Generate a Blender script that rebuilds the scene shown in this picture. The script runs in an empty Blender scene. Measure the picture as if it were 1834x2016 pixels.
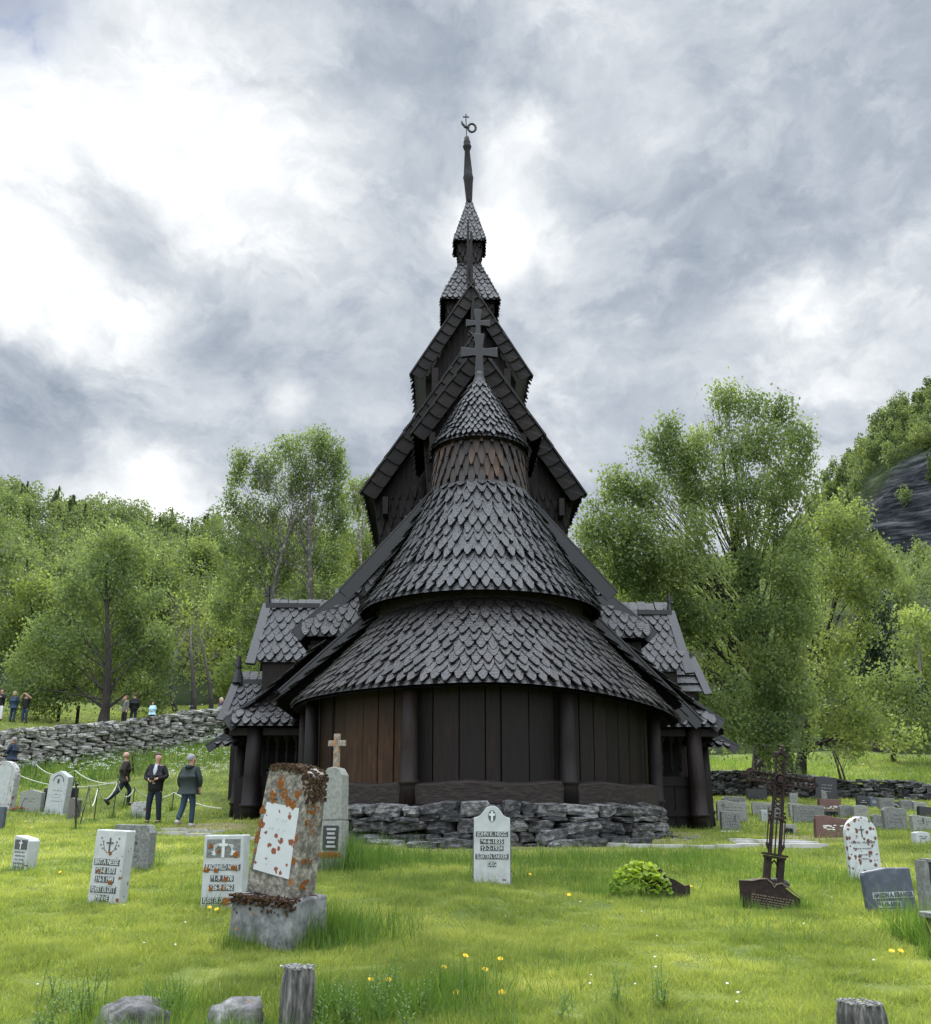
import bpy, bmesh, math, random
import numpy as np
from mathutils import Vector, Matrix, Euler
PI = math.pi
R = math.radians
random.seed(7)
rng = np.random.default_rng(11)
SC = bpy.context.scene
COL = SC.collection

# ------------------------------------------------------------------ camera
FPX, PITCH, YAW, PPY = 1837.0, R(15.5), R(1.62), 1107.0
SLOPE = math.tan(R(3.5))        # the churchyard climbs gently towards the church
CAM = Vector((-0.92, 0, 1.6))
cd = bpy.data.cameras.new('camera')
cam = bpy.data.objects.new('camera', cd)
COL.objects.link(cam)
cam.location = CAM
cam.rotation_euler = (R(90) + PITCH, 0, -YAW)
cd.sensor_fit = 'HORIZONTAL'
cd.sensor_width = 36
cd.lens = 36 * FPX / 1834
cd.shift_y = (PPY - 1008) / 1834
cd.clip_start = 0.05
cd.clip_end = 5000
SC.camera = cam
FW = Vector((math.sin(YAW) * math.cos(PITCH), math.cos(YAW) * math.cos(PITCH), math.sin(PITCH)))
RT = Vector((math.cos(YAW), -math.sin(YAW), 0))
UP = RT.cross(FW)


def ray(vx, vy):
    return FW + RT * ((vx - 917) / FPX) + UP * ((PPY - vy) / FPX)


def P(vx, vy, Y):
    """point seen at (vx, vy) that stands at world depth Y"""
    r = ray(vx, vy)
    return CAM + r * (Y / r.y)


# ------------------------------------------------------------------ render, exposure
SC.view_settings.view_transform = 'Standard'
SC.view_settings.look = 'None'
SC.view_settings.exposure = 0.55
SC.view_settings.gamma = 1
SC.render.engine = 'CYCLES'
SC.cycles.use_denoising = True
SC.cycles.max_bounces = 7
SC.cycles.transparent_max_bounces = 8
SC.cycles.diffuse_bounces = 4
SC.cycles.sample_clamp_indirect = 6

# ------------------------------------------------------------------ world
SUN_DIR = ray(985, 440).normalized()
SUN_EL = math.asin(SUN_DIR.z)
SUN_AZ = math.atan2(SUN_DIR.x, SUN_DIR.y)
W = bpy.data.worlds.new('World')
SC.world = W
W.use_nodes = True
wt = W.node_tree
wt.nodes.clear()


def wn(t, **k):
    n = wt.nodes.new(t)
    for a, b in k.items():
        setattr(n, a, b)
    return n


def wl(a, b):
    wt.links.new(a, b)


def wmath(op, a, b=None, c=None, clamp=False):
    n = wn('ShaderNodeMath', operation=op, use_clamp=clamp)
    for i, s in enumerate((a, b, c)):
        if s is None:
            continue
        if isinstance(s, (int, float)):
            n.inputs[i].default_value = s
        else:
            wl(s, n.inputs[i])
    return n.outputs[0]


tc = wn('ShaderNodeTexCoord')
GEN = tc.outputs['Generated']


def wnoise(scale, detail, rough, vec=GEN, off=(0, 0, 0), sc=(1, 1, 1), dist=0.0):
    m = wn('ShaderNodeMapping')
    m.inputs['Location'].default_value = off
    m.inputs['Scale'].default_value = sc
    wl(vec, m.inputs[0])
    n = wn('ShaderNodeTexNoise')
    n.inputs['Scale'].default_value = scale
    n.inputs['Detail'].default_value = detail
    n.inputs['Roughness'].default_value = rough
    n.inputs['Distortion'].default_value = dist
    wl(m.outputs[0], n.inputs['Vector'])
    return n


warp = wnoise(3.2, 2.5, 0.5, off=(3.1, 1.7, 0.4))
sub = wn('ShaderNodeVectorMath', operation='SUBTRACT')
wl(warp.outputs['Color'], sub.inputs[0])
sub.inputs[1].default_value = (0.5, 0.5, 0.5)
scl = wn('ShaderNodeVectorMath', operation='SCALE')
wl(sub.outputs[0], scl.inputs[0])
scl.inputs['Scale'].default_value = 0.14
addv = wn('ShaderNodeVectorMath', operation='ADD')
wl(GEN, addv.inputs[0])
wl(scl.outputs[0], addv.inputs[1])
warp2 = wnoise(11, 5, 0.6, off=(0.3, 5.7, 2.4))
sub2 = wn('ShaderNodeVectorMath', operation='SUBTRACT')
wl(warp2.outputs['Color'], sub2.inputs[0])
sub2.inputs[1].default_value = (0.5, 0.5, 0.5)
scl2 = wn('ShaderNodeVectorMath', operation='SCALE')
wl(sub2.outputs[0], scl2.inputs[0])
scl2.inputs['Scale'].default_value = 0.05
addv2 = wn('ShaderNodeVectorMath', operation='ADD')
wl(addv.outputs[0], addv2.inputs[0])
wl(scl2.outputs[0], addv2.inputs[1])
nrmv = wn('ShaderNodeVectorMath', operation='NORMALIZE')
wl(addv2.outputs[0], nrmv.inputs[0])
WDIR = nrmv.outputs[0]


def blob(vx, vy, r_px, amp, val):
    """soft round patch of the cloud cover around one direction of the sky"""
    d = ray(vx, vy).normalized()
    s2 = (r_px / FPX) ** 2
    n = wn('ShaderNodeVectorMath', operation='DOT_PRODUCT')
    wl(WDIR, n.inputs[0])
    n.inputs[1].default_value = d
    e = wmath('EXPONENT', wmath('MULTIPLY_ADD', n.outputs['Value'], 2 / s2, -2 / s2))
    return wmath('MULTIPLY_ADD', e, amp, val)


fb = wnoise(5.0, 8, 0.62, vec=WDIR, off=(1.2, 0.2, 0.9), sc=(1, 1, 1.6))
fine = wnoise(16, 6, 0.6, vec=WDIR, off=(0.2, 4.2, 1.9), sc=(1, 1, 1.3))
BASEV = 0.42
val = wmath('MULTIPLY_ADD', fb.outputs['Fac'], 1.25, BASEV - 0.60)
val = wmath('MULTIPLY_ADD', fine.outputs['Fac'], 0.60, wmath('SUBTRACT', val, 0.28))
CX_ = [-90, 95, 280, 465, 650, 835, 1020, 1205, 1390, 1575, 1760, 1945]
CY_ = [-40, 120, 280, 440, 600, 760, 920, 1080]
CV = [   # brightness of the cloud cover, left to right and top to bottom
    [.48, .52, .78, .56, .42, .36, .38, .48, .44, .36, .26, .24],
    [.90, .92, .86, .72, .45, .30, .36, .54, .46, .32, .24, .22],
    [.84, .84, .88, .90, .72, .38, .82, .50, .40, .36, .28, .34],
    [.88, .84, .60, .92, .66, .42, .80, .42, .22, .22, .34, .42],
    [.86, .88, .70, .28, .42, .40, .36, .36, .33, .72, .55, .45],
    [.30, .22, .42, .28, .38, .28, .34, .40, .46, .62, .46, .46],
    [.25, .32, .62, .42, .28, .28, .30, .34, .40, .50, .52, .52],
    [.70, .80, .90, .62, .48, .45, .42, .42, .45, .60, .62, .60],
]
cen = [ray(x, y).normalized() for y in CY_ for x in CX_]
SG = 115 / FPX
A_ = np.array([[math.exp((a.dot(b) - 1) * 2 / SG ** 2) for b in cen] for a in cen])
w_ = np.linalg.solve(A_ + 0.03 * np.eye(len(cen)), np.array(CV).ravel() - BASEV)
for (x, y), wgt in zip([(x, y) for y in CY_ for x in CX_], w_):
    if abs(wgt) > .02:
        val = blob(x, y, 115, float(wgt), val)
for b in [(590, 770, 36, .30), (985, 450, 60, .5), (1070, 270, 50, .2), (1575, 600, 70, .10), (1500, 700, 80, .10), (260, 400, 60, -.25), (180, 345, 35, -.2), (345, 930, 60, .3), (430, 620, 90, -.16), (520, 620, 40, .15)]:
    val = blob(*b, val)
edge = wnoise(7.5, 10, 0.62, vec=WDIR, off=(7.2, 1.2, 3.9), sc=(1, 1, 1.5))
em = wn('ShaderNodeMapRange', interpolation_type='SMOOTHSTEP')
wl(edge.outputs['Fac'], em.inputs[0])
em.inputs[1].default_value = 0.46
em.inputs[2].default_value = 0.57
em.inputs[3].default_value = -0.065
em.inputs[4].default_value = 0.055
val = wmath('MULTIPLY_ADD', val, 0.86, wmath('ADD', em.outputs[0], 0.02))
ramp = wn('ShaderNodeValToRGB')
ramp.color_ramp.interpolation = 'LINEAR'
cr = ramp.color_ramp
cr.elements[0].position = 0.04
cr.elements[0].color = (0.255, 0.30, 0.37, 1)
cr.elements[1].position = 1.0
cr.elements[1].color = (1.18, 1.18, 1.16, 1)
for p_, c_ in ((0.28, (0.385, 0.43, 0.495, 1)), (0.5, (0.55, 0.585, 0.63, 1)), (0.78, (0.82, 0.845, 0.865, 1))):
    e_ = cr.elements.new(p_)
    e_.color = c_
wl(val, ramp.inputs[0])
sky = wn('ShaderNodeTexSky', sky_type='NISHITA')
sky.sun_disc = False
sky.sun_elevation = SUN_EL
sky.sun_rotation = SUN_AZ
skys = wn('ShaderNodeVectorMath', operation='SCALE')
wl(sky.outputs[0], skys.inputs[0])
skys.inputs['Scale'].default_value = 0.10
# gaps of blue sky between the clouds
hole = 0.0
hv = None
for (vx, vy, r_, a_) in ((60, -20, 80, 1.3), (435, 395, 40, 1.1), (492, 160, 26, 1.0), (545, 325, 20, .9)):
    hv = blob(vx, vy, r_, a_, hv if hv is not None else wmath('ADD', 0.0, 0.0))
holef = wmath('MULTIPLY', hv, wmath('MULTIPLY_ADD', fine.outputs['Fac'], 3.2, -1.1, clamp=True), clamp=True)
mixs = wn('ShaderNodeMix', data_type='RGBA')
wl(holef, mixs.inputs[0])
wl(ramp.outputs[0], mixs.inputs[6])
wl(skys.outputs[0], mixs.inputs[7])
# unseen sky behind the viewer and overhead, brightened as added fill light
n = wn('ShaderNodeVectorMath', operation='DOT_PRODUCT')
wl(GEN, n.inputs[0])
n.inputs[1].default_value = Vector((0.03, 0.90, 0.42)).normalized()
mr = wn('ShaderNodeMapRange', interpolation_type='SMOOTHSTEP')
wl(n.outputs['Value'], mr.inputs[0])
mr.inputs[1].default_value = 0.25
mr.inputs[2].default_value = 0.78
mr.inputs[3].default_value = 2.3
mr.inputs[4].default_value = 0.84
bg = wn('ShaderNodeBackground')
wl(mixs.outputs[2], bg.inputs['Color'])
# extra sky brightness high overhead, out of view, added to light lawn and roofs
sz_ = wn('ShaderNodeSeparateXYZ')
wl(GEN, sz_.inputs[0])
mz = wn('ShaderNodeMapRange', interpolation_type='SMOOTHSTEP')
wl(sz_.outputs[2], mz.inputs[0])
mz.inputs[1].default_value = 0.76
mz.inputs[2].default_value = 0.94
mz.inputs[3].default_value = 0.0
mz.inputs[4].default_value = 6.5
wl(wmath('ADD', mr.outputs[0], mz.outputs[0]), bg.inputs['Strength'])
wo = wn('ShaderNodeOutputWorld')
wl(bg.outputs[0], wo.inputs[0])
W.cycles.sampling_method = 'MANUAL'
W.cycles.sample_map_resolution = 512

# ------------------------------------------------------------------ sun
sl = bpy.data.lights.new('sun', 'SUN')
sl.energy = 3.2
sl.angle = R(11)
sl.color = (1, 0.95, 0.86)
sun = bpy.data.objects.new('sun', sl)
COL.objects.link(sun)
sun.rotation_euler = (-SUN_DIR).to_track_quat('-Z', 'Y').to_euler()


# ------------------------------------------------------------------ ground shape
def sstep(t):
    t = np.clip(t, 0, 1)
    return t * t * (3 - 2 * t)


def row2tan(row):
    return np.tan(PITCH + np.arctan((PPY - row) / FPX))


WX = [-60, -24, -18.8, -14.6, -11, -6, 8, 13, 18, 23, 60]
WY = [35, 36.5, 38, 41, 44, 50, 48, 43, 39, 34, 22]
PVX = [-900, 0, 100, 300, 430, 600, 750, 917, 1100, 1250, 1400, 1560, 1610, 1700, 1834, 2300]
PROW = [1010, 1030, 1045, 1085, 1090, 1110, 1150, 1235, 1220, 1195, 1155, 1110, 1050, 935, 825, 560]
PD = [230, 230, 230, 230, 230, 230, 230, 230, 240, 260, 300, 380, 420, 420, 420, 420]
CROW = [1180, 1180, 1180, 1180, 1180, 1180, 1200, 1260, 1250, 1230, 1190, 1140, 1090, 1040, 935, 730]   # top of the cliff
BROW = [1250, 1250, 1250, 1250, 1250, 1260, 1270, 1300, 1290, 1270, 1230, 1175, 1150, 1135, 1130, 1125]   # foot of the cliff


def wave(x, y):
    return (np.sin(x * 0.9 + 1.3 * np.sin(y * 0.35)) * np.cos(y * 0.7 + 0.8) * 0.035 + np.sin(x * 0.31 + y * 0.23) * 0.04)


def H(x, y):
    x = np.asarray(x, float)
    y = np.asarray(y, float)
    yl = np.interp(x, WX, WY)
    w = sstep((-x - 4) / 5.0)
    low = 0.165 * np.maximum(0, y - 29) * w * np.clip(1 - 0.035 * np.maximum(0, -x - 11), 0.3, 1)
    low = low - 0.33 * np.exp(-((x - 7.5) / 4) ** 2 - ((y - 27) / 5.5) ** 2)
    low = low + wave(x, y)
    upl = 2.42 + 0.105 * (y - 38) + 0.08 * np.maximum(0, x + 19) + 0.12 * np.maximum(0, -19 - x)
    upr = np.interp(x, [9, 13, 16, 19, 26], [.95, .85, .50, .38, .2]) + 0.075 * (y - yl)
    k = sstep((x + 6) / 14.0)
    up = upl * (1 - k) + upr * k + wave(x, y) * 2
    t = sstep((y - yl) / 0.6)
    h = low * (1 - t) + up * t
    h = h + SLOPE * np.clip(y, -10, 90)
    d = np.hypot(x + 0.92, y)
    vx = 865 + FPX * (x + 0.92) / np.maximum(y, 0.05)
    vx = np.clip(vx, -900, 2300)
    vx = np.where(y < 1, np.where(x < 0, -900, 2300), vx)
    D = np.interp(vx, PVX, PD)
    ca = 1 / np.sqrt(1 + ((vx - 865) / FPX) ** 2)
    zt = ca * D * row2tan(np.interp(vx, PVX, PROW)) + 1.6
    dc1 = D * 0.76
    dc0 = D * 0.71
    zc = ca * dc1 * row2tan(np.interp(vx, PVX, CROW)) + 1.6
    zb = ca * dc0 * row2tan(np.interp(vx, PVX, BROW)) + 1.6
    f0 = 62.0
    z0 = h
    a = np.clip((d - f0) / (dc0 - f0), 0, 1)
    hz = np.where(d < dc0, z0 * (1 - a) + zb * (a ** 1.15) + 0 * d, 0)
    hz = np.where(d < dc0, np.minimum(z0, 11) * (1 - a) + zb * a ** 1.1, hz)
    b = np.clip((d - dc0) / (dc1 - dc0), 0, 1)
    hz = np.where((d >= dc0) & (d < dc1), zb + (zc - zb) * b, hz)
    c = np.clip((d - dc1) / (D - dc1), 0, 1)
    hz = np.where(d >= dc1, zc + (zt - zc) * c, hz)
    hz = hz + np.where(d > 90, np.sin(x * 0.09) * np.cos(y * 0.11 + 1) * 1.3, 0) * (1 - sstep((vx - 1600) / 100)) \
        + np.where(d > 250, sstep((vx - 1600) / 60), 0) * (np.sin(x * .21 + 2 * np.sin(y * .13)) * 2.2 + np.sin(x * .53 + y * .31) * 1.3 + np.sin(y * .77 + x * .2) * .9)
    front = y > 5
    far = (d > f0) & front
    h = np.where(far, hz, h)
    return h


def Hs(x, y):
    return float(H(x, y))


def Hc(x, y):
    return float(H(x, y)) - SLOPE * y


DP = R(3.5)


def Pc(vx, vy, Y):
    fw = Vector((math.sin(YAW) * math.cos(PITCH - DP), math.cos(YAW) * math.cos(PITCH - DP), math.sin(PITCH - DP)))
    r = fw + RT * ((vx - 917) / FPX) + RT.cross(fw) * ((PPY - vy) / FPX)
    return CAM + r * (Y / r.y)


def G(vx, vy, dmax=300):
    """where the line of sight through (vx, vy) meets the ground"""
    r = ray(vx, vy)
    r = r / r.y
    y = 2.0
    while y < dmax:
        p = CAM + r * y
        if p.z <= Hs(p.x, p.y):
            lo, hi = y - 0.4, y
            for _ in range(12):
                m = (lo + hi) / 2
                q = CAM + r * m
                if q.z <= Hs(q.x, q.y):
                    hi = m
                else:
                    lo = m
            q = CAM + r * hi
            return Vector((q.x, q.y, Hs(q.x, q.y)))
        y += 0.4
    p = CAM + r * 40
    return Vector((p.x, p.y, Hs(p.x, p.y)))


# ------------------------------------------------------------------ mesh helpers
class MB:
    def __init__(s):
        s.v = []
        s.f = []
        s.c = []

    def add(s, vs, fs, c=None):
        b = len(s.v)
        s.v.extend([tuple(q) for q in vs])
        if c is None:
            c = random.random()
        for f in fs:
            s.f.append(tuple(b + i for i in f))
            s.c.append(c)

    def box(s, c, size, rot=None, col=None, taper=1.0):
        hx, hy, hz = size[0] / 2, size[1] / 2, size[2] / 2
        vs = []
        for z, k in ((-hz, 1), (hz, taper)):
            for x, y in ((-hx, -hy), (hx, -hy), (hx, hy), (-hx, hy)):
                vs.append(Vector((x * k, y * k, z)))
        if rot is not None:
            M = rot if isinstance(rot, Matrix) else Euler(rot).to_matrix()
            vs = [M @ v for v in vs]
        c = Vector(c)
        s.add([v + c for v in vs], [(3, 2, 1, 0), (4, 5, 6, 7), (0, 1, 5, 4), (1, 2, 6, 5), (2, 3, 7, 6), (3, 0, 4, 7)], col)

    def beam(s, a, b, w, h, up=Vector((0, 0, 1)), col=None):
        a, b = Vector(a), Vector(b)
        d = (b - a)
        L = d.length
        d.normalize()
        sd = d.cross(up)
        sd.normalize()
        u = sd.cross(d)
        M = Matrix((sd, d, u)).transposed()
        s.box((a + b) / 2, (w, L, h), M, col)

    def tube(s, pts, radii, n=8, col=None, cap=True):
        pts = [Vector(p) for p in pts]
        if isinstance(radii, (int, float)):
            radii = [radii] * len(pts)
        vs = []
        pu = None
        for i, p in enumerate(pts):
            d = (pts[min(i + 1, len(pts) - 1)] - pts[max(i - 1, 0)])
            if d.length < 1e-6:
                d = Vector((0, 0, 1))
            d.normalize()
            if pu is None:
                pu = Vector((1, 0, 0)) if abs(d.x) < 0.8 else Vector((0, 1, 0))
            u = (pu - d * pu.dot(d)).normalized()
            pu = u
            w = d.cross(u)
            for k in range(n):
                a = 2 * PI * k / n
                vs.append(p + (u * math.cos(a) + w * math.sin(a)) * radii[i])
        fs = []
        for i in range(len(pts) - 1):
            for k in range(n):
                fs.append((i * n + k, i * n + (k + 1) % n, (i + 1) * n + (k + 1) % n, (i + 1) * n + k))
        if cap:
            fs.append(tuple(reversed(range(n))))
            fs.append(tuple(range((len(pts) - 1) * n, len(pts) * n)))
        s.add(vs, fs, col)

    def lathe(s, c, prof, n=20, a0=0, a1=2 * PI, col=None):
        """prof: (r, z) list; angle 0 points to -Y"""
        full = abs(a1 - a0 - 2 * PI) < 1e-4
        m = n if full else n + 1
        vs = []
        for r, z in prof:
            for k in range(m):
                a = a0 + (a1 - a0) * k / n
                vs.append((c[0] + r * math.sin(a), c[1] - r * math.cos(a), c[2] + z))
        fs = []
        for i in range(len(prof) - 1):
            for k in range(n):
                k2 = (k + 1) % m
                fs.append((i * m + k, i * m + k2, (i + 1) * m + k2, (i + 1) * m + k))
        s.add(vs, fs, col)

    def prism(s, pts, y0, y1, col=None, M=None):
        """outline pts (x, z) pushed from y0 to y1"""
        n = len(pts)
        vs = [Vector((x, y0, z)) for x, z in pts] + [Vector((x, y1, z)) for x, z in pts]
        if M:
            vs = [M @ v for v in vs]
        fs = [tuple(range(n)), tuple(reversed(range(n, 2 * n)))]
        for i in range(n):
            j = (i + 1) % n
            fs.append((j, i, n + i, n + j))
        s.add(vs, fs, col)

    def rock(s, c, size, rot=0, col=None, jit=0.13, seg=3, sq=0.6):
        """rounded boulder: a subdivided cube pulled towards a ball, with bumps"""
        n = seg
        idx = {}
        vs = []
        fs = []
        ph = [random.uniform(0, 6.28) for _ in range(6)]

        def vid(i, j, k):
            if (i, j, k) not in idx:
                p = Vector((2 * i / n - 1, 2 * j / n - 1, 2 * k / n - 1))
                q = p.normalized()
                p = p * sq + q * (1 - sq)
                b = 1 + jit * (math.sin(p.x * 3 + ph[0]) + math.sin(p.y * 4 + ph[1]) + math.sin(p.z * 3 + p.x * 2 + ph[2])) * 0.6 + random.uniform(-jit, jit) * 0.35
                idx[(i, j, k)] = len(vs)
                vs.append(p * b)
            return idx[(i, j, k)]
        for a in range(n):
            for b in range(n):
                fs.append((vid(a, b, 0), vid(a, b + 1, 0), vid(a + 1, b + 1, 0), vid(a + 1, b, 0)))
                fs.append((vid(a, b, n), vid(a + 1, b, n), vid(a + 1, b + 1, n), vid(a, b + 1, n)))
                fs.append((vid(a, 0, b), vid(a + 1, 0, b), vid(a + 1, 0, b + 1), vid(a, 0, b + 1)))
                fs.append((vid(a, n, b), vid(a, n, b + 1), vid(a + 1, n, b + 1), vid(a + 1, n, b)))
                fs.append((vid(0, a, b), vid(0, a, b + 1), vid(0, a + 1, b + 1), vid(0, a + 1, b)))
                fs.append((vid(n, a, b), vid(n, a + 1, b), vid(n, a + 1, b + 1), vid(n, a, b + 1)))
        M = Matrix.Rotation(rot, 3, 'Z') @ Matrix.Rotation(random.uniform(-.12, .12), 3, 'Y')
        c = Vector(c)
        s.add([c + M @ Vector((v.x * size[0] / 2, v.y * size[1] / 2, v.z * size[2] / 2)) for v in vs], fs, col)

    def build(s, name, mat, parent=None, smooth=False, bevel=0):
        me = bpy.data.meshes.new(name)
        me.from_pydata(s.v, [], s.f)
        me.update()
        at = me.attributes.new('rnd', 'FLOAT', 'FACE')
        at.data.foreach_set('value', s.c)
        if mat:
            me.materials.append(mat)
        if smooth:
            me.polygons.foreach_set('use_smooth', [True] * len(me.polygons))
        o = bpy.data.objects.new(name, me)
        COL.objects.link(o)
        if parent:
            o.parent = parent
        if bevel:
            md = o.modifiers.new('bevel', 'BEVEL')
            md.width = bevel
            md.segments = 2
            md.limit_method = 'ANGLE'
            md.angle_limit = R(40)
        return o


def npmesh(name, verts, loops_per, idx, rnd, mat, parent=None):
    """large meshes straight from numpy: every face has loops_per corners"""
    me = bpy.data.meshes.new(name)
    nv = len(verts)
    nf = len(idx) // loops_per
    me.vertices.add(nv)
    me.vertices.foreach_set('co', np.ascontiguousarray(verts, dtype=np.float32).ravel())
    me.loops.add(len(idx))
    me.loops.foreach_set('vertex_index', np.ascontiguousarray(idx, dtype=np.int32))
    me.polygons.add(nf)
    me.polygons.foreach_set('loop_start', np.arange(0, nf * loops_per, loops_per, dtype=np.int32))
    me.update(calc_edges=True)
    at = me.attributes.new('rnd', 'FLOAT', 'FACE')
    at.data.foreach_set('value', np.ascontiguousarray(rnd, dtype=np.float32))
    me.materials.append(mat)
    o = bpy.data.objects.new(name, me)
    COL.objects.link(o)
    if parent:
        o.parent = parent
    return o


def tag(o, label=None, cat=None, group=None, kind=None):
    if label:
        o['label'] = label
    if cat:
        o['category'] = cat
    if group:
        o['group'] = group
    if kind:
        o['kind'] = kind
    return o


def empty(name, loc=(0, 0, 0), rot=(0, 0, 0), label=None, cat=None, group=None):
    o = bpy.data.objects.new(name, None)
    COL.objects.link(o)
    o.location = loc
    o.rotation_euler = rot
    o.empty_display_size = 0.2
    return tag(o, label, cat, group)


# ------------------------------------------------------------------ materials
def mat(name, stops, scale=6, detail=6, rough=0.8, bump=0.3, bdist=0.02, attr=0.0, spec=0.35, stretch=(1, 1, 1), nrough=0.6,
        trans=None, spots=None, spots2=None, contrast=1.0, metal=0.0, zmix=None, bscale=None):
    m = bpy.data.materials.new(name)
    m.use_nodes = True
    t = m.node_tree
    N, Lk = t.nodes, t.links
    N.clear()
    out = N.new('ShaderNodeOutputMaterial')
    b = N.new('ShaderNodeBsdfPrincipled')
    b.inputs['Roughness'].default_value = rough
    b.inputs['Specular IOR Level'].default_value = spec
    b.inputs['Metallic'].default_value = metal
    co = N.new('ShaderNodeTexCoord')
    mp = N.new('ShaderNodeMapping')
    mp.inputs['Scale'].default_value = stretch
    Lk.new(co.outputs['Object'], mp.inputs[0])
    no = N.new('ShaderNodeTexNoise')
    no.inputs['Scale'].default_value = scale
    no.inputs['Detail'].default_value = detail
    no.inputs['Roughness'].default_value = nrough
    Lk.new(mp.outputs[0], no.inputs['Vector'])

    def mth(op, a, c=None, d=None, cl=False):
        q = N.new('ShaderNodeMath')
        q.operation = op
        q.use_clamp = cl
        for i, s_ in enumerate((a, c, d)):
            if s_ is None:
                continue
            if isinstance(s_, (int, float)):
                q.inputs[i].default_value = s_
            else:
                Lk.new(s_, q.inputs[i])
        return q.outputs[0]
    fac = mth('MULTIPLY_ADD', no.outputs['Fac'], 1.6 * contrast, 0.5 - 0.8 * contrast)
    if attr:
        at = N.new('ShaderNodeAttribute')
        at.attribute_name = 'rnd'
        fac = mth('ADD', mth('MULTIPLY', fac, 1 - attr), mth('MULTIPLY', at.outputs['Fac'], attr), None, True)
    rp = N.new('ShaderNodeValToRGB')
    e = rp.color_ramp.elements
    e[0].position, e[0].color = stops[0][0], (*stops[0][1], 1)
    e[1].position, e[1].color = stops[-1][0], (*stops[-1][1], 1)
    for p_, c_ in stops[1:-1]:
        q = e.new(p_)
        q.color = (*c_, 1)
    Lk.new(fac, rp.inputs[0])
    colr = rp.outputs[0]

    def mix(f, a, c):
        q = N.new('ShaderNodeMix')
        q.data_type = 'RGBA'
        Lk.new(f, q.inputs[0])
        Lk.new(a, q.inputs[6])
        if isinstance(c, tuple):
            q.inputs[7].default_value = (*c, 1)
        else:
            Lk.new(c, q.inputs[7])
        return q.outputs[2]
    for sp in (spots, spots2):
        if not sp:
            continue
        kind, sc_, thr, c_ = sp[:4]
        if kind == 'dot':      # round lichen dots
            vo = N.new('ShaderNodeTexVoronoi')
            vo.inputs['Scale'].default_value = sc_
            dn = N.new('ShaderNodeTexNoise')
            dn.inputs['Scale'].default_value = sc_ * 2.3
            Lk.new(co.outputs['Object'], dn.inputs['Vector'])
            md_ = N.new('ShaderNodeVectorMath')
            md_.operation = 'SCALE'
            Lk.new(dn.outputs['Color'], md_.inputs[0])
            md_.inputs['Scale'].default_value = 0.55 / sc_
            ad_ = N.new('ShaderNodeVectorMath')
            ad_.operation = 'ADD'
            Lk.new(co.outputs['Object'], ad_.inputs[0])
            Lk.new(md_.outputs[0], ad_.inputs[1])
            Lk.new(ad_.outputs[0], vo.inputs['Vector'])
            sx = N.new('ShaderNodeSeparateColor')
            Lk.new(vo.outputs['Color'], sx.inputs[0])
            r_ = mth('MULTIPLY', mth('SUBTRACT', sx.outputs[0], 1 - sp[4], None, True), thr / sp[4])
            f_ = mth('MULTIPLY', mth('SUBTRACT', r_, vo.outputs['Distance']), 14, None, True)
            # keep dots where the cell is chosen
            colr = mix(f_, colr, c_)
        else:                  # patches
            n2 = N.new('ShaderNodeTexNoise')
            n2.inputs['Scale'].default_value = sc_
            n2.inputs['Detail'].default_value = 5
            n2.inputs['Roughness'].default_value = 0.62
            mp2 = N.new('ShaderNodeMapping')
            mp2.inputs['Location'].default_value = (sp[4] if len(sp) > 4 else 3.3, 1.1, 0)
            Lk.new(co.outputs['Object'], mp2.inputs[0])
            Lk.new(mp2.outputs[0], n2.inputs['Vector'])
            f_ = mth('MULTIPLY', mth('SUBTRACT', n2.outputs['Fac'], thr), 18, None, True)
            colr = mix(f_, colr, c_)
    if zmix:   # (z0, z1, colour): the material's colour changes with height on the object (weathering)
        sz = N.new('ShaderNodeSeparateXYZ')
        Lk.new(co.outputs['Object'], sz.inputs[0])
        q = N.new('ShaderNodeMapRange')
        Lk.new(mth('MULTIPLY_ADD', no.outputs['Fac'], abs(zmix[1] - zmix[0]) * 0.8, sz.outputs[2]), q.inputs[0])
        q.inputs[1].default_value, q.inputs[2].default_value = zmix[0], zmix[1]
        colr = mix(q.outputs[0], colr, zmix[2])
    Lk.new(colr, b.inputs['Base Color'])
    if bump:
        bn = N.new('ShaderNodeBump')
        bn.inputs['Strength'].default_value = bump
        bn.inputs['Distance'].default_value = bdist
        if bscale:
            nb = N.new('ShaderNodeTexNoise')
            nb.inputs['Scale'].default_value = bscale
            nb.inputs['Detail'].default_value = 6
            Lk.new(mp.outputs[0], nb.inputs['Vector'])
            Lk.new(nb.outputs['Fac'], bn.inputs['Height'])
        else:
            Lk.new(no.outputs['Fac'], bn.inputs['Height'])
        Lk.new(bn.outputs[0], b.inputs['Normal'])
    if trans:
        tr = N.new('ShaderNodeBsdfTranslucent')
        sc2 = N.new('ShaderNodeVectorMath')
        sc2.operation = 'MULTIPLY'
        Lk.new(colr, sc2.inputs[0])
        sc2.inputs[1].default_value = trans[1]
        Lk.new(sc2.outputs[0], tr.inputs['Color'])
        ms = N.new('ShaderNodeMixShader')
        ms.inputs[0].default_value = trans[0]
        Lk.new(b.outputs[0], ms.inputs[1])
        Lk.new(tr.outputs[0], ms.inputs[2])
        Lk.new(ms.outputs[0], out.inputs[0])
    else:
        Lk.new(b.outputs[0], out.inputs[0])
    return m


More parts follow.
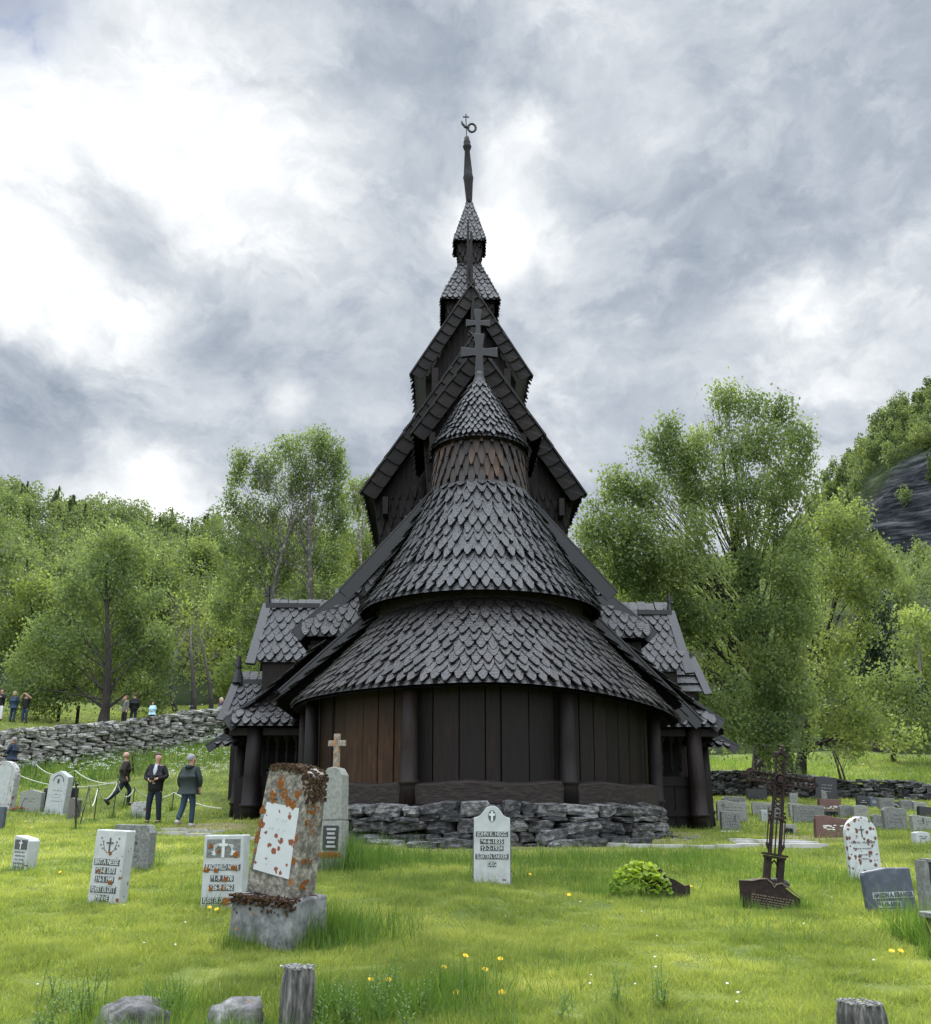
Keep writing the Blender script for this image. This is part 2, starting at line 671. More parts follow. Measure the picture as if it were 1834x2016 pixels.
M_ROOF = mat('tarred_shingle', [(0, (0.0025, 0.0026, 0.0032)), (.45, (0.0061, 0.0068, 0.0080)), (.8, (0.0134, 0.0143, 0.0160)), (1, (0.0428, 0.0416, 0.0398))], scale=16, rough=.45, bump=1, bdist=.03, attr=.45, contrast=1.7, nrough=.45, spec=.5, stretch=(1, 1, 1))
M_ROOFB = mat('weathered_shingle', [(0, (0.0041, 0.0036, 0.0037)), (.5, (0.0115, 0.0102, 0.0104)), (.85, (0.0260, 0.0222, 0.0210)), (1, (0.0752, 0.0630, 0.0524))], scale=16, rough=.45, bump=1, bdist=.03, attr=.45, contrast=1.7, nrough=.45, spec=.5)
M_VERGE = mat('verge_shingle', [(0, (0.0038, 0.0034, 0.0032)), (.5, (0.0106, 0.0084, 0.0080)), (.85, (0.0250, 0.0176, 0.0144)), (1, (0.0768, 0.0504, 0.0360))], scale=14, rough=.6, bump=.7, bdist=.012, attr=.4, spec=.3)
M_TURSH = mat('brown_wall_shingle', [(0, (0.0077, 0.0066, 0.0066)), (.45, (0.0181, 0.0131, 0.0112)), (.7, (0.0452, 0.0240, 0.0140)), (1, (0.1292, 0.0546, 0.0234))], scale=2, rough=.6, bump=.4, bdist=.01, attr=.45, spec=.4)
M_BOARD = mat('tarred_board', [(0, (0.0036, 0.0036, 0.0046)), (.6, (0.0091, 0.0091, 0.0106)), (1, (0.0253, 0.0238, 0.0243))], scale=14, rough=.42, bump=.4, bdist=.01, attr=.2, spec=.5, stretch=(1, 1, 1))
M_WALL = mat('black_plank', [(0, (0.0029, 0.0019, 0.0020)), (.55, (0.0084, 0.0052, 0.0048)), (1, (0.0239, 0.0121, 0.0088))], scale=7, rough=.6, bump=.8, bdist=.02, attr=.35, spec=.25, stretch=(2.2, 2.2, .35))
M_WALLBR = mat('brown_plank', [(0, (0.0044, 0.0029, 0.0023)), (.4, (0.0198, 0.0109, 0.0075)), (.7, (0.0467, 0.0231, 0.0127)), (1, (0.0988, 0.0462, 0.0208))], scale=5, rough=.65, bump=.8, bdist=.02, attr=.35, spec=.2, stretch=(2.2, 2.2, .35), zmix=(3.9, 5.2, (.006, .005, .005)))
M_SILL = mat('sill_beam', [(0, (.006, .005, .005)), (.5, (.018, .012, .010)), (1, (.045, .030, .024))], scale=6, rough=.7, bump=.9, bdist=.03, stretch=(1, 1, 2.5))
M_DARK = mat('dark_interior', [(0, (.004, .004, .005)), (1, (.010, .009, .010))], rough=.8, bump=0)
M_STONE = mat('dry_stone', [(0, (0.0069, 0.0069, 0.0080)), (.38, (0.0322, 0.0322, 0.0345)), (.62, (0.1207, 0.1207, 0.1207)), (.85, (0.2990, 0.2990, 0.2875)), (1, (0.4830, 0.4830, 0.4600))], scale=7, rough=.85, bump=1, bdist=.06, attr=.35, contrast=1.6, nrough=.75, stretch=(1, 1, 2.2))
M_STONEL = mat('lichened_wall_stone', [(0, (0.0270, 0.0243, 0.0225)), (.30, (0.1170, 0.1125, 0.1035)), (.5, (0.2700, 0.2610, 0.2430)), (.75, (0.4680, 0.4590, 0.4230)), (1, (0.6120, 0.6030, 0.5580))], scale=6, rough=.9, bump=1, bdist=.06, attr=.35, contrast=1.6, nrough=.75, stretch=(1, 1, 1.8))
M_GRANITE = mat('grey_granite', [(0, (0.0662, 0.0702, 0.0681)), (.5, (0.1512, 0.1575, 0.1484)), (1, (0.2646, 0.2700, 0.2532))], scale=30, rough=.8, bump=.5, bdist=.01, contrast=1.2, spots=('p', 6, .63, (.10, .11, .09)))
M_LGRANITE = mat('light_granite', [(0, (0.1250, 0.1291, 0.1211)), (.5, (0.2231, 0.2291, 0.2099)), (1, (0.3392, 0.3415, 0.3149))], scale=22, rough=.8, bump=.3, bdist=.01, spots=('p', 7, .64, (.16, .17, .14)))
M_MARBLE = mat('white_marble', [(0, (0.3060, 0.3187, 0.3230)), (.5, (0.4080, 0.4208, 0.4250)), (1, (0.5100, 0.5185, 0.5185))], scale=8, rough=.6, bump=.15, bdist=.005, spots=('dot', 15, .42, (.17, .06, .03), .2), spots2=('p', 9, .70, (.12, .11, .10)))
M_MARBLEC = mat('clean_marble', [(0, (0.2890, 0.3060, 0.3060)), (.5, (0.3825, 0.4037, 0.4037)), (1, (0.4760, 0.4930, 0.4887))], scale=8, rough=.6, bump=.1, bdist=.005, spots=('dot', 11, .30, (.17, .06, .03), .12))
M_MARBLES = mat('spotted_marble', [(0, (0.3168, 0.3432, 0.3520)), (.5, (0.4400, 0.4664, 0.4708)), (1, (0.5456, 0.5632, 0.5632))], scale=8, rough=.6, bump=.1, bdist=.005, spots=('dot', 19, .66, (.13, .05, .035), .7), spots2=('p', 5, .71, (.30, .31, .32)))
M_MARBLEW = mat('weathered_marble', [(0, (0.2125, 0.2125, 0.2040)), (.5, (0.3655, 0.3740, 0.3655)), (1, (0.4930, 0.4930, 0.4845))], scale=9, rough=.7, bump=.6, bdist=.01, spots=('p', 8, .57, (.17, .075, .04)), spots2=('p', 14, .62, (.13, .12, .10), 7.0))
M_OLD = mat('lichened_concrete', [(0, (0.0459, 0.0413, 0.0360)), (.4, (0.1313, 0.1212, 0.1046)), (.65, (0.2494, 0.2313, 0.1976)), (1, (0.4725, 0.4375, 0.3720))], scale=14, rough=.92, bump=.9, bdist=.02, contrast=1.5, nrough=.75, spots=('p', 7.5, .62, (.26, .10, .02)), spots2=('p', 16, .66, (.05, .045, .04), 9.0))
M_PLATE = mat('white_plate', [(0, (0.4250, 0.4505, 0.4760)), (1, (0.5270, 0.5440, 0.5610))], scale=5, rough=.4, bump=0.05, spots=('dot', 17, .6, (.20, .06, .03), .42))
M_MOSS = mat('dry_moss', [(0, (.012, .006, .004)), (.5, (.05, .024, .013)), (1, (.13, .09, .035))], scale=30, rough=1, bump=1, bdist=.03, contrast=1.4)
M_BLACK = mat('polished_black', [(0, (.010, .010, .012)), (1, (.028, .028, .032))], scale=40, rough=.22, bump=0, spec=.5)
M_SLATE = mat('blue_grey_slate', [(0, (.045, .055, .075)), (.6, (.075, .088, .115)), (1, (.12, .135, .16))], scale=12, rough=.55, bump=.4, bdist=.01, spots=('p', 16, .66, (.38, .40, .42)))
M_RED = mat('red_granite', [(0, (.07, .035, .03)), (.6, (.13, .07, .06)), (1, (.20, .12, .10))], scale=40, rough=.5, bump=.1)
M_RUST = mat('rusty_iron', [(0, (.007, .005, .0045)), (.5, (.018, .011, .009)), (1, (.06, .028, .02))], scale=20, rough=.75, bump=.5, bdist=.006, spec=.3)
M_IRON = mat('black_iron', [(0, (.010, .010, .011)), (1, (.03, .028, .026))], rough=.6, bump=0)
M_LETTER = mat('letter_dark', [(0, (.04, .04, .04)), (1, (.09, .09, .09))], rough=.8, bump=0)
M_RECESS = mat('letter_recess', [(0, (.03, .03, .032)), (.5, (.07, .07, .073)), (1, (.18, .175, .175))], scale=60, rough=.9, bump=.4, bdist=.004)
M_LETTERW = mat('letter_white', [(0, (.46, .50, .49)), (1, (.60, .63, .62))], rough=.7, bump=0)
M_LICHEN = mat('orange_lichen', [(0, (.10, .036, .012)), (.6, (.22, .08, .016)), (1, (.34, .15, .03))], scale=40, rough=1, bump=.8, bdist=.004)
M_LEAD = mat('old_post_wood', [(0, (0.0150, 0.0150, 0.0165)), (.45, (0.0675, 0.0660, 0.0638)), (.75, (0.1650, 0.1575, 0.1500)), (1, (0.3150, 0.3150, 0.3000))], scale=12, rough=.9, bump=1, bdist=.02, stretch=(3, 3, .5), contrast=1.4)
M_LICHW = mat('pale_lichen', [(0, (0.0900, 0.0900, 0.0863)), (.5, (0.2100, 0.2100, 0.1988)), (1, (0.3450, 0.3450, 0.3225))], scale=40, rough=1, bump=1, bdist=.01)
M_PATH = mat('pale_slab', [(0, (0.1440, 0.1395, 0.1260)), (.4, (0.3240, 0.3195, 0.2970)), (1, (0.4680, 0.4590, 0.4320))], scale=4, rough=.85, bump=.4, bdist=.02, attr=.3)
M_ROCK = mat('boulder', [(0, (0.0240, 0.0224, 0.0224)), (.4, (0.0800, 0.0776, 0.0760)), (.7, (0.1680, 0.1640, 0.1640)), (1, (0.3360, 0.3360, 0.3200))], scale=9, rough=.9, bump=1, bdist=.03, contrast=1.3, nrough=.7, spots=('p', 6, .68, (.25, .14, .05)))
M_BARK = mat('birch_bark', [(0, (.015, .013, .011)), (.6, (.045, .038, .032)), (1, (.26, .25, .22))], scale=4, rough=.9, bump=1, bdist=.04, contrast=1.5, stretch=(1, 1, .6))
M_BARKD = mat('dark_bark', [(0, (.008, .007, .006)), (.5, (.022, .019, .016)), (1, (.06, .052, .045))], scale=4, rough=.9, bump=1, bdist=.04, stretch=(2, 2, .5))
LT = (.50, (1.75, 1.7, 1.0))


def leafmat(name, a, b_, c, tr=LT):
    return mat(name, [(0, a), (.5, b_), (1, c)], scale=.35, detail=3, rough=.55, bump=0, attr=.6, spec=.3, trans=tr)


M_LF1 = leafmat('birch_leaf', (0.0545, 0.0889, 0.0355), (0.1167, 0.1681, 0.0674), (0.2334, 0.2882, 0.1171))
M_LF2 = leafmat('light_birch_leaf', (0.0672, 0.1013, 0.0362), (0.1343, 0.1812, 0.0634), (0.2351, 0.2825, 0.0997))
M_LF3 = leafmat('yellow_green_leaf', (0.0864, 0.1296, 0.0389), (0.1674, 0.2214, 0.0670), (0.2700, 0.3240, 0.1080))
M_LF4 = leafmat('spruce_needle', (0.0120, 0.0240, 0.0120), (0.0264, 0.0480, 0.0216), (0.0540, 0.0780, 0.0300), (.25, (1.3, 1.3, .8)))
M_FOR = leafmat('forest_leaf', (0.0446, 0.0701, 0.0307), (0.0982, 0.1381, 0.0542), (0.1841, 0.2231, 0.0813))
M_WEED = leafmat('weed_leaf', (.05, .11, .03), (.11, .20, .05), (.24, .33, .10))
GT = (.50, (1.7, 1.8, .9))
M_GRASS = mat('grass_blade', [(0, (0.0603, 0.0968, 0.0282)), (.35, (0.1481, 0.1882, 0.0494)), (.65, (0.2851, 0.3118, 0.0883)), (.88, (0.4387, 0.4193, 0.1531)), (1, (0.6142, 0.5376, 0.3177))], scale=.7, detail=7, rough=.5, bump=0, attr=.45, spec=.3, trans=GT, contrast=1.5)
M_GRASSD = mat('long_grass_blade', [(0, (0.0394, 0.0844, 0.0182)), (.5, (0.0900, 0.1575, 0.0324)), (1, (0.2137, 0.2812, 0.0760))], scale=.8, rough=.5, bump=0, attr=.6, spec=.3, trans=GT)
M_YEL = mat('yellow_petal', [(0, (.75, .45, .01)), (1, (.85, .6, .02))], rough=.6, bump=0)
M_WHT = mat('white_petal', [(0, (.70, .72, .70)), (1, (.85, .86, .84))], rough=.6, bump=0)
M_REDF = mat('red_petal', [(0, (.35, .01, .01)), (1, (.55, .03, .02))], scale=40, rough=.6, bump=0)


def plain(name, c, rough=.8, c2=None, scale=30, bump=.15):
    c2 = c2 or tuple(min(1, v * 1.5 + .003) for v in c)
    return mat(name, [(0, c), (1, c2)], scale=scale, rough=rough, bump=bump, bdist=.01)


# ------------------------------------------------------------------ ground and hills
def ground_mat():
    m = mat('meadow', [(0, (.04, .06, .015)), (.4, (.085, .115, .028)), (.75, (.16, .185, .045)), (1, (.28, .26, .11))], scale=.8, detail=9, rough=.95, bump=.6, bdist=.05, bscale=25, spec=.1)
    t = m.node_tree
    N, Lk = t.nodes, t.links
    b = [n for n in N if n.type == 'BSDF_PRINCIPLED'][0]
    src = b.inputs['Base Color'].links[0].from_socket
    at = N.new('ShaderNodeAttribute')
    at.attribute_name = 'dirt'
    no = N.new('ShaderNodeTexNoise')
    no.inputs['Scale'].default_value = 3
    no.inputs['Detail'].default_value = 8
    g = N.new('ShaderNodeNewGeometry')
    Lk.new(g.outputs['Position'], no.inputs['Vector'])
    rp = N.new('ShaderNodeValToRGB')
    rp.color_ramp.elements[0].color = (.09, .075, .035, 1)
    rp.color_ramp.elements[1].color = (.30, .26, .15, 1)
    Lk.new(no.outputs['Fac'], rp.inputs[0])
    ml = N.new('ShaderNodeMath')
    ml.operation = 'MULTIPLY_ADD'
    ml.use_clamp = True
    Lk.new(no.outputs['Fac'], ml.inputs[0])
    ml.inputs[1].default_value = 1.2
    sb = N.new('ShaderNodeMath')
    sb.operation = 'SUBTRACT'
    Lk.new(at.outputs['Fac'], sb.inputs[0])
    sb.inputs[1].default_value = 0.6
    Lk.new(sb.outputs[0], ml.inputs[2])
    ml2 = N.new('ShaderNodeMath')
    ml2.operation = 'MULTIPLY'
    Lk.new(ml.outputs[0], ml2.inputs[0])
    Lk.new(at.outputs['Fac'], ml2.inputs[1])
    mx = N.new('ShaderNodeMix')
    mx.data_type = 'RGBA'
    Lk.new(ml2.outputs[0], mx.inputs[0])
    Lk.new(src, mx.inputs[6])
    Lk.new(rp.outputs[0], mx.inputs[7])
    Lk.new(mx.outputs[2], b.inputs['Base Color'])
    return m


def hill_mat():
    m = mat('hillside', [(0, (.018, .032, .012)), (.5, (.035, .055, .018)), (1, (.07, .085, .03))], scale=.15, detail=7, rough=1, bump=.5, bdist=.5, spec=.1)
    t = m.node_tree
    N, Lk = t.nodes, t.links
    b = [n for n in N if n.type == 'BSDF_PRINCIPLED'][0]
    src = b.inputs['Base Color'].links[0].from_socket
    at = N.new('ShaderNodeAttribute')
    at.attribute_name = 'dirt'
    g = N.new('ShaderNodeNewGeometry')
    mp = N.new('ShaderNodeMapping')
    mp.inputs['Scale'].default_value = (.30, .30, 1.7)
    mp.inputs['Rotation'].default_value = (0, R(16), 0)
    Lk.new(g.outputs['Position'], mp.inputs[0])
    no = N.new('ShaderNodeTexNoise')
    no.inputs['Scale'].default_value = .30
    no.inputs['Detail'].default_value = 10
    no.inputs['Roughness'].default_value = .68
    Lk.new(mp.outputs[0], no.inputs['Vector'])
    rp = N.new('ShaderNodeValToRGB')
    e = rp.color_ramp.elements
    e[0].position, e[0].color = .42, (.012, .014, .018, 1)
    e[1].position, e[1].color = .66, (.15, .155, .155, 1)
    q = e.new(.52)
    q.color = (.045, .050, .056, 1)
    Lk.new(no.outputs['Fac'], rp.inputs[0])
    mx = N.new('ShaderNodeMix')
    mx.data_type = 'RGBA'
    Lk.new(at.outputs['Fac'], mx.inputs[0])
    Lk.new(src, mx.inputs[6])
    Lk.new(rp.outputs[0], mx.inputs[7])
    Lk.new(mx.outputs[2], b.inputs['Base Color'])
    bp = [n for n in N if n.type == 'BUMP'][0]
    Lk.new(no.outputs['Fac'], bp.inputs['Height'])
    bp.inputs['Distance'].default_value = 6
    bp.inputs['Strength'].default_value = 1
    return m


CHC = (0.13, 23.8)      # centre of the apse


def dirt_at(x, y):
    r = np.hypot(x - CHC[0], (y - CHC[1]))
    d1 = np.clip(1 - np.abs(r - 5.1) / 1.5, 0, 1) * (y < 26)
    d2 = np.clip(1 - np.hypot((x - 7.6) / 1.8, (y - 22.2) / 3.2), 0, 1) * 1.5
    d3 = np.clip(1 - np.hypot((x + 6.4) / 2.0, (y - 23.8) / 3.2), 0, 1) * 1.5
    return np.clip(np.maximum(np.maximum(d1, d2), d3), 0, 1)


def polar(name, radii, m, kindf):
    az = np.concatenate([np.linspace(-PI, R(-52), 24)[:-1], np.linspace(R(-52), R(52), 210)[:-1], np.linspace(R(52), PI, 24)])[:-1]
    nr, na = len(radii), len(az)
    rr, aa = np.meshgrid(radii, az, indexing='ij')
    x = -0.92 + rr * np.sin(aa)
    y = rr * np.cos(aa)
    z = H(x, y)
    v = np.stack([x, y, z], -1).reshape(-1, 3)
    i = np.arange(nr - 1)[:, None] * na
    j = np.arange(na)[None, :]
    j2 = (j + 1) % na
    q = np.stack([i + j, i + j2, i + na + j2, i + na + j], -1).reshape(-1)
    o = npmesh(name, v, 4, q, np.zeros(len(q) // 4), m)
    at = o.data.attributes.new('dirt', 'FLOAT', 'POINT')
    at.data.foreach_set('value', kindf(v).astype(np.float32))
    o.data.polygons.foreach_set('use_smooth', np.ones(len(o.data.polygons), dtype=bool))
    # face upwards
    bm = bmesh.new()
    bm.from_mesh(o.data)
    bmesh.ops.recalc_face_normals(bm, faces=bm.faces)
    if sum(f.normal.z for f in list(bm.faces)[:200]) < 0:
        bmesh.ops.reverse_faces(bm, faces=bm.faces)
    bm.to_mesh(o.data)
    bm.free()
    tag(o, kind='structure')
    return o


def cliff(v):
    x, y = v[:, 0], v[:, 1]
    d = np.hypot(x + .92, y)
    vx = 865 + FPX * (x + 0.92) / np.maximum(y, 0.05)
    D = np.interp(vx, PVX, PD)
    a = sstep((d - D * .695) / (D * .01)) * (1 - sstep((d - D * .775) / (D * .012))) * sstep((vx - 1665) / 40) * (y > 5)
    return a


polar('ground', np.concatenate([[0.4, 1, 2], np.arange(3, 34, .45), np.arange(34, 51, .3), np.arange(51, 62.3, 1.2), [62.5]]), ground_mat(), lambda v: dirt_at(v[:, 0], v[:, 1]))
polar('hills', np.concatenate([np.arange(62.0, 160, 4), np.arange(160, 500, 3.5), [520, 600, 800, 1200, 2500]]), hill_mat(), cliff)


# ------------------------------------------------------------------ stones laid dry
def stone_rows(mb, path, z0f, z1f, depth=.45, rh=(.12, .28), rw=(.25, .7), out=0.0):
    """irregular courses of stones along a polyline path [(x, y)]; heights given by functions of the path length"""
    pts = [Vector((p[0], p[1], 0)) for p in path]
    seg = [(pts[i + 1] - pts[i]).length for i in range(len(pts) - 1)]
    L = sum(seg)

    def at(s):
        s = max(0, min(L - 1e-4, s))
        for i, q in enumerate(seg):
            if s <= q:
                d = (pts[i + 1] - pts[i]).normalized()
                return pts[i] + d * s, math.atan2(d.y, d.x)
            s -= q
        d = (pts[-1] - pts[-2]).normalized()
        return pts[-1], math.atan2(d.y, d.x)
    level = 0.0
    while True:
        hrow = random.uniform(*rh)
        s = random.uniform(-.3, 0)
        placed = 0
        while s < L:
            w = random.uniform(*rw) * (0.7 + hrow / rh[1] * .6)
            hh = hrow * random.uniform(.8, 1.25)
            p, a = at(s + w / 2)
            zb, zt = z0f(s), z1f(s)
            z = zb + level + hh / 2
            if z - hh * .2 < zt:
                mb.rock((p.x + random.uniform(-.03, .03), p.y + random.uniform(-.05, .05), z + random.uniform(-.02, .02)), (w * 1.0, depth * random.uniform(.75, 1.15), hh * 1.04), a + random.uniform(-.15, .15), jit=.14, sq=.62)
                placed += 1
            s += w
        level += hrow * .93
        if not placed:
            break


# ------------------------------------------------------------------ the stave church
CX = 0.13
church = empty('stave_church', (0, 0, 0), label='dark tarred wooden stave church with stacked shingled roofs and a round apse', cat='church')


def shingle(mb, o, t, s, n, w, L, th=.030, tilt=.055, point=.42):
    """one wooden shingle: o lower tip, t across, s up the slope, n outwards"""
    w2 = w * random.uniform(.86, .99)
    ph = random.gauss(0, .035)
    t, s = t * math.cos(ph) + s * math.sin(ph), s * math.cos(ph) - t * math.sin(ph)
    o = o + t * random.uniform(-.008, .008) + s * random.gauss(0, .016)
    out = [(-.5, 1), (-.5, point), (-.33, point * .42), (-.10, 0.0), (.10, 0.0), (.33, point * .42), (.5, point), (.5, 1)]
    tl = tilt * random.uniform(.7, 1.9)
    vs = []
    for lay in (1, 0):
        for a, b_ in out:
            vs.append(o + t * (a * w2) + s * (b_ * L) + n * (tl * (1 - b_) + (th if lay else 0)))
    k = len(out)
    fs = [tuple(reversed(range(k)))]
    for i in range(k - 1):
        fs.append((i, i + 1, k + i + 1, k + i))
    mb.add(vs, fs)


def shingle_quad(mb, A, B, C, D, w=.25, e=.2, L=None, point=.42, th=.028, inset=False):
    """A,B eave left/right, C,D top right/left (seen from outside)"""
    A, B, C, D = map(Vector, (A, B, C, D))
    up = ((D - A) + (C - B)) / 2
    if (D - A).length < .01 or (C - B).length < .01:
        up = ((C + D) / 2 - (A + B) / 2)
    t0 = (B - A).normalized()
    n = t0.cross(up).normalized()
    s = n.cross(t0).normalized()
    hgt = max((D - A).dot(s), (C - B).dot(s))
    rows = max(1, int(hgt / e))
    L = L or e * 2.1
    for r in range(rows + 1):
        v = r * e
        fl = min(1, v / max(.01, (D - A).dot(s)))
        fr = min(1, v / max(.01, (C - B).dot(s)))
        a = A + (D - A) * fl
        b_ = B + (C - B) * fr
        base = (a - A).dot(s)
        xl, xr = (a - A).dot(t0), (b_ - A).dot(t0)
        x = xl + (0 if r % 2 else w / 2)
        if inset:
            nn = max(1, int((xr - xl) / w))
            if xr - xl < w * .6:
                break
            for q in range(nn):
                shingle(mb, A + t0 * (xl + (xr - xl) * (q + .5) / nn) + s * v, t0, s, n, (xr - xl) / nn * .98, min(L, .32), point=point, th=th, tilt=.03)
            continue
        while x <= xr + w * .25:
            shingle(mb, A + t0 * x + s * v, t0, s, n, w, L, point=point, th=th)
            x += w
    mb.add([A, B, C, D], [(0, 1, 2, 3)], .1)


def shingle_cone(mb, c, prof, a0, a1, w=.25, e=.2, L=None, point=.42):
    """prof: (r, z) from eave to top; angle 0 towards the viewer (-Y)"""
    L = L or e * 2.1
    acc = 0.0
    row = 0
    segs = []
    for i in range(len(prof) - 1):
        (r0, z0), (r1, z1) = prof[i], prof[i + 1]
        segs.append((r0, z0, r1, z1, math.hypot(r1 - r0, z1 - z0)))
    tot = sum(q[4] for q in segs)
    v = 0.0
    while v < tot:
        q = v
        for (r0, z0, r1, z1, ln) in segs:
            if q <= ln:
                break
            q -= ln
        f = min(1, q / ln)
        r, z = r0 + (r1 - r0) * f, z0 + (z1 - z0) * f
        dr, dz = (r1 - r0) / ln, (z1 - z0) / ln
        arc = r * (a1 - a0)
        nn = max(5, int(round(arc / w)))
        for k in range(nn + 1):
            a = a0 + (a1 - a0) * (k + (.5 if row % 2 else 0)) / nn
            if a > a1 + 1e-3:
                continue
            rad = Vector((math.sin(a), -math.cos(a), 0))
            t = Vector((math.cos(a), math.sin(a), 0))
            s = rad * dr + Vector((0, 0, dz))
            n = t.cross(s).normalized()
            o = Vector((c[0], c[1], 0)) + rad * r + Vector((0, 0, z))
            shingle(mb, o, t, s, n, arc / nn, min(L, tot - v + .1), point=point)
        v += e
        row += 1
    mb.lathe((c[0], c[1], 0), prof, 40, a0, a1, .1)


def part(name, mb, m, parent=church, **k):
    return mb.build(name, m, parent, **k)


AC = (CX, 23.8)
# foundation of rough stones
mb = MB()
angs = np.linspace(R(-86), R(50), 30)
fp = [(AC[0] + 4.72 * math.sin(a), AC[1] - 4.72 * math.cos(a)) for a in angs]
stone_rows(mb, fp, lambda s: -.12, lambda s: .70, depth=.60, rh=(.07, .27), rw=(.22, .72))
for k in range(26):     # larger slabs and loose stones at the foot
    a = R(random.uniform(-60, 70))
    r_ = random.uniform(4.95, 5.35)
    x_, y_ = AC[0] + r_ * math.sin(a), AC[1] - r_ * math.cos(a)
    mb.rock((x_, y_, Hc(x_, y_) + .04), (random.uniform(.35, .8), random.uniform(.25, .45), random.uniform(.14, .3)), a + random.uniform(-.3, .3), sq=.7)
for (x_, y_, s_) in ((4.13, 22.1, .45), (-4.4, 22.1, .5), (6.3, 26.9, .45), (-6.3, 26.9, .4), (7.0, 28.4, .4), (-6.9, 28.4, .4), (5.6, 26.6, .6), (4.9, 26.2, .5), (-4.9, 26.2, .5), (-5.7, 26.7, .6)):
    mb.rock((x_, y_, Hc(x_, y_) + s_ * .16), (s_ * 1.3, s_, s_ * .7), random.uniform(-.4, .4), sq=.75)
part('foundation', mb, M_STONE)
# core that keeps light out of the building
mb = MB()
mb.lathe((AC[0], AC[1], 0), [(4.45, -.1), (4.45, .74), (3.9, .75)], 40, R(-90), R(90))
mb.lathe((AC[0], AC[1], 0), [(3.85, .7), (3.85, 3.6)], 40, R(-90), R(90))
mb.box((CX, 27.0, 1.8), (8.2, 6.6, 3.8))
mb.box((CX, 33.2, 2.4), (10.4, 9.0, 4.9))
mb.box((CX, 32.8, 6.5), (6.0, 8.6, 4.4))
mb.box((CX, 33.4, 1.4), (12.9, 7.8, 3.1))
part('core_wall', mb, M_DARK)
# sill beams
mb = MB()
for a0, a1 in ((-88, -66), (-66, -23.5), (-21, 21.5), (24, 66), (69, 88)):
    n_ = 8
    rr = [4.42, 4.42, 4.0, 4.0]
    zz = [.72, 1.17, 1.20, .72]
    vs = []
    for k in range(n_ + 1):
        a = R(a0 + (a1 - a0) * k / n_)
        sag = .03 * math.sin(k * 1.3 + a0)
        for q in range(4):
            z_ = zz[q] + (sag if q in (1, 2) else 0)
            vs.append((AC[0] + rr[q] * math.sin(a), AC[1] - rr[q] * math.cos(a), z_))
    fs = []
    for k in range(n_):
        for q in range(4):
            q2 = (q + 1) % 4
            fs.append((k * 4 + q, (k + 1) * 4 + q, (k + 1) * 4 + q2, k * 4 + q2))
    fs += [(3, 2, 1, 0), tuple(n_ * 4 + q for q in range(4))]
    mb.add(vs, fs)
part('sill_beam', mb, M_SILL, bevel=.03)


# plank walls of the apse gallery
def planks(a0, a1, m):
    mb = MB()
    a = a0
    while a < a1 - .5:
        w = min(a1 - a, random.uniform(4.6, 8.4))
        r0 = 4.10 + random.uniform(-.03, .03)
        z1 = 3.35
        g = .09
        vs = []
        for z_ in (1.12, z1):
            for (aa, ro) in ((a + g, r0 - .035), (a + g * 2.2, r0), (a + w - g * 2.2, r0), (a + w - g, r0 - .035), (a + w - g, r0 - .12), (a + g, r0 - .12)):
                q = R(aa)
                vs.append((AC[0] + ro * math.sin(q), AC[1] - ro * math.cos(q), z_))
        mb.add(vs, [(0, 1, 7, 6), (1, 2, 8, 7), (2, 3, 9, 8), (3, 4, 10, 9), (5, 0, 6, 11), (6, 7, 8, 9, 10, 11)])
        a += w
    return part('wall_panel', mb, m)


tag(planks(-90, -23, M_WALLBR), label='wall planks weathered to warm brown')
planks(-23, 23, M_WALL)
planks(23, 90, M_WALL)


# round posts
def post(x, y, z0, z1, r, lean=0.0, ring=1.05):
    mb = MB()
    zr = z0 + .42
    prof = [(z0, r * 1.12), (z0 + .36, r * 1.02), (zr - .03, r * ring), (zr, r * 1.20), (zr + .05, r * 1.20), (zr + .08, r * 1.0), (z0 + 1.2, r * .97), (z1, r * .88)]
    mb.tube([(x + lean * (z_ - z0), y, z_) for z_, _ in prof], [q for _, q in prof], 16)
    o = part('post', mb, M_WALL, smooth=True)
    return o


for a_, z0_ in ((-22.5, .74), (22.5, .74), (-67.5, .40), (67.5, .40)):
    post(AC[0] + 4.33 * math.sin(R(a_)), AC[1] - 4.33 * math.cos(R(a_)), z0_, 3.3, .185 if abs(a_) < 30 else .17)
for s_ in (-1, 1):
    post(CX + s_ * 4.60, 25.3, .15, 3.2, .17)
    post(CX + s_ * 6.30, 26.9, Hc(CX + s_ * 6.3, 26.9) - .05, 2.65, .245, -s_ * .03)
    post(CX + s_ * 6.95, 28.4, Hc(CX + s_ * 6.95, 28.4) - .05, 2.2, .20, -s_ * .03)
# roofs of the apse, three storeys
L1 = [(4.76, 3.16), (4.15, 3.72), (3.3, 4.52), (2.62, 5.22)]
mb = MB()
shingle_cone(mb, (AC[0] + .10, AC[1]), L1, R(-92), R(92), w=.255, e=.262, point=.56)
part('gallery_roof', mb, M_ROOFB)
mb = MB()
mb.lathe((AC[0], AC[1], 0), [(4.62, 3.10), (4.1, 3.42), (2.6, 4.9)], 48, R(-92), R(92))
part('roof_underside', mb, M_DARK)
mb = MB()
for k in range(64):
    a = R(-92 + 184 * k / 64)
    r_ = 2.60
    t = Vector((math.cos(a), math.sin(a), 0))
    mb.box((AC[0] + r_ * math.sin(a), AC[1] - r_ * math.cos(a), 5.45), (.15, .05, .8), (0, 0, a))
part('apse_wall', mb, M_WALL)
L2 = [(3.06, 5.38), (2.55, 6.05), (1.95, 7.05), (1.5, 7.95), (1.30, 8.42)]
mb = MB()
shingle_cone(mb, AC, L2, R(-95), R(95), w=.265, e=.262, point=.62)
part('apse_roof', mb, M_ROOF)
mb = MB()
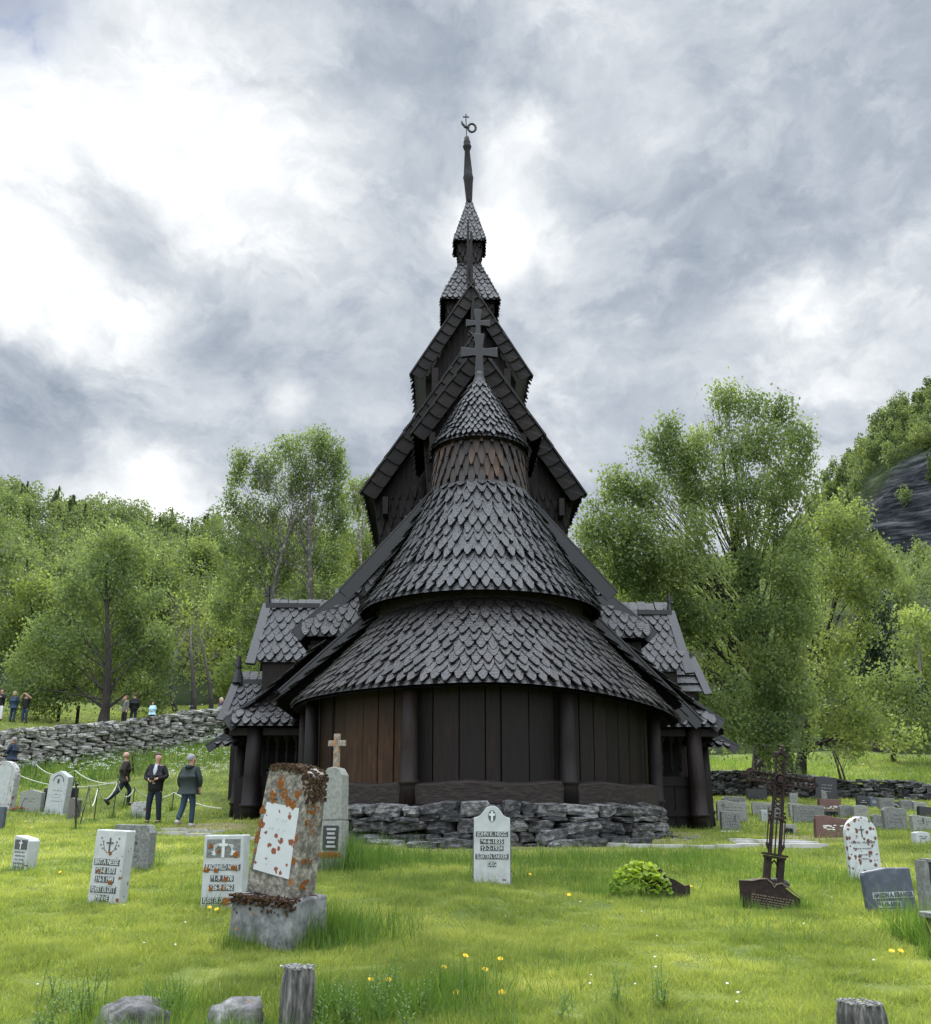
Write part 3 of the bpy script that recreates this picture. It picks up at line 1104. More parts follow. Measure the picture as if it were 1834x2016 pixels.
mb.lathe((AC[0], AC[1], 0), [(2.86, 5.40), (2.4, 5.6), (1.3, 8.2)], 40, R(-95), R(95))
part('roof_underside', mb, M_DARK)
# little round turret
mb = MB()
shingle_cone(mb, AC, [(1.27, 8.30), (1.17, 9.1), (1.10, 9.95)], 0, 2 * PI, w=.25, e=.31, L=.6, point=.92)
part('turret_wall', mb, M_TURSH)
mb = MB()
shingle_cone(mb, AC, [(1.30, 9.68), (1.0, 10.15), (.55, 10.95), (.20, 11.55)], 0, 2 * PI, w=.155, e=.16, point=.6)
part('turret_roof', mb, M_ROOF)
mb = MB()
mb.lathe((AC[0], AC[1], 0), [(1.28, 9.63), (.9, 9.9)], 32)
part('roof_underside', mb, M_DARK)
mb = MB()
mb.lathe((AC[0], AC[1], 0), [(.0, 11.4), (.25, 11.42), (.235, 11.5), (.17, 11.72), (.12, 11.86), (.13, 11.95), (.0, 12.0)], 20)
part('finial', mb, M_BOARD, smooth=True)


def cross(x, y, z0, z1, za, hw, th, m=M_BOARD, dep=.12):
    """flared wooden cross"""
    mb = MB()
    t = th
    pts = [(-t * .75, z0), (t * .75, z0), (t * .62, za - t * .8), (t * 1.0, za - t * .72), (hw, za - t * 1.05), (hw, za + t * .85), (t * .8, za + t * .55), (t * .55, za + t * .9), (t * .95, z1), (-t * .95, z1), (-t * .55, za + t * .9), (-t * .8, za + t * .55), (-hw, za + t * .85), (-hw, za - t * 1.05), (-t * 1.0, za - t * .72), (-t * .62, za - t * .8)]
    n_ = len(pts)
    vs = [Vector((x + a, y - dep / 2, b_)) for a, b_ in pts] + [Vector((x + a, y + dep / 2, b_)) for a, b_ in pts]
    fs = [(0, 1, 2, 15), (15, 2, 3, 6, 7, 10, 11, 14), (3, 4, 5, 6), (7, 8, 9, 10), (11, 12, 13, 14)]
    fs = fs + [tuple(n_ + i for i in reversed(f)) for f in fs] + [((i + 1) % n_, i, n_ + i, n_ + (i + 1) % n_) for i in range(n_)]
    mb.add(vs, fs)
    return part('roof_cross', mb, m, bevel=.01)


cross(CX, 23.8, 11.95, 13.08, 12.55, .50, .155)
cross(CX, 24.55, 12.9, 14.20, 13.78, .34, .11)


def gable(Yf, Yb, hw, ze, za, name, wall_hw, wz0, wz1, whb, m=M_ROOF, band=.46, wshing=True, sh=.42, vw=.40):
    """saddle roof along Y, its front verge hung with big shingles, and the wall under it"""
    A = Vector((CX, Yf, za))
    mb = MB()
    for s_ in (-1, 1):
        E_ = Vector((CX + s_ * hw, Yf, ze))
        d = (A - E_)
        ln = d.length
        d.normalize()
        nrm = Vector((-d.z * s_ * -1, 0, d.x * s_ * -1))
        nrm = Vector((s_ * abs(d.z), 0, abs(d.x)))
        B1, B2 = Vector((E_.x, Yb, ze)), Vector((CX, Yb, za))
        # roof slabs and shingles on top
        if s_ < 0:
            shingle_quad(mb, B1 + nrm * .05, E_ + nrm * .05, A + nrm * .05, B2 + nrm * .05, w=.3, e=.26)
        else:
            shingle_quad(mb, E_ + nrm * .05, B1 + nrm * .05, B2 + nrm * .05, A + nrm * .05, w=.3, e=.26)
        mb.add([E_ - nrm * .03, A - nrm * .03, B2 - nrm * .03, B1 - nrm * .03], [(0, 1, 2, 3)], .1)
    o = part(name, mb, m)
    vb = MB()
    for s_ in (-1, 1):
        E_ = Vector((CX + s_ * hw, Yf, ze))
        d = (A - E_)
        ln = d.length
        d.normalize()
        nrm = Vector((s_ * abs(d.z), 0, abs(d.x)))
        front = Vector((0, -1, 0))
        inn = -nrm
        # overlapping verge boards, each a broad shingle with a curved end
        k_ = int(ln / vw)
        for i in range(k_):
            o_ = E_ + d * (i * ln / k_)
            end_ = 1.0 if i == k_ - 1 else 1.35
            tl = .05
            u = d
            wd = band
            pts = []
            for (al, ac) in ((0, .06), (-.02, -.1 * 1), (.0, -.5), (.07, -.85), (.16, -1.0), (end_, -1.0), (end_, .06)):
                pts.append(o_ + u * (al * ln / k_) + nrm * (ac * wd if ac < 0 else ac) + front * (.10 - .05 * min(al, 1.2)) + Vector((0, (ac * .10) if ac < 0 else 0, 0)) * -1)
            back = [p_ + Vector((0, .04, 0)) for p_ in pts]
            n_ = len(pts)
            fs = [tuple(range(n_)), tuple(reversed(range(n_, 2 * n_)))] + [((q + 1) % n_, q, n_ + q, n_ + (q + 1) % n_) for q in range(n_)]
            if s_ > 0:
                fs = [tuple(reversed(f)) for f in fs]
            vb.add(pts + back, fs)
        # thin cap along the roof edge
        vb.beam(E_ + nrm * .10 + front * .02 - d * .08, A + nrm * .10 + front * .02, .26, .05, up=nrm, col=.5)
    part('verge', vb, M_VERGE)
    # gable wall
    wb = MB()
    yw = Yf + .60
    zt = za - (za - ze) * .12
    wb.add([(CX - wall_hw, yw, wz1), (CX + wall_hw, yw, wz1), (CX, yw, zt + .1)], [(0, 1, 2)], .2)
    x = -wall_hw
    while x < wall_hw:
        w_ = random.uniform(.14, .24)
        xc = x + w_ / 2
        top = wz1 + (zt - wz1) * (1 - abs(xc) / wall_hw)
        if top > wz1 + .1:
            wb.box((CX + xc, yw - .02, (wz1 + top) / 2), (w_ * .93, .05, top - wz1))
        x += w_
    for s_ in (-1, 1):
        wb.add([(CX + s_ * wall_hw, yw, wz1), (CX + s_ * whb, yw, wz0), (CX + s_ * whb, Yb - .3, wz0), (CX + s_ * wall_hw, Yb - .3, wz1)], [(0, 1, 2, 3) if s_ < 0 else (3, 2, 1, 0)], .3)
    if wshing:
        shingle_quad(wb, (CX - whb, yw, wz0), (CX + whb, yw, wz0), (CX + wall_hw, yw, wz1), (CX - wall_hw, yw, wz1), w=.24, e=.30, L=.58, point=.8)
        for s_ in (-1, 1):     # shingles of the side walls, seen edge on
            k_ = int((wz1 - wz0) / .16)
            for i in range(k_):
                z_ = wz0 + (wz1 - wz0) * i / k_
                f_ = i / k_
                x_ = whb + (wall_hw - whb) * f_
                wb.box((CX + s_ * (x_ + .03), yw + .6, z_), (.07, 1.3, .22), (0, s_ * .25, 0))
    else:
        wb.add([(CX - whb, yw, wz0), (CX + whb, yw, wz0), (CX + wall_hw, yw, wz1), (CX - wall_hw, yw, wz1)], [(0, 1, 2, 3)], .2)
    part('gable_wall', wb, M_WALL)
    return o


gable(24.75, 28.2, 1.76, 10.48, 13.02, 'chancel_roof', 1.46, 7.9, 10.62, 1.22, band=.30, vw=.36)
gable(28.0, 35.5, 3.40, 9.72, 14.85, 'nave_roof', 3.10, 7.6, 9.95, 2.80, m=M_ROOFB, band=.38, vw=.42)
gable(30.0, 33.8, 1.98, 14.52, 17.75, 'belfry_roof', 1.58, 12.9, 14.6, 1.46, m=M_ROOFB, band=.30, wshing=False, vw=.36)
# brackets and louvres of the belfry
for s_ in (-1, 1):
    for bc, bs in (((CX + s_ * 1.25, 30.22, 14.3), (.22, .3, 1.1)), ((CX + s_ * 2.75, 28.25, 9.35), (.16, .5, .55)), ((CX + s_ * 1.28, 24.95, 10.2), (.16, .3, .8))):
        mb = MB()
        mb.box(bc, bs)
        part('bracket', mb, M_WALL)
mb = MB()
mb.box((CX, 30.25, 13.55), (2.6, .12, .14))
part('rail', mb, M_WALL)
for x_, z_ in ((-.55, 14.9), (.55, 14.9), (-.75, 14.0), (.75, 14.0)):
    mb = MB()
    mb.box((CX + x_, 30.34, z_), (.42, .06, .42))
    part('opening', mb, M_DARK)


def pyr(cy, hw, ze, za, wall_hw, whb, wz0, e=.2, w=.2, top=.06):
    mb = MB()
    c = Vector((CX, cy, 0))
    ca = [(-1, -1), (1, -1), (1, 1), (-1, 1)]
    for i in range(4):
        a, b_ = ca[i], ca[(i + 1) % 4]
        shingle_quad(mb, (CX + a[0] * hw, cy + a[1] * hw, ze), (CX + b_[0] * hw, cy + b_[1] * hw, ze), (CX + b_[0] * top, cy + b_[1] * top, za), (CX + a[0] * top, cy + a[1] * top, za), w=w, e=e, inset=True)
        mb.beam((CX + a[0] * hw, cy + a[1] * hw, ze), (CX + a[0] * top, cy + a[1] * top, za), .07, .07)
    part('spire_roof', mb, M_ROOFB)
    wb = MB()
    for i in range(4):
        a, b_ = ca[i], ca[(i + 1) % 4]
        shingle_quad(wb, (CX + a[0] * whb, cy + a[1] * whb, wz0), (CX + b_[0] * whb, cy + b_[1] * whb, wz0), (CX + b_[0] * wall_hw, cy + b_[1] * wall_hw, ze + .1), (CX + a[0] * wall_hw, cy + a[1] * wall_hw, ze + .1), w=.16, e=.2, L=.4, point=.6)
    part('spire_wall', wb, M_WALL)


cC = 31.9
zC = Pc(925, 588, cC - 1.05).z
zD = Pc(920, 472, cC - .58).z
zDt = Pc(918, 400, cC).z
zS = Pc(915, 270, cC).z
pyr(cC, 1.05, zC, zC + 2.5, .80, .74, zC - 1.5)
pyr(cC, .58, zD, zDt, .40, .30, zC + 1.2, e=.16, w=.15)
for k in range(-1, 2):
    mb = MB()
    mb.box((CX + k * .5, cC - .83, zC - .75), (.22, .05, .5))
    part('opening', mb, M_DARK)
mb = MB()
xs = CX - .05
hS = zS - zDt
prof = [(0, .13), (.10, .12), (.35, .17), (.42, .20), (.46, .17), (.52, .16), (.80, .10), (.84, .15), (.87, .17), (.90, .12), (.93, .14), (.96, .10), (1.0, .09)]
mb.tube([(CX - .10 * q, cC, zDt - .15 + (hS + .15) * q) for q, _ in prof], [r_ for _, r_ in prof], 12)
part('spire_pole', mb, M_WALL, smooth=True)
# weather vane
vn = MB()
vx0 = CX - .10
zv = zS
vn.tube([(vx0, cC, zv - .05), (vx0 - .03, cC, zv + .85)], .018, 6)
vn.box((vx0 - .03, cC, zv + .88), (.04, .03, .30))
vn.box((vx0 - .03, cC, zv + .90), (.24, .03, .04))
ring_ = [(vx0 + .20 + .15 * math.cos(q), cC, zv + .42 + .18 * math.sin(q)) for q in np.linspace(0, 2 * PI, 18)]
vn.tube(ring_, .045, 6)
vn.tube([(vx0 - .2, cC, zv + .72), (vx0 - .17, cC, zv + .60), (vx0 - .06, cC, zv + .46), (vx0 + .1, cC, zv + .42)], [.02, .05, .06, .05], 6)
part('weather_vane', vn, M_IRON)
# openwork ridge combs, seen end on
mb = MB()
for (Y0, Y1, zr, h_) in ((28.0, 29.9, 14.85, .55), (30.0, 31.2, 17.75, 1.1), (24.9, 28.0, 13.02, .35)):
    mb.box((CX, (Y0 + Y1) / 2, zr + h_ / 2), (.10, Y1 - Y0, h_))
for k, (yy, z0_, z1_) in enumerate(((30.1, 17.6, 19.2), (30.4, 17.9, 19.9), (30.7, 18.3, 20.6), (31.0, 18.8, 21.2), (28.2, 14.7, 16.3), (28.6, 14.9, 16.8))):
    mb.tube([(CX - .08 + .05 * (k % 3), yy, z0_), (CX - .09 + .05 * (k % 3), yy, z1_)], [.07, .035], 6)
part('ridge_comb', mb, M_WALL)


# side roofs, verge boards and hips: one set per side
def sideset(s_):
    X = lambda v: CX + s_ * v
    # chancel gallery roof (outer, low) and its boards
    def lean(name, xo, zo, xi, zi, Y0, Y1, m=M_ROOF):
        mb = MB()
        if s_ < 0:
            shingle_quad(mb, (X(xo), Y1, zo), (X(xo), Y0, zo), (X(xi), Y0, zi), (X(xi), Y1, zi), w=.27, e=.24)
        else:
            shingle_quad(mb, (X(xo), Y0, zo), (X(xo), Y1, zo), (X(xi), Y1, zi), (X(xi), Y0, zi), w=.27, e=.24)
        mb.add([(X(xo), Y0, zo - .06), (X(xo), Y1, zo - .06), (X(xi), Y1, zi - .06), (X(xi), Y0, zi - .06)], [(0, 1, 2, 3)], .1)
        part(name, mb, m)

    def board(a, b_, w=.32, t=.10, y=0, name='verge_board', n=1):
        mb = MB()
        d = (Vector(b_) - Vector(a)).normalized()
        nr = Vector((-d.z * 1, 0, d.x))
        if nr.z < 0:
            nr = -nr
        mb.beam(a, b_, t * 2.2, w * .5, up=nr)
        # front face board a little proud, and the moulded cap above
        fa = Vector(a) + Vector((0, -.13, 0)) - nr * .10
        fb_ = Vector(b_) + Vector((0, -.13, 0)) - nr * .10
        mb.beam(fa, fb_, .05, w, up=nr)
        mb.beam(Vector(a) + nr * (w * .30), Vector(b_) + nr * (w * .30), t * 3.2, .045, up=nr)
        return part(name, mb, M_BOARD)
    # straight parts next to the half round roofs
    lean('gallery_roof', 5.15, 3.02, 2.60, 5.25, 23.8, 26.9, M_ROOF)
    lean('aisle_roof', 3.10, 5.40, 1.25, 8.45, 23.8, 27.8)
    lean('nave_gallery_roof', 7.15, 2.42, 4.5, 4.85, 27.0, 37.5)
    lean('nave_aisle_roof', 5.20, 5.12, 2.60, 7.95, 27.4, 37.0)
    # gables closing those slopes towards the viewer
    mb = MB()
    shingle_quad(mb, *( [(X(3.35), 24.7, 5.95), (X(2.0), 24.7, 5.95), (X(1.2), 24.95, 8.5), (X(1.25), 24.95, 8.45)] if s_ < 0 else [(X(2.0), 24.7, 5.95), (X(3.35), 24.7, 5.95), (X(1.25), 24.95, 8.45), (X(1.2), 24.95, 8.5)]), w=.27, e=.25)
    part('hip_roof', mb, M_ROOF)
    board((X(1.25), 24.75, 8.72), (X(3.66), 24.75, 5.98), w=.34)
    # chancel gallery verges: two boards side by side
    if s_ < 0:
        board(Pc(735, 1203, 25.4), Pc(553, 1366, 25.1), w=.26)
        board(Pc(750, 1214, 25.0), Pc(580, 1386, 24.8), w=.22)
    else:
        board(Pc(1160, 1205, 25.4), Pc(1380, 1424, 25.1), w=.24)
        board(Pc(1146, 1220, 25.0), Pc(1352, 1414, 24.8), w=.24)
    # nave aisle hip and verge
    mb = MB()
    q = [(X(5.05), 26.95, 5.12), (X(3.0), 26.95, 5.12), (X(2.5), 28.0, 7.7), (X(2.55), 28.0, 7.75)]
    if s_ > 0:
        q = [q[1], q[0], q[3], q[2]]
    shingle_quad(mb, *q, w=.27, e=.23)
    part('hip_roof', mb, M_ROOFB)
    board((X(2.30), 27.75, 7.90), (X(5.28), 27.2, 5.20), w=.36)
    # nave gallery hip and verge
    mb = MB()
    q = [(X(6.85), 26.55, 2.55), (X(4.4), 26.55, 2.55), (X(4.35), 28.4, 4.7), (X(4.4), 28.4, 4.75)]
    if s_ > 0:
        q = [q[1], q[0], q[3], q[2]]
    shingle_quad(mb, *q, w=.27, e=.23)
    part('hip_roof', mb, M_ROOFB)
    board((X(4.30), 28.3, 4.86), (X(7.05), 26.85, 2.62), w=.40)
    # lowest corner roof
    mb = MB()
    q = [(X(7.65), 28.0, 2.0), (X(6.7), 28.0, 2.0), (X(6.6), 28.9, 2.75), (X(6.75), 28.9, 2.75)]
    if s_ > 0:
        q = [q[1], q[0], q[3], q[2]]
    shingle_quad(mb, *q, w=.24, e=.2)
    part('hip_roof', mb, M_ROOFB)
    board((X(6.95), 28.5, 2.62), (X(7.85), 28.1, 1.98), w=.2, t=.06)
    # walls under the eaves
    mb = MB()
    x = 2.6
    while x < 4.8:
        w_ = random.uniform(.18, .3)
        mb.box((X(x), 27.45, 4.7), (w_ * .94, .08, 1.0))
        x += w_
    mb.box((X(4.75), 29.5, 4.6), (.12, 4.0, 1.2))
    for k in range(9):
        mb.box((X(4.66), 27.42, 4.2 + k * .1), (.22 + k * .03, .10, .08))
    x = 1.6
    while x < 3.1:
        w_ = random.uniform(.18, .3)
        mb.box((X(x), 24.95, 5.5), (w_ * .94, .08, 1.0))
        x += w_
    for k in range(8):     # dark shaggy shingle ends under the chancel eave
        mb.box((X(2.95), 24.85, 5.25 + k * .1), (.30 + k * .04, .16, .07), (0, s_ * .3, 0))
    part('eave_wall', mb, M_WALL)
    # gallery front with low panel, rail and turned balusters
    mb = MB()
    x = 4.35
    zg = Hc(X(5.4), 27.2)
    while x < 6.7:
        w_ = random.uniform(.28, .45)
        mb.box((X(x + w_ / 2), 27.22, (zg + 1.25) / 2), (w_ * .95, .08, 1.25 - zg))
        x += w_
    mb.box((X(5.45), 27.18, 1.18), (2.3, .10, .26))
    mb.box((X(5.45), 27.16, .30), (2.3, .12, .18))
    mb.box((X(5.5), 27.0, 2.52), (2.9, .22, .20))
    mb.box((X(4.30), 26.0, 1.5), (.12, 2.6, 3.2))
    mb.box((X(7.05), 30.0, .6), (.10, 3.2, 1.5))
    part('gallery_front', mb, M_WALL)
    for k in range(7):
        mb = MB()
        x_ = 4.55 + k * .27
        mb.lathe((X(x_), 27.2, 0), [(.03, 1.3), (.055, 1.4), (.03, 1.5), (.05, 1.62), (.045, 1.8), (.025, 1.9), (.05, 1.98), (.03, 2.05), (.07, 2.15), (.13, 2.28)], 8)
        part('baluster', mb, M_WALL)
    # side porches
    mb = MB()
    rx, re = (6.95, 7.05)
    zr, ze = (6.82, 4.75) if s_ < 0 else (6.66, 4.50)
    q = [(X(re), 30.7, ze), (X(4.2), 30.7, ze), (X(4.2), 31.9, zr), (X(rx - .1), 31.9, zr)]
    if s_ > 0:
        q = [q[1], q[0], q[3], q[2]]
    shingle_quad(mb, *q, w=.30, e=.27)
    part('porch_roof', mb, M_ROOF if s_ < 0 else M_ROOFB)
    mb = MB()
    mb.beam((X(4.3), 31.85, zr + .05), (X(rx + .05), 31.85, zr + .05), .18, .16)
    mb.beam((X(rx + .02), 31.9, zr + .1), (X(re + .16), 30.62, ze - .08), .10, .30, up=Vector((s_, 0, 0)))
    mb.beam((X(rx + .02), 31.9, zr + .1), (X(re + .16), 33.2, ze - .08), .10, .30, up=Vector((s_, 0, 0)))
    mb.tube([(X(rx), 31.9, zr), (X(rx), 31.9, zr + .35), (X(rx), 31.9, zr + .5), (X(rx), 31.9, zr + .75)], [.12, .06, .07, .05], 6)
    mb.box((X(rx), 31.9, zr + .52), (.26 if s_ < 0 else .18, .07, .08))
    mb.tube([(X(rx - .05), 31.9, zr + .45), (X(rx + .14), 31.9, zr + .40)], .04, 6)
    part('porch_gable', mb, M_BOARD)
    mb = MB()
    mb.box((X(5.4), 32.0, (ze + 2) / 2 + .1), (2.9, 2.3, ze - 2 + .2))
    part('porch_wall', mb, M_WALL)
    # outer, lower porch
    if s_ < 0:
        zr2, ze2, rx2, re2 = 4.20, 2.95, 7.85, 8.1
    else:
        zr2, ze2, rx2, re2 = 5.05, 3.85, 7.62, 7.85
    mb = MB()
    q = [(X(re2), 31.2, ze2), (X(6.6), 31.2, ze2), (X(6.6), 31.95, zr2), (X(rx2 - .1), 31.95, zr2)]
    if s_ > 0:
        q = [q[1], q[0], q[3], q[2]]
        A_, B_, C_, D_ = map(Vector, q)
        for k in range(4):
            f0, f1 = k / 4, (k + 1) / 4
            a, b_, c_, d_ = A_ + (D_ - A_) * f0, B_ + (C_ - B_) * f0, B_ + (C_ - B_) * f1, A_ + (D_ - A_) * f1
            off = Vector((0, -.05, .03))
            mb.add([a + off, b_ + off, c_, d_, a, b_], [(0, 1, 2, 3), (4, 5, 1, 0)])
    else:
        shingle_quad(mb, *q, w=.28, e=.24)
    part('porch_roof', mb, M_ROOF)
    mb = MB()
    mb.beam((X(6.6), 31.9, zr2 + .04), (X(rx2 + .02), 31.9, zr2 + .04), .14, .16)
    mb.beam((X(rx2 + .02), 31.9, zr2 + .08), (X(re2 + .08), 31.1, ze2 - .08), .08, .26, up=Vector((s_, 0, 0)))
    mb.beam((X(rx2 + .02), 31.9, zr2 + .08), (X(re2 + .08), 32.7, ze2 - .08), .08, .26, up=Vector((s_, 0, 0)))
    if s_ < 0:
        mb.tube([(X(rx2), 31.9, zr2), (X(rx2), 31.9, zr2 + .45), (X(rx2), 31.9, zr2 + .55), (X(rx2), 31.9, zr2 + .92)], [.22, .10, .11, .07], 8)
        mb.box((X(rx2 + .05), 31.9, zr2 + .62), (.26, .10, .10))
    else:
        mb.tube([(X(rx2), 31.9, zr2), (X(rx2), 31.9, zr2 + .38)], [.06, .03], 6)
        mb.tube([(X(rx2 - .05), 31.9, zr2 + .2), (X(rx2 + .12), 31.9, zr2 + .24)], .03, 6)
    part('porch_gable', mb, M_BOARD)
    mb = MB()
    x = 6.5
    while x < rx2 - .1:
        mb.box((X(x), 31.35, ze2 / 2), (.22, .1, ze2))
        x += .235
    mb.box((X((6.6 + rx2) / 2), 32.2, ze2 / 2), (rx2 - 6.5, 1.4, ze2 - .1))
    part('porch_wall', mb, M_WALL)


sideset(-1)
sideset(1)


def settle():
    """put every part of the church on the slope: levels and widths follow from the part's own distance"""
    p0, p1 = PITCH - DP, PITCH

    def lift(zr, Y):
        z2 = Y * math.tan(math.atan(zr / Y) + DP)
        return z2, (Y * math.cos(p1) + z2 * math.sin(p1)) / (Y * math.cos(p0) + zr * math.sin(p0))
    for o in list(church.children):
        vs = o.data.vertices
        co = np.empty(len(vs) * 3)
        vs.foreach_get('co', co)
        co = co.reshape(-1, 3)
        rmax = np.hypot(co[:, 0] - AC[0], co[:, 1] - AC[1]).max()
        round_ = o.name.split('.')[0] in ('foundation', 'sill_beam', 'wall_panel', 'apse_wall', 'apse_roof', 'turret_wall', 'turret_roof', 'roof_underside', 'finial') or (o.name.startswith(('post', 'gallery_roof')) and co[:, 1].min() < 23.6 and rmax < 5.6)
        yr = co[:, 1].min()
        for q in co:
            if round_:
                dx, dy = q[0] - AC[0], q[1] - AC[1]
                r_ = math.hypot(dx, dy)
                Y = AC[1] - min(r_, 5.2)
                z2, k = lift(q[2] - CAM.z, Y)
                cx_ = (AC[0] - CAM.x - AC[1] * math.tan(YAW)) * k + CAM.x + AC[1] * math.tan(YAW)
                sag = 0
                if o.name in ('gallery_roof', 'roof_underside') and r_ < 5.6 and dx > 0:
                    sag = .42 * min(1, dx / 4.6) ** 1.6
                elif o.name in ('gallery_roof', 'roof_underside'):
                    sag = .06 * min(1, -dx / 4.6)
                q[0], q[1], q[2] = cx_ + dx * k, AC[1] + dy * k, z2 + CAM.z - sag
            else:
                z2, k = lift(q[2] - CAM.z, yr)
                off = CAM.x + yr * math.tan(YAW)
                q[0], q[2] = (q[0] - off) * k + off, z2 + CAM.z
        vs.foreach_set('co', co.ravel())
        o.data.update()


settle()


# ------------------------------------------------------------------ dry stone walls
def yl_at(x):
    return float(np.interp(x, WX, WY))


def wall_part(x0, x1, label, m, extra, depth, rh, rw):
    xs_ = np.arange(x0, x1, .8)
    path = [(x, yl_at(x) + .10) for x in xs_]
    cum = [0]
    for i in range(1, len(path)):
        cum.append(cum[-1] + math.dist(path[i], path[i - 1]))
    zb = [Hs(p[0], p[1] - .35) - .08 for p in path]
    zt = [Hs(p[0], p[1] + .9) + extra for p in path]
    mb = MB()
    stone_rows(mb, path, lambda s: float(np.interp(s, cum, zb)), lambda s: float(np.interp(s, cum, zt)), depth=depth, rh=rh, rw=rw)
    o = mb.build('dry_stone_wall', m)
    tag(o, label, 'stone wall')


wall_part(-27, -8.2, 'long grey lichened dry stone wall holding up the grassy terrace on the left', M_STONEL, .06, .6, (.11, .27), (.18, .62))
wall_part(9.5, 30, 'low dark dry stone wall behind the gravestones on the right', M_STONE, .08, .6, (.11, .26), (.2, .6))

TUFTS = []     # (x, y, radius, blade length, count)


def ppm(p):
    return FPX / ((Vector(p) - CAM).dot(FW))


# ------------------------------------------------------------------ gravestones
def outline(kind, w, h):
    a = w / 2
    if kind == 'arch':
        r = min(a, h * .5)
        pts = [(-a, 0), (a, 0)] + [(a * math.cos(q), h - r + r * math.sin(q)) for q in np.linspace(0, PI, 15)]
    elif kind == 'lowarch':
        pts = [(-a, 0), (a, 0)] + [(a * math.cos(q), h * .86 + h * .14 * math.sin(q)) for q in np.linspace(0, PI, 11)]
    elif kind == 'wave':
        pts = [(-a, 0), (a * .94, 0), (a, h * .85)] + [(a * (1 - 2 * t), h * (.91 + .05 * math.sin(t * 2 * PI + 2.6) + .05 * math.sin(t * PI))) for t in np.linspace(.03, .97, 12)] + [(-a, h * .82)]
    elif kind == 'slant':
        pts = [(-a * .9, 0), (a * .92, 0), (a, h * .86), (a * .8, h * .93), (-a * .85, h), (-a, h * .95)]
    elif kind == 'clip':
        pts = [(-a, 0), (a, 0), (a, h * .84), (a * .82, h), (-a * .82, h), (-a, h * .84)]
    elif kind == 'gable':
        pts = [(-a, 0), (a, 0), (a, h * .88), (0, h), (-a, h * .88)]
    elif kind == 'rough':
        pts = [(-a * .92, 0), (a * .95, 0), (a, h * .3), (a * .96, h * .7), (a * .99, h * .9), (a * .7, h * .97), (a * .2, h * .95), (-a * .25, h), (-a * .8, h * .97), (-a, h * .86), (-a * .95, h * .4)]
    elif kind == 'ogee':
        pts = [(-a * 1.05, 0), (a * 1.05, 0), (a * .97, h * .72), (a * .97, h * .85), (a * .78, h * .862), (a * .62, h * .885), (a * .48, h * .93), (a * .33, h * .975), (a * .14, h), (-a * .10, h)]
        pts += [(-a * .30, h * .98), (-a * .46, h * .93), (-a * .60, h * .89), (-a * .78, h * .865), (-a * .97, h * .857), (-a * .97, h * .72)]
    else:
        pts = [(-a, 0), (a, 0), (a, h), (-a, h)]
    return pts


def grave(name, label, x0, y0, x1, y1, kind, m, thick=.12, yaw=0, lean=0, tiltb=0, cat='gravestone', group=None, bevel=.012, tuft=1.0, sink=.05, depth=None):
    c = G((x0 + x1) / 2, y1)
    k = ppm(c)
    w, h = (x1 - x0) / k, (y1 - y0) / k
    if depth:
        p_ = P((x0 + x1) / 2, y0, depth)
        c = Vector((p_.x, p_.y, Hs(p_.x, p_.y)))
        w, h = (x1 - x0) / ppm(p_), p_.z - c.z
    w *= 1 / max(.7, math.cos(R(yaw)))
    e = empty(name, (c.x, c.y, c.z - sink), (R(tiltb), R(lean), R(yaw)), label, cat, group)
    mb = MB()
    mb.prism(outline(kind, w, h + sink), -thick / 2, thick / 2)
    mb.build('slab', m, e, bevel=bevel)
    e['w'], e['h'], e['th'] = w, h + sink, thick
    if tuft:
        TUFTS.append((c.x, c.y, w * .62, .16 * tuft, int(260 * tuft * w / .5)))
    return e


FONT_CACHE = {}


def text(parent, body, cz, size, m=M_LETTER, x=0, y=None, ext=.004, width=None, name='lettering', bold=.0):
    cu = bpy.data.curves.new('t', 'FONT')
    cu.body = body
    cu.size = size
    cu.align_x = 'CENTER'
    cu.align_y = 'CENTER'
    cu.extrude = ext
    cu.offset = bold
    o = bpy.data.objects.new('t', cu)
    COL.objects.link(o)
    bpy.context.view_layer.update()
    me = bpy.data.meshes.new_from_object(o.evaluated_get(bpy.context.evaluated_depsgraph_get()))
    bpy.data.objects.remove(o)
    bpy.data.curves.remove(cu)
    if width and len(me.vertices):
        xs_ = [v.co.x for v in me.vertices]
        k = width / (max(xs_) - min(xs_))
        for v in me.vertices:
            v.co.x *= k
    me.name = name
    me.materials.clear()
    me.materials.append(m)
    q = bpy.data.objects.new(name, me)
    COL.objects.link(q)
    q.parent = parent
    q.rotation_euler = (R(90), 0, 0)
    q.location = (x, (-parent['th'] / 2 - ext) if y is None else y, cz)
    return q


def plate(parent, cx, cz, w, h, m, t=.006, name='panel', y=None, pts=None):
    mb = MB()
    y = -parent['th'] / 2 if y is None else y
    if pts:
        mb.prism(pts, y - t, y + .001)
    else:
        mb.box((cx, y - t / 2 + .0005, cz), (w, t, h))
    return mb.build(name, m, parent)


def marks(parent, rows, m=M_LETTER, t=.003):
    """weathered, unreadable lines of writing: short broken strokes"""
    mb = MB()
    for (cz, w, hh) in rows:
        x = -w / 2
        while x < w / 2:
            q = random.uniform(.4, 1.0) * hh
            if random.random() < .85:
                mb.box((x + q / 2, -parent['th'] / 2 - t / 2 + .0005, cz + random.uniform(-.06, .06) * hh), (q * .55, t, hh * random.uniform(.4, .95)))
            x += q
    if mb.v:
        mb.build('lettering', m, parent)


def small_cross(parent, cx, cz, h, w, t, m, ext=.006, flare=0):
    mb = MB()
    y = -parent['th'] / 2 - ext / 2 + .0005
    mb.box((cx, y, cz), (t, ext, h))
    mb.box((cx, y - .001, cz + h * .17), (w, ext, t))
    return mb.build('carved_cross', m, parent)


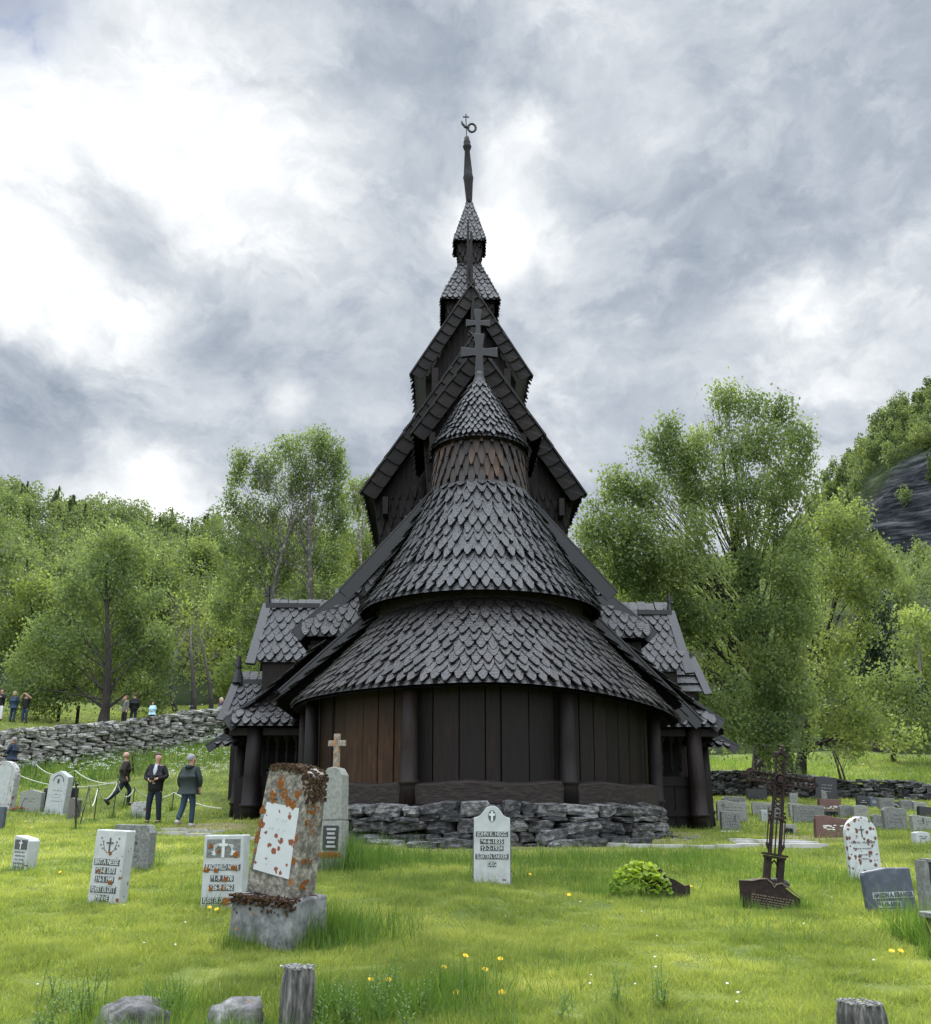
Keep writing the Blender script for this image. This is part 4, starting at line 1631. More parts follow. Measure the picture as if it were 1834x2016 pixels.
# Brita: white marble block leaning to the right
g = grave('gravestone', 'white marble gravestone lettered BRITA NESSE with a thin dark cross, leaning to the right', 178, 1640, 243, 1778, 'flat', M_MARBLE, .20, -13, 2.5)
w, h, th = g['w'], g['h'], g['th']
for body, fz, fw, sz in (('BRITA NESSE', .585, .80, .062), ('*23-8 1870', .475, .64, .05), ('†16-5 1949', .365, .60, .05), ('KJÆRT ER DITT', .235, .80, .05), ('MINNE', .125, .42, .045)):
    plate(g, -.01, h * fz, w * fw * 1.04, h * .084, M_RECESS, .003)
    text(g, body, h * fz, h * .098, M_LETTERW, -.01, -th / 2 - .005, .003, w * fw * .95)
small_cross(g, .0, h * .80, h * .20, w * .22, .016, M_LETTER)
mb = MB()
for s_ in (-1, 1):
    mb.tube([(s_ * w * .05, -th / 2 - .002, h * .70), (s_ * w * .16, -th / 2 - .002, h * .75), (s_ * w * .22, -th / 2 - .002, h * .83)], .004, 4)
    for q in range(4):
        mb.tube([(s_ * w * (.22 + .07 * (q % 2)), -th / 2 - .006, h * (.76 + .045 * q)), (s_ * w * (.22 + .07 * (q % 2)), -th / 2 + .002, h * (.76 + .045 * q))], .009, 6)
mb.build('carved_branch', M_LETTER, g)
mb = MB()
mb.rock((.02, -th / 2, h * .70), (.035, .02, .04), jit=.2)
mb.rock((-w * .22, -th / 2, h * .47), (.04, .02, .05), jit=.2)
mb.rock((w * .17, -th / 2, h * .33), (.045, .02, .05), jit=.2)
mb.build('lichen', M_LICHEN, g)

# Ragnhild
g = grave('gravestone', 'white marble gravestone lettered RAGNHILD NESSE under a carved cross with leafy branches', 400, 1650, 482, 1790, 'flat', M_MARBLEC, .19, -10, -.8)
w, h, th = g['w'], g['h'], g['th']
for body, fz, fw in (('RAGNHILD NESSE', .59, .86), ('*1-9 1878', .45, .56), ('†26-9 1962', .335, .60), ('KJÆRT ER DITT MINNE', .175, .90)):
    plate(g, 0, h * fz, w * fw * 1.03, h * .078, M_RECESS, .003)
    text(g, body, h * fz, h * .092, M_LETTERW, 0, -th / 2 - .005, .003, w * fw * .95)
plate(g, 0, h * .83, w * .84, h * .235, M_GRANITE, .003, 'carved_panel')
mb = MB()
mb.box((0, -th / 2 - .006, h * .83), (w * .07, .01, h * .23))
mb.box((0, -th / 2 - .007, h * .875), (w * .21, .01, h * .035))
mb.build('carved_cross', M_LETTERW, g)
mb = MB()
for s_ in (-1, 1):
    for q in range(9):
        a = R(15 + q * 18) * 1.0
        L_ = w * random.uniform(.12, .2)
        bx, bz = s_ * w * (.17 + .012 * q), h * (.745 + .014 * q)
        tx, tz = bx + s_ * math.cos(a + .2) * L_, bz + abs(math.sin(a)) * L_ * .75
        nx, nz = -(tz - bz) * .16, (tx - bx) * .16
        y_ = -th / 2 - .008
        mb.prism([(bx, bz), ((bx + tx) / 2 + nx, (bz + tz) / 2 + nz), (tx, tz), ((bx + tx) / 2 - nx, (bz + tz) / 2 - nz)], y_, -th / 2)
mb.build('carved_branch', M_LETTERW, g)
mb = MB()
for (a, b_, s_) in ((-.30, .86, .05), (.32, .75, .07), (-.40, .565, .06), (-.16, .55, .05), (.30, .58, .06), (.08, .44, .05), (-.26, .32, .05), (.04, .325, .05), (.14, .165, .08), (-.12, .795, .04)):
    mb.rock((a * w, -th / 2, b_ * h), (s_, .02, s_ * .9), jit=.25)
mb.build('lichen', M_LICHEN, g)

# Hegg
g = grave('gravestone', 'pale marble gravestone with a curved shouldered top lettered JOHN K. HEGG', 932, 1592, 1006, 1742, 'ogee', M_MARBLEC, .16, -3, .5, bevel=.008)
w, h, th = g['w'], g['h'], g['th']
for body, fz, fw in (('JOHN K. HEGG', .655, .84), ('*4-6-1835', .565, .62), ('†2-2-1924', .485, .60), ('SLEKTEN TAKKER', .385, .86), ('DEG', .295, .22)):
    plate(g, 0, h * fz, w * fw * 1.03, h * .064, M_RECESS, .003)
    text(g, body, h * fz, h * .074, M_LETTERW, 0, -th / 2 - .005, .003, w * fw * .94)
plate(g, 0, 0, 0, 0, M_RECESS, .003, 'oval_panel', pts=[(w * .10 * math.cos(q), h * .875 + h * .072 * math.sin(q)) for q in np.linspace(0, 2 * PI, 20)[:-1]])
mb = MB()
mb.box((0, -th / 2 - .006, h * .873), (w * .055, .01, h * .125))
mb.box((0, -th / 2 - .007, h * .892), (w * .16, .01, h * .028))
mb.build('carved_cross', M_LETTERW, g)
for s_ in (-1, 1):
    plate(g, s_ * w * .50, h * .36, .012, h * .68, M_RECESS, .004, 'chamfer')

# Hakon
g = grave('gravestone', 'blue grey slate gravestone lettered HAKON, tilted, in front of the lichen spotted one', 1708, 1713, 1805, 1800, 'flat', M_SLATE, .10, -3, -2.5, bevel=.012, tuft=.5)
w, h, th = g['w'], g['h'], g['th']
g.children[0].data = (lambda mb: (mb.prism([(-w * .42, 0), (w * .45, 0), (w * .5, h * .12), (w * .48, h * .98), (0, h * 1.0), (-w * .47, h * .93), (-w * .5, h * .86), (-w * .48, h * .12)], -th / 2, th / 2), mb.build('tmp', M_SLATE)))(MB())[1].data
bpy.data.objects.remove(bpy.data.objects['tmp'])
for body, fz, fw, x_ in (('HAKON A. KRAAKER', .47, .82, .03), ('*1-9-1881', .29, .46, -.02), ('†27-9-1971', .135, .46, -.02)):
    plate(g, x_, h * fz, w * fw, h * .12, plain('pale_recess', (.30, .33, .35), c2=(.62, .64, .64)) if fz > .4 else bpy.data.materials['pale_recess'], .002)
    text(g, body, h * fz, h * .125, M_SLATE, x_, -th / 2 - .005, .004, w * fw * .97, bold=.004)

# lichen spotted, round top
g = grave('gravestone', 'white round topped gravestone covered with reddish lichen spots', 1675, 1613, 1738, 1735, 'arch', M_MARBLES, .11, 2, -1.5)
w, h, th = g['w'], g['h'], g['th']
text(g, 'OLE O. HUSABØ', h * .62, h * .045, M_LETTER, 0, None, .002, w * .78)
marks(g, [(h * .53, w * .5, h * .03), (h * .44, w * .5, h * .03), (h * .38, w * .3, h * .02)])
small_cross(g, .0, h * .78, h * .17, w * .18, .014, M_LETTER)
# far right black
g = grave('gravestone', 'polished black gravestone in a grey frame cut off by the right edge of the photo', 1834, 1706, 1950, 1850, 'flat', M_BLACK, .14, -2, 1.5, sink=.1)
w, h, th = g['w'], g['h'], g['th']
mb = MB()
mb.box((-w / 2 - .02, 0, h / 2), (.05, th * 1.25, h + .03))
mb.box((0, 0, h + .015), (w, th * 1.25, .03))
mb.build('frame', M_GRANITE, g)
plate(g, .03, h * .74, w * .8, h * .3, M_BLACK, .01)
plate(g, .03, h * .36, w * .8, h * .34, M_GRANITE, .01)
q = G(1850, 1885)
e = empty('stone_box', (q.x + .27, q.y, q.z), (0, 0, R(6)), 'low black stone box with a grey lid at the right edge of the photo', 'stone box')
mb = MB()
mb.box((0, 0, .14), (.5, .4, .32))
mb.build('box', M_BLACK, e, bevel=.01)
mb = MB()
mb.box((0, 0, .32), (.56, .46, .05))
mb.build('lid', M_GRANITE, e, bevel=.01)
TUFTS.append((q.x - .02, q.y - .1, .14, .34, 350))

# small angled white stone, far left
g = grave('gravestone', 'small white gravestone at the far left with a dark carved panel, leaning', 25, 1648, 66, 1712, 'slant', M_MARBLEC, .18, -32, 2)
w, h, th = g['w'], g['h'], g['th']
plate(g, 0, h * .76, w * .8, h * .26, M_RECESS, .004, 'carved_panel')
small_cross(g, 0, h * .76, h * .24, w * .2, .02, M_LETTERW, .010)
marks(g, [(h * .56, w * .7, .03), (h * .46, w * .6, .03), (h * .36, w * .6, .03), (h * .26, w * .7, .03), (h * .16, w * .7, .03)], M_RECESS)
# grey stone behind Brita
g = grave('gravestone', 'mottled grey granite gravestone standing behind the leaning BRITA NESSE stone', 214, 1627, 300, 1712, 'clip', M_GRANITE, .16, -20, 1)
w, h, th = g['w'], g['h'], g['th']
text(g, 'ME', h * .62, .05, M_LETTER, w * .16)
marks(g, [(h * .47, w * .5, .03), (h * .34, w * .4, .03)])
mb = MB()
mb.tube([(0, -th / 2 - .004, h * .9), (.04, -th / 2 - .004, h * .8), (.09, -th / 2 - .004, h * .76)], .02, 6)
mb.build('carved_branch', M_LETTER, g)

# gabled obelisk, left
g = grave('gravestone', 'tall white gabled gravestone with a carved urn on a splayed foot, by the rope posts', 88, 1520, 130, 1604, 'gable', M_MARBLEC, .24, -18, 4.5)
w, h, th = g['w'], g['h'], g['th']
mb = MB()
mb.box((0, 0, .02), (w * 1.5, th * 1.9, .14), taper=.75)
mb.build('foot', M_MARBLEW, g)
mb = MB()
mb.tube([(w * .27 * math.cos(q), -th / 2 - .005, h * .77 + w * .27 * math.sin(q)) for q in np.linspace(0, PI, 9)], .012, 5)
mb.box((0, -th / 2, h * .77), (w * .10, .02, .12))
mb.build('carved_urn', M_RECESS, g)
marks(g, [(h * .56, w * .5, .035), (h * .48, w * .4, .03), (h * .41, w * .4, .03), (h * .33, w * .5, .025)], M_RECESS)
grave('gravestone', 'dark rough boulder gravestone right behind the gabled white gravestone', 134, 1572, 154, 1612, 'rough', plain('dark_lichen_rock', (.05, .045, .04), c2=(.20, .19, .17)), .2, -10, 2)
grave('gravestone', 'black gravestone mostly hidden behind the gabled white gravestone', 84, 1553, 150, 1592, 'flat', M_BLACK, .12, 0, 0)
g = grave('gravestone', 'low grey peaked gravestone with a carved twig and red flowers at its foot', 36, 1556, 84, 1598, 'gable', M_LGRANITE, .18, -16, 1)
w, h, th = g['w'], g['h'], g['th']
marks(g, [(h * .6, w * .45, .03), (h * .5, w * .3, .025)])
mb = MB()
mb.tube([(-w * .38, -th / 2 - .003, h * .3), (-w * .3, -th / 2 - .003, h * .5), (-w * .2, -th / 2 - .003, h * .66)], .008, 4)
mb.build('carved_twig', M_LETTER, g)
g = grave('gravestone', 'white pointed gravestone with rusty lichen on a stone plinth, cut by the left edge', -32, 1500, 28, 1590, 'arch', M_MARBLEW, .22, -20, 5, tuft=.6)
w, h, th = g['w'], g['h'], g['th']
mb = MB()
mb.box((0, 0, -.08), (w * 1.35, th * 1.9, .28))
mb.build('plinth', M_GRANITE, g)
plate(g, -.03, h * .5, w * .72, h * .76, M_MARBLEC, .01)
grave('gravestone', 'dark gravestone edge in front at the left edge of the photo', -30, 1590, 7, 1634, 'flat', M_SLATE, .12, -5, 0)
g = grave('gravestone', 'small grey white gravestone with red lichen half hidden behind the man with the camera', 258, 1580, 292, 1611, 'flat', M_MARBLEW, .10, -6, -2)
marks(g, [(g['h'] * .75, g['w'] * .6, .02), (g['h'] * .6, g['w'] * .6, .02), (g['h'] * .45, g['w'] * .6, .02)], M_RECESS)
grave('gravestone', 'flat topped white gravestone edge in line with the rope posts, farther left', 62, 1500, 72, 1512, 'flat', M_MARBLEC, .1)

# the big leaning stone
c = G(548, 1856)
k = ppm(c)
e = empty('gravestone', (c.x, c.y, c.z - .08), (R(2), R(0), R(-31)), 'large leaning grey gravestone with orange lichen, mossy top and a white plate', 'gravestone')
e['th'] = .3
mb = MB()
bw = 152 / k
bh = 94 / k + .08
mb.add([(-bw / 2 - .03, -.26, 0), (bw / 2, -.26, 0), (bw / 2 + .01, .26, 0), (-bw / 2, .26, 0), (-bw / 2, -.23, bh), (bw / 2 + .02, -.23, bh - .035), (bw / 2 + .01, .24, bh - .03), (-bw / 2 + .03, .24, bh)], [(3, 2, 1, 0), (4, 5, 6, 7), (0, 1, 5, 4), (1, 2, 6, 5), (2, 3, 7, 6), (3, 0, 4, 7)])
o = mb.build('base', mat('old_base_stone', [(0, (.05, .05, .052)), (.5, (.15, .155, .16)), (1, (.30, .30, .30))], scale=10, rough=.95, bump=.9, bdist=.015, contrast=1.2, spots=('p', 4.5, .66, (.42, .17, .03)), spots2=('p', 12, .64, (.04, .035, .035), 6.0)), e, bevel=.02)
sh = empty('shaft', (0.01, 0, bh - .02), (0, R(9.0), 0))
sh.parent = e
w0, w1, hh = 122 / k, 106 / k, 254 / k
t0, t1 = .155, .135
mb = MB()
n_ = 9
prof = [(-w0 / 2, 0), (w0 / 2, 0), (w1 / 2, hh * .90)] + [(w1 / 2 * math.cos(q), hh * .90 + hh * .10 * math.sin(q) ** .8) for q in np.linspace(.12, PI - .12, n_)] + [(-w1 / 2, hh * .90)]
vs = [(x_, -(t0 + (t1 - t0) * z_ / hh), z_) for x_, z_ in prof] + [(x_, (t0 + (t1 - t0) * z_ / hh), z_) for x_, z_ in prof]
n_ = len(prof)
mb.add(vs, [tuple(range(n_)), tuple(reversed(range(n_, 2 * n_)))] + [((i + 1) % n_, i, n_ + i, n_ + (i + 1) % n_) for i in range(n_)])
mb.build('body', M_OLD, sh, bevel=.015)
mb = MB()
mb.add([(-w0 * .40, -t0 - .006, hh * .17), (w0 * .36, -t0 - .006, hh * .16), (w0 * .34, -t0 + .012, hh * .69), (-w0 * .35, -t0 + .012, hh * .69)], [(0, 1, 2, 3)])
mb.add([(-w0 * .36, -t0 + .02, hh * .15), (w0 * .32, -t0 + .02, hh * .14), (w0 * .33, -t0 + .04, hh * .70), (-w0 * .33, -t0 + .04, hh * .70)], [(0, 1, 2, 3)])
mb.add([(-w0 * .40, -t0 - .006, hh * .17), (w0 * .36, -t0 - .006, hh * .16), (w0 * .36, -t0 + .03, hh * .155), (-w0 * .40, -t0 + .03, hh * .165)], [(0, 1, 2, 3)])
mb.add([(w0 * .36, -t0 - .006, hh * .16), (w0 * .34, -t0 + .012, hh * .69), (w0 * .34, -t0 + .04, hh * .69), (w0 * .36, -t0 + .03, hh * .16)], [(0, 1, 2, 3)])
mb.build('plate', M_PLATE, sh)
mb = MB()
for q in range(5):
    z_ = hh * (.58 - .075 * q)
    for r_ in range(7):
        if random.random() < .55:
            mb.box((-w0 * .2 + r_ * w0 * .062, -t0 - .001 - .0035 * (1 - q * .3) + .012 * (z_ / hh), z_), (.012, .004, .014))
mb.build('faded_lettering', plain('faint_letter', (.45, .48, .50), c2=(.55, .58, .60)), sh)
# moss and lichen cushions (real bumps on the stone)
mb = MB()
for i in range(230):
    q = random.uniform(.0, PI)
    x_ = w1 / 2 * math.cos(q) * 1.0
    z_ = hh * .90 + hh * .10 * max(0, math.sin(q)) ** .8
    y_ = random.uniform(-t1 - .012, t1 + .012)
    s_ = random.uniform(.012, .034)
    mb.rock((x_, y_, z_ + .001), (s_, s_, s_ * .5), jit=.3, seg=2)
for i in range(120):      # moss hanging down the front and the right shoulder
    u = random.random()
    x_ = w1 * (-.42 + .92 * u)
    dz = random.random() ** 2 * (.05 + .22 * max(0, u - .8) * 5 * .7)
    q = math.acos(max(-1, min(1, x_ / (w1 / 2))))
    z_ = hh * .90 + hh * .10 * math.sin(q) ** .8 - dz
    s_ = random.uniform(.014, .034)
    mb.rock((x_, -t1 - .004, z_), (s_, s_ * .5, s_), jit=.3, seg=2)
for i in range(90):
    y_ = random.uniform(-t1, t1)
    z_ = hh * .92 - random.random() ** 1.3 * .20
    s_ = random.uniform(.018, .038)
    mb.rock((w1 / 2 + .008, y_, z_), (s_ * .5, s_, s_), jit=.3, seg=2)
mb.build('moss', M_MOSS, sh)
mb = MB()
for i in range(420):
    x_ = random.uniform(-bw / 2, bw / 2 + .02)
    y_ = random.choice((random.uniform(-.27, -.15), random.uniform(-.27, -.2), random.uniform(-.2, .2)))
    if abs(x_) < .20 and y_ > -.15:
        continue
    s_ = random.uniform(.014, .038)
    mb.rock((x_, y_, bh - .008 - .03 * (x_ / bw + .5) - (random.random() ** 2 * .07 if y_ < -.2 else 0)), (s_, s_, s_ * .7), jit=.3, seg=2)
for i in range(60):
    x_ = random.uniform(-bw / 2, bw / 2)
    s_ = random.uniform(.008, .02)
    mb.rock((x_, -.25, bh * (.98 - .3 * random.random() ** 2)), (s_, s_ * .5, s_ * 1.6), jit=.3, seg=2)
mb.build('base_moss', M_MOSS, e)
mb = MB()
for i in range(150):
    cx_, cz_ = random.choice(((-.40, .62), (-.42, .5), (-.43, .4), (-.42, .3), (-.1, .85), (.0, .76), (-.22, .72), (.1, .71), (.28, .8), (.36, .45), (.38, .3), (-.25, .75), (.2, .70)))
    x_ = w0 * (cx_ + random.gauss(0, .03))
    z_ = hh * (cz_ + random.gauss(0, .018))
    x_ = max(-w0 * .46, min(w0 * .45, x_))
    s_ = random.uniform(.012, .035)
    mb.rock((x_, -(t0 + (t1 - t0) * z_ / hh), z_), (s_, .008, s_), jit=.3, seg=2)
for i in range(50):
    cz_ = random.choice((.7, .66, .58, .3, .12))
    z_ = hh * (cz_ + random.gauss(0, .02))
    wl_ = (w0 + (w1 - w0) * z_ / hh) / 2
    mb.rock((wl_, random.uniform(-.1, .05), z_), (.008, random.uniform(.012, .035), random.uniform(.012, .035)), jit=.3, seg=2)
mb.build('lichen', M_LICHEN, sh)
TUFTS += [(c.x - .3, c.y - .28, .2, .15, 250), (c.x + .35, c.y - .2, .25, .2, 500), (c.x + .55, c.y + .1, .2, .26, 500)]

# cross stone behind it
c = G(655, 1716)
k = ppm(c)
e = empty('gravestone', (c.x, c.y, c.z - .05), (0, 0, R(-20)), 'grey granite gravestone crowned by a small lichened cross, behind the big leaning stone', 'gravestone')
e['th'] = .26
mb = MB()
mb.box((0, 0, .13), (.42, .34, .36))
mb.build('base', M_GRANITE, e, bevel=.01)
mb = MB()
mb.box((.0, 0, .52), (.36, .28, .48), taper=.95)
mb.build('block', M_LGRANITE, e, bevel=.008)
mb = MB()
zt_ = (1716 - 1515) / k + .05
zb_ = .77
mb.prism([(-.17, zb_), (.17, zb_), (.155, zt_ - .12), (.09, zt_ - .02), (0, zt_), (-.09, zt_ - .02), (-.155, zt_ - .12)], -.12, .12)
mb.build('shaft', M_LGRANITE, e, bevel=.01)
mb = MB()
zc_ = (1716 - 1450) / k + .05
mb.box((-.0, 0, (zt_ + zc_) / 2 - .03), (.085, .07, zc_ - zt_ + .08))
mb.box((-.0, 0, zc_ - .13), (.27, .068, .085))
mb.build('cross', mat('lichened_cross', [(0, (.08, .065, .05)), (.5, (.22, .19, .155)), (1, (.42, .38, .33))], scale=18, rough=.9, bump=.6, bdist=.01, spots=('p', 12, .55, (.38, .13, .03))), e, bevel=.006)
mb = MB()
mb.box((.02, -.145, .52), (.24, .012, .34))
pl = mb.build('plaque', M_BLACK, e)
mb = MB()
for q in range(5):
    mb.box((.03, -.153, .64 - q * .06), (.15 - .03 * (q % 2), .004, .03))
mb.build('lettering', plain('grey_letter', (.25, .26, .26), c2=(.4, .41, .41)), pl)
mb = MB()
for i in range(60):
    mb.rock((random.uniform(-.18, .2), -.17, .30 + random.uniform(-.05, .02)), (.035, .012, .025), jit=.3, seg=2)
mb.build('lichen', M_LICHEN, e)
TUFTS.append((c.x + .25, c.y - .05, .35, .34, 900))

# background gravestones on the right: zoom units -> view units
BG = [
    ('clip', 255, 378, 430, 460, M_GRANITE, 'grey gravestone with clipped corners behind the wavy topped pale one'),
    ('wave', 215, 408, 445, 560, M_LGRANITE, 'wide pale grey green gravestone with a wavy top and a small cross'),
    ('flat', 245, 495, 390, 640, M_GRANITE, 'square grey gravestone with a thin cross in front of the wavy topped one'),
    ('slant', 480, 418, 605, 515, M_LGRANITE, 'light grey slanted gravestone just left of the iron cross'),
    ('flat', 545, 480, 600, 565, M_MARBLEC, 'small white gravestone with dark lines left of the iron cross'),
    ('arch', 605, 420, 705, 580, M_GRANITE, 'tall grey gravestone seen through the iron cross'),
    ('flat', 440, 318, 590, 402, M_BLACK, 'wide black gravestone against the dry wall behind the iron cross'),
    ('flat', 762, 350, 822, 425, M_LGRANITE, 'small pale gravestone below the right arm of the iron cross'),
    ('arch', 950, 322, 1035, 440, M_LGRANITE, 'narrow pale arched gravestone left of the tall black one'),
    ('flat', 940, 228, 1105, 362, M_BLACK, 'tall black square gravestone standing high on the stone wall'),
    ('flat', 980, 397, 1155, 500, M_RED, 'flat topped reddish granite gravestone with white flowers before it'),
    ('lowarch', 1000, 488, 1185, 530, M_BLACK, 'low dark gravestone with a curved top before the flat topped reddish one'),
    ('slant', 757, 427, 875, 530, M_LGRANITE, 'slanted grey gravestone behind the wide streaked one'),
    ('flat', 800, 445, 1020, 570, M_GRANITE, 'wide streaked grey gravestone left of the reddish ones'),
    ('lowarch', 1137, 442, 1245, 535, M_GRANITE, 'grey gravestone with low rounded top, left one of the pair behind the brown red stone'),
    ('lowarch', 1250, 442, 1355, 535, M_LGRANITE, 'pale gravestone with low rounded top, right one of the pair behind the spotted stone'),
    ('wave', 955, 525, 1240, 685, M_RED, 'wide brown red gravestone with a wavy top and potted white flowers'),
    ('lowarch', 695, 585, 810, 660, M_LGRANITE, 'small low gravestone with a black niche right of the iron cross'),
    ('lowarch', 1245, 525, 1350, 580, M_MARBLEC, 'white rounded gravestone peeking over the lichen spotted one'),
    ('flat', 1273, 377, 1360, 462, M_BLACK, 'upright black gravestone by the low wall with pale lettering'),
    ('rough', 1385, 512, 1480, 612, M_GRANITE, 'rough grey gravestone left of the large rough topped one'),
    ('rough', 1470, 460, 1655, 637, M_GRANITE, 'large rough topped grey gravestone right of the spotted one'),
    ('flat', 1435, 390, 1560, 475, M_GRANITE, 'grey flat gravestone by the wall behind the large rough topped one'),
    ('flat', 1500, 415, 1598, 468, M_BLACK, 'low black gravestone with a white carved wave by the wall'),
    ('flat', 1602, 405, 1690, 482, M_GRANITE, 'dull grey gravestone right of the low black one with the wave'),
    ('slant', 1690, 415, 1800, 482, M_LGRANITE, 'pale slanted gravestone by the wall near the right edge'),
    ('slant', 1677, 522, 1850, 642, M_LGRANITE, 'pale grey gravestone with a thin cross at the right edge'),
    ('lowarch', 1700, 643, 1818, 735, M_MARBLEC, 'small low white gravestone alone on the grass near the right edge'),
    ('flat', 1735, 455, 1860, 532, M_BLACK, 'wide black gravestone cut by the right edge of the photo'),
    ('flat', 1365, 385, 1430, 455, M_SLATE, 'small dark slate gravestone by the wall right of the upright black one'),
    ('flat', 122, 405, 138, 505, M_MARBLEC, 'thin white stone post right beside the church corner'),
]
for (kd, a, b_, c_, d_, m_, lb) in BG:
    U = lambda v: (1420 + v * .2726) * .9552
    V_ = lambda v: (1540 + v * .2726) * .9552
    lift = 0
    g = grave('gravestone', lb, U(a), V_(b_), U(c_), V_(d_), kd, m_, .16, random.uniform(-10, 10), random.uniform(-1.5, 1.5) + 3.5 * (U(a) - 917) / 917, tuft=.6, group='gravestones on the right', depth=39.2 if 'tall black' in lb else None)
    w, h = g['w'], g['h']
    dark = m_ in (M_BLACK, M_SLATE)
    lm = M_LETTERW if dark else M_LETTER
    if m_ is not M_BLACK or 'lettering' in lb or 'tall black' in lb:
        for q in range(3 if h > .5 else 2):
            marks(g, [(h * (.68 - .13 * q), w * random.uniform(.35, .6), .03)], lm)
    if 'cross' in lb and 'iron' not in lb:
        small_cross(g, w * (.22 if 'square' in lb else -.3 if 'wavy' in lb else 0), h * .72, h * .3, w * .12, .02, M_LETTER)
    if 'niche' in lb:
        plate(g, 0, h * .38, w * .55, h * .5, M_DARK, .004, 'niche')
    if 'wave' in lb and m_ is M_BLACK:
        mb = MB()
        mb.tube([(w * q, -.085, h * (.6 + .12 * math.sin(q * 14))) for q in np.linspace(-.4, .4, 12)], .012, 4)
        mb.build('carved_wave', M_LETTERW, g)
# hidden far row along the wall
for i, (vx, vy) in enumerate(((1700, 1585), (1780, 1592))):
    pass


def flowers(name, label, cat, v, n, spread, zc, m, r=.02, group=None, leaf=True):
    c = G(*v)
    e = empty(name, c, (0, 0, 0), label, cat, group)
    mb = MB()
    for i in range(n):
        x, y = random.gauss(0, spread), random.gauss(0, spread * .6)
        z = zc * random.uniform(.7, 1.1)
        for q in range(5):
            a = q * 2 * PI / 5
            mb.rock((x + r * .7 * math.cos(a), y + r * .7 * math.sin(a), z), (r * 1.2, r * 1.2, r * .8), jit=.2, seg=1)
    mb.build('blossom', m, e)
    mb = MB()
    for i in range(n * 4):
        x, y = random.gauss(0, spread), random.gauss(0, spread * .6)
        z = zc * random.uniform(.1, .9)
        a = random.uniform(0, 6.28)
        mb.add([(x, y, z), (x + .03 * math.cos(a), y + .03 * math.sin(a), z + .02), (x + .07 * math.cos(a + .3), y + .07 * math.sin(a + .3), z + .03)], [(0, 1, 2)])
    mb.build('foliage', M_WEED, e)


flowers('flower_bunch', 'bunch of red flowers lying before the low peaked gravestone at left', 'flowers', (44, 1597), 26, .12, .10, M_REDF, .03)
flowers('potted_flowers', 'white flowers before the wide brown red gravestone', 'flowers', (1640, 1654), 16, .14, .30, M_WHT, .022)
flowers('flower_row', 'row of white flowers before the flat topped reddish gravestone', 'flowers', (1637, 1604), 20, .25, .25, M_WHT, .022)
flowers('red_flowers', 'small red flowers by the niche of the low gravestone', 'flowers', (1568, 1642), 5, .05, .08, M_REDF, .025)
flowers('flower_clump', 'pale flowers before the square grey gravestone with a cross', 'flowers', (1436, 1641), 10, .15, .06, M_WHT, .02)

# ------------------------------------------------------------------ iron cross
c = G(1519, 1792)
k = ppm(c)
e = empty('iron_cross', c, (0, R(9), R(0)), 'tall rusty openwork cast iron grave cross with pinnacles, leaning slightly right', 'grave cross')
u = 1 / k
zT = 300 * u
mb = MB()
pw = 59 * u
top = [(-pw, .0), (pw, .0), (pw, 33 * u), (44 * u, 40 * u), (28 * u, 50 * u), (14 * u, 56 * u), (4 * u, 52 * u), (0, 46 * u), (-5 * u, 53 * u), (-16 * u, 60 * u), (-30 * u, 57 * u), (-44 * u, 52 * u), (-pw, 50 * u)]
mb.prism([(x_ - z_ * .15, z_ - .02) for x_, z_ in top], -.05, .03)
mb.build('base_plate', M_RUST, e, bevel=.006)
mb = MB()
mb.tube([(x_, -.055, z_ - .015) for x_, z_ in top[2:]], .008, 5)
for q in range(5):
    x_ = -pw * .7
    while x_ < pw * .7:
        mb.box((x_, -.053, .03 + q * .027), (.02, .006, .012))
        x_ += random.uniform(.024, .04)
mb.build('plate_lettering', plain('pale_rust', (.10, .075, .05), c2=(.22, .18, .13)), e)
mb = MB()
z1 = 100 * u
mb.box((-13 * u, 0, 70 * u), (12 * u, .07, 62 * u))
mb.box((13 * u, 0, 70 * u), (12 * u, .07, 62 * u))
mb.box((0, 0, 46 * u), (32 * u, .09, 10 * u))
mb.tube([(-8 * u, 0, 84 * u), (0, 0, 94 * u), (8 * u, 0, 84 * u)], .012, 5)
mb.box((0, 0, z1), (40 * u, .12, 4 * u))
mb.box((0, 0, z1 + 5 * u), (46 * u, .14, 4 * u))
mb.build('plinth', M_RUST, e)
mb = MB()
for s_ in (-1, 1):
    mb.tube([(s_ * 10 * u, 0, z1 + 4 * u), (s_ * 9.5 * u, 0, 180 * u), (s_ * 9 * u, 0, 262 * u), (s_ * 8.5 * u, 0, 300 * u)], [4.2 * u, 3.6 * u, 3.2 * u, 2.8 * u], 6)
    mb.tube([(s_ * 17 * u, .0, z1 + 22 * u), (s_ * 17 * u, 0, 172 * u)], 1.3 * u, 5)
    mb.tube([(s_ * 10 * u, .0, z1 + 8 * u), (s_ * 17 * u, 0, z1 + 24 * u), (s_ * 17 * u, 0, z1 + 30 * u)], [2.2 * u, 3.2 * u, 1.2 * u], 6)
    for z_, r_ in ((172, 2.5), (180, 3.2), (188, 2.2)):
        mb.rock((s_ * 15 * u, 0, z_ * u), (r_ * 2 * u, .04, r_ * 2 * u), jit=.3, seg=2)
    mb.rock((s_ * 10 * u, 0, 176 * u), (8 * u, .05, 9 * u), jit=.3, seg=2)
mb.tube([(0, 0, z1 + 4 * u), (0, 0, 178 * u)], 1.6 * u, 5)
for z_ in (176, 183, 191):
    mb.rock((0, 0, z_ * u), (6 * u, .04, 6 * u), jit=.3, seg=2)
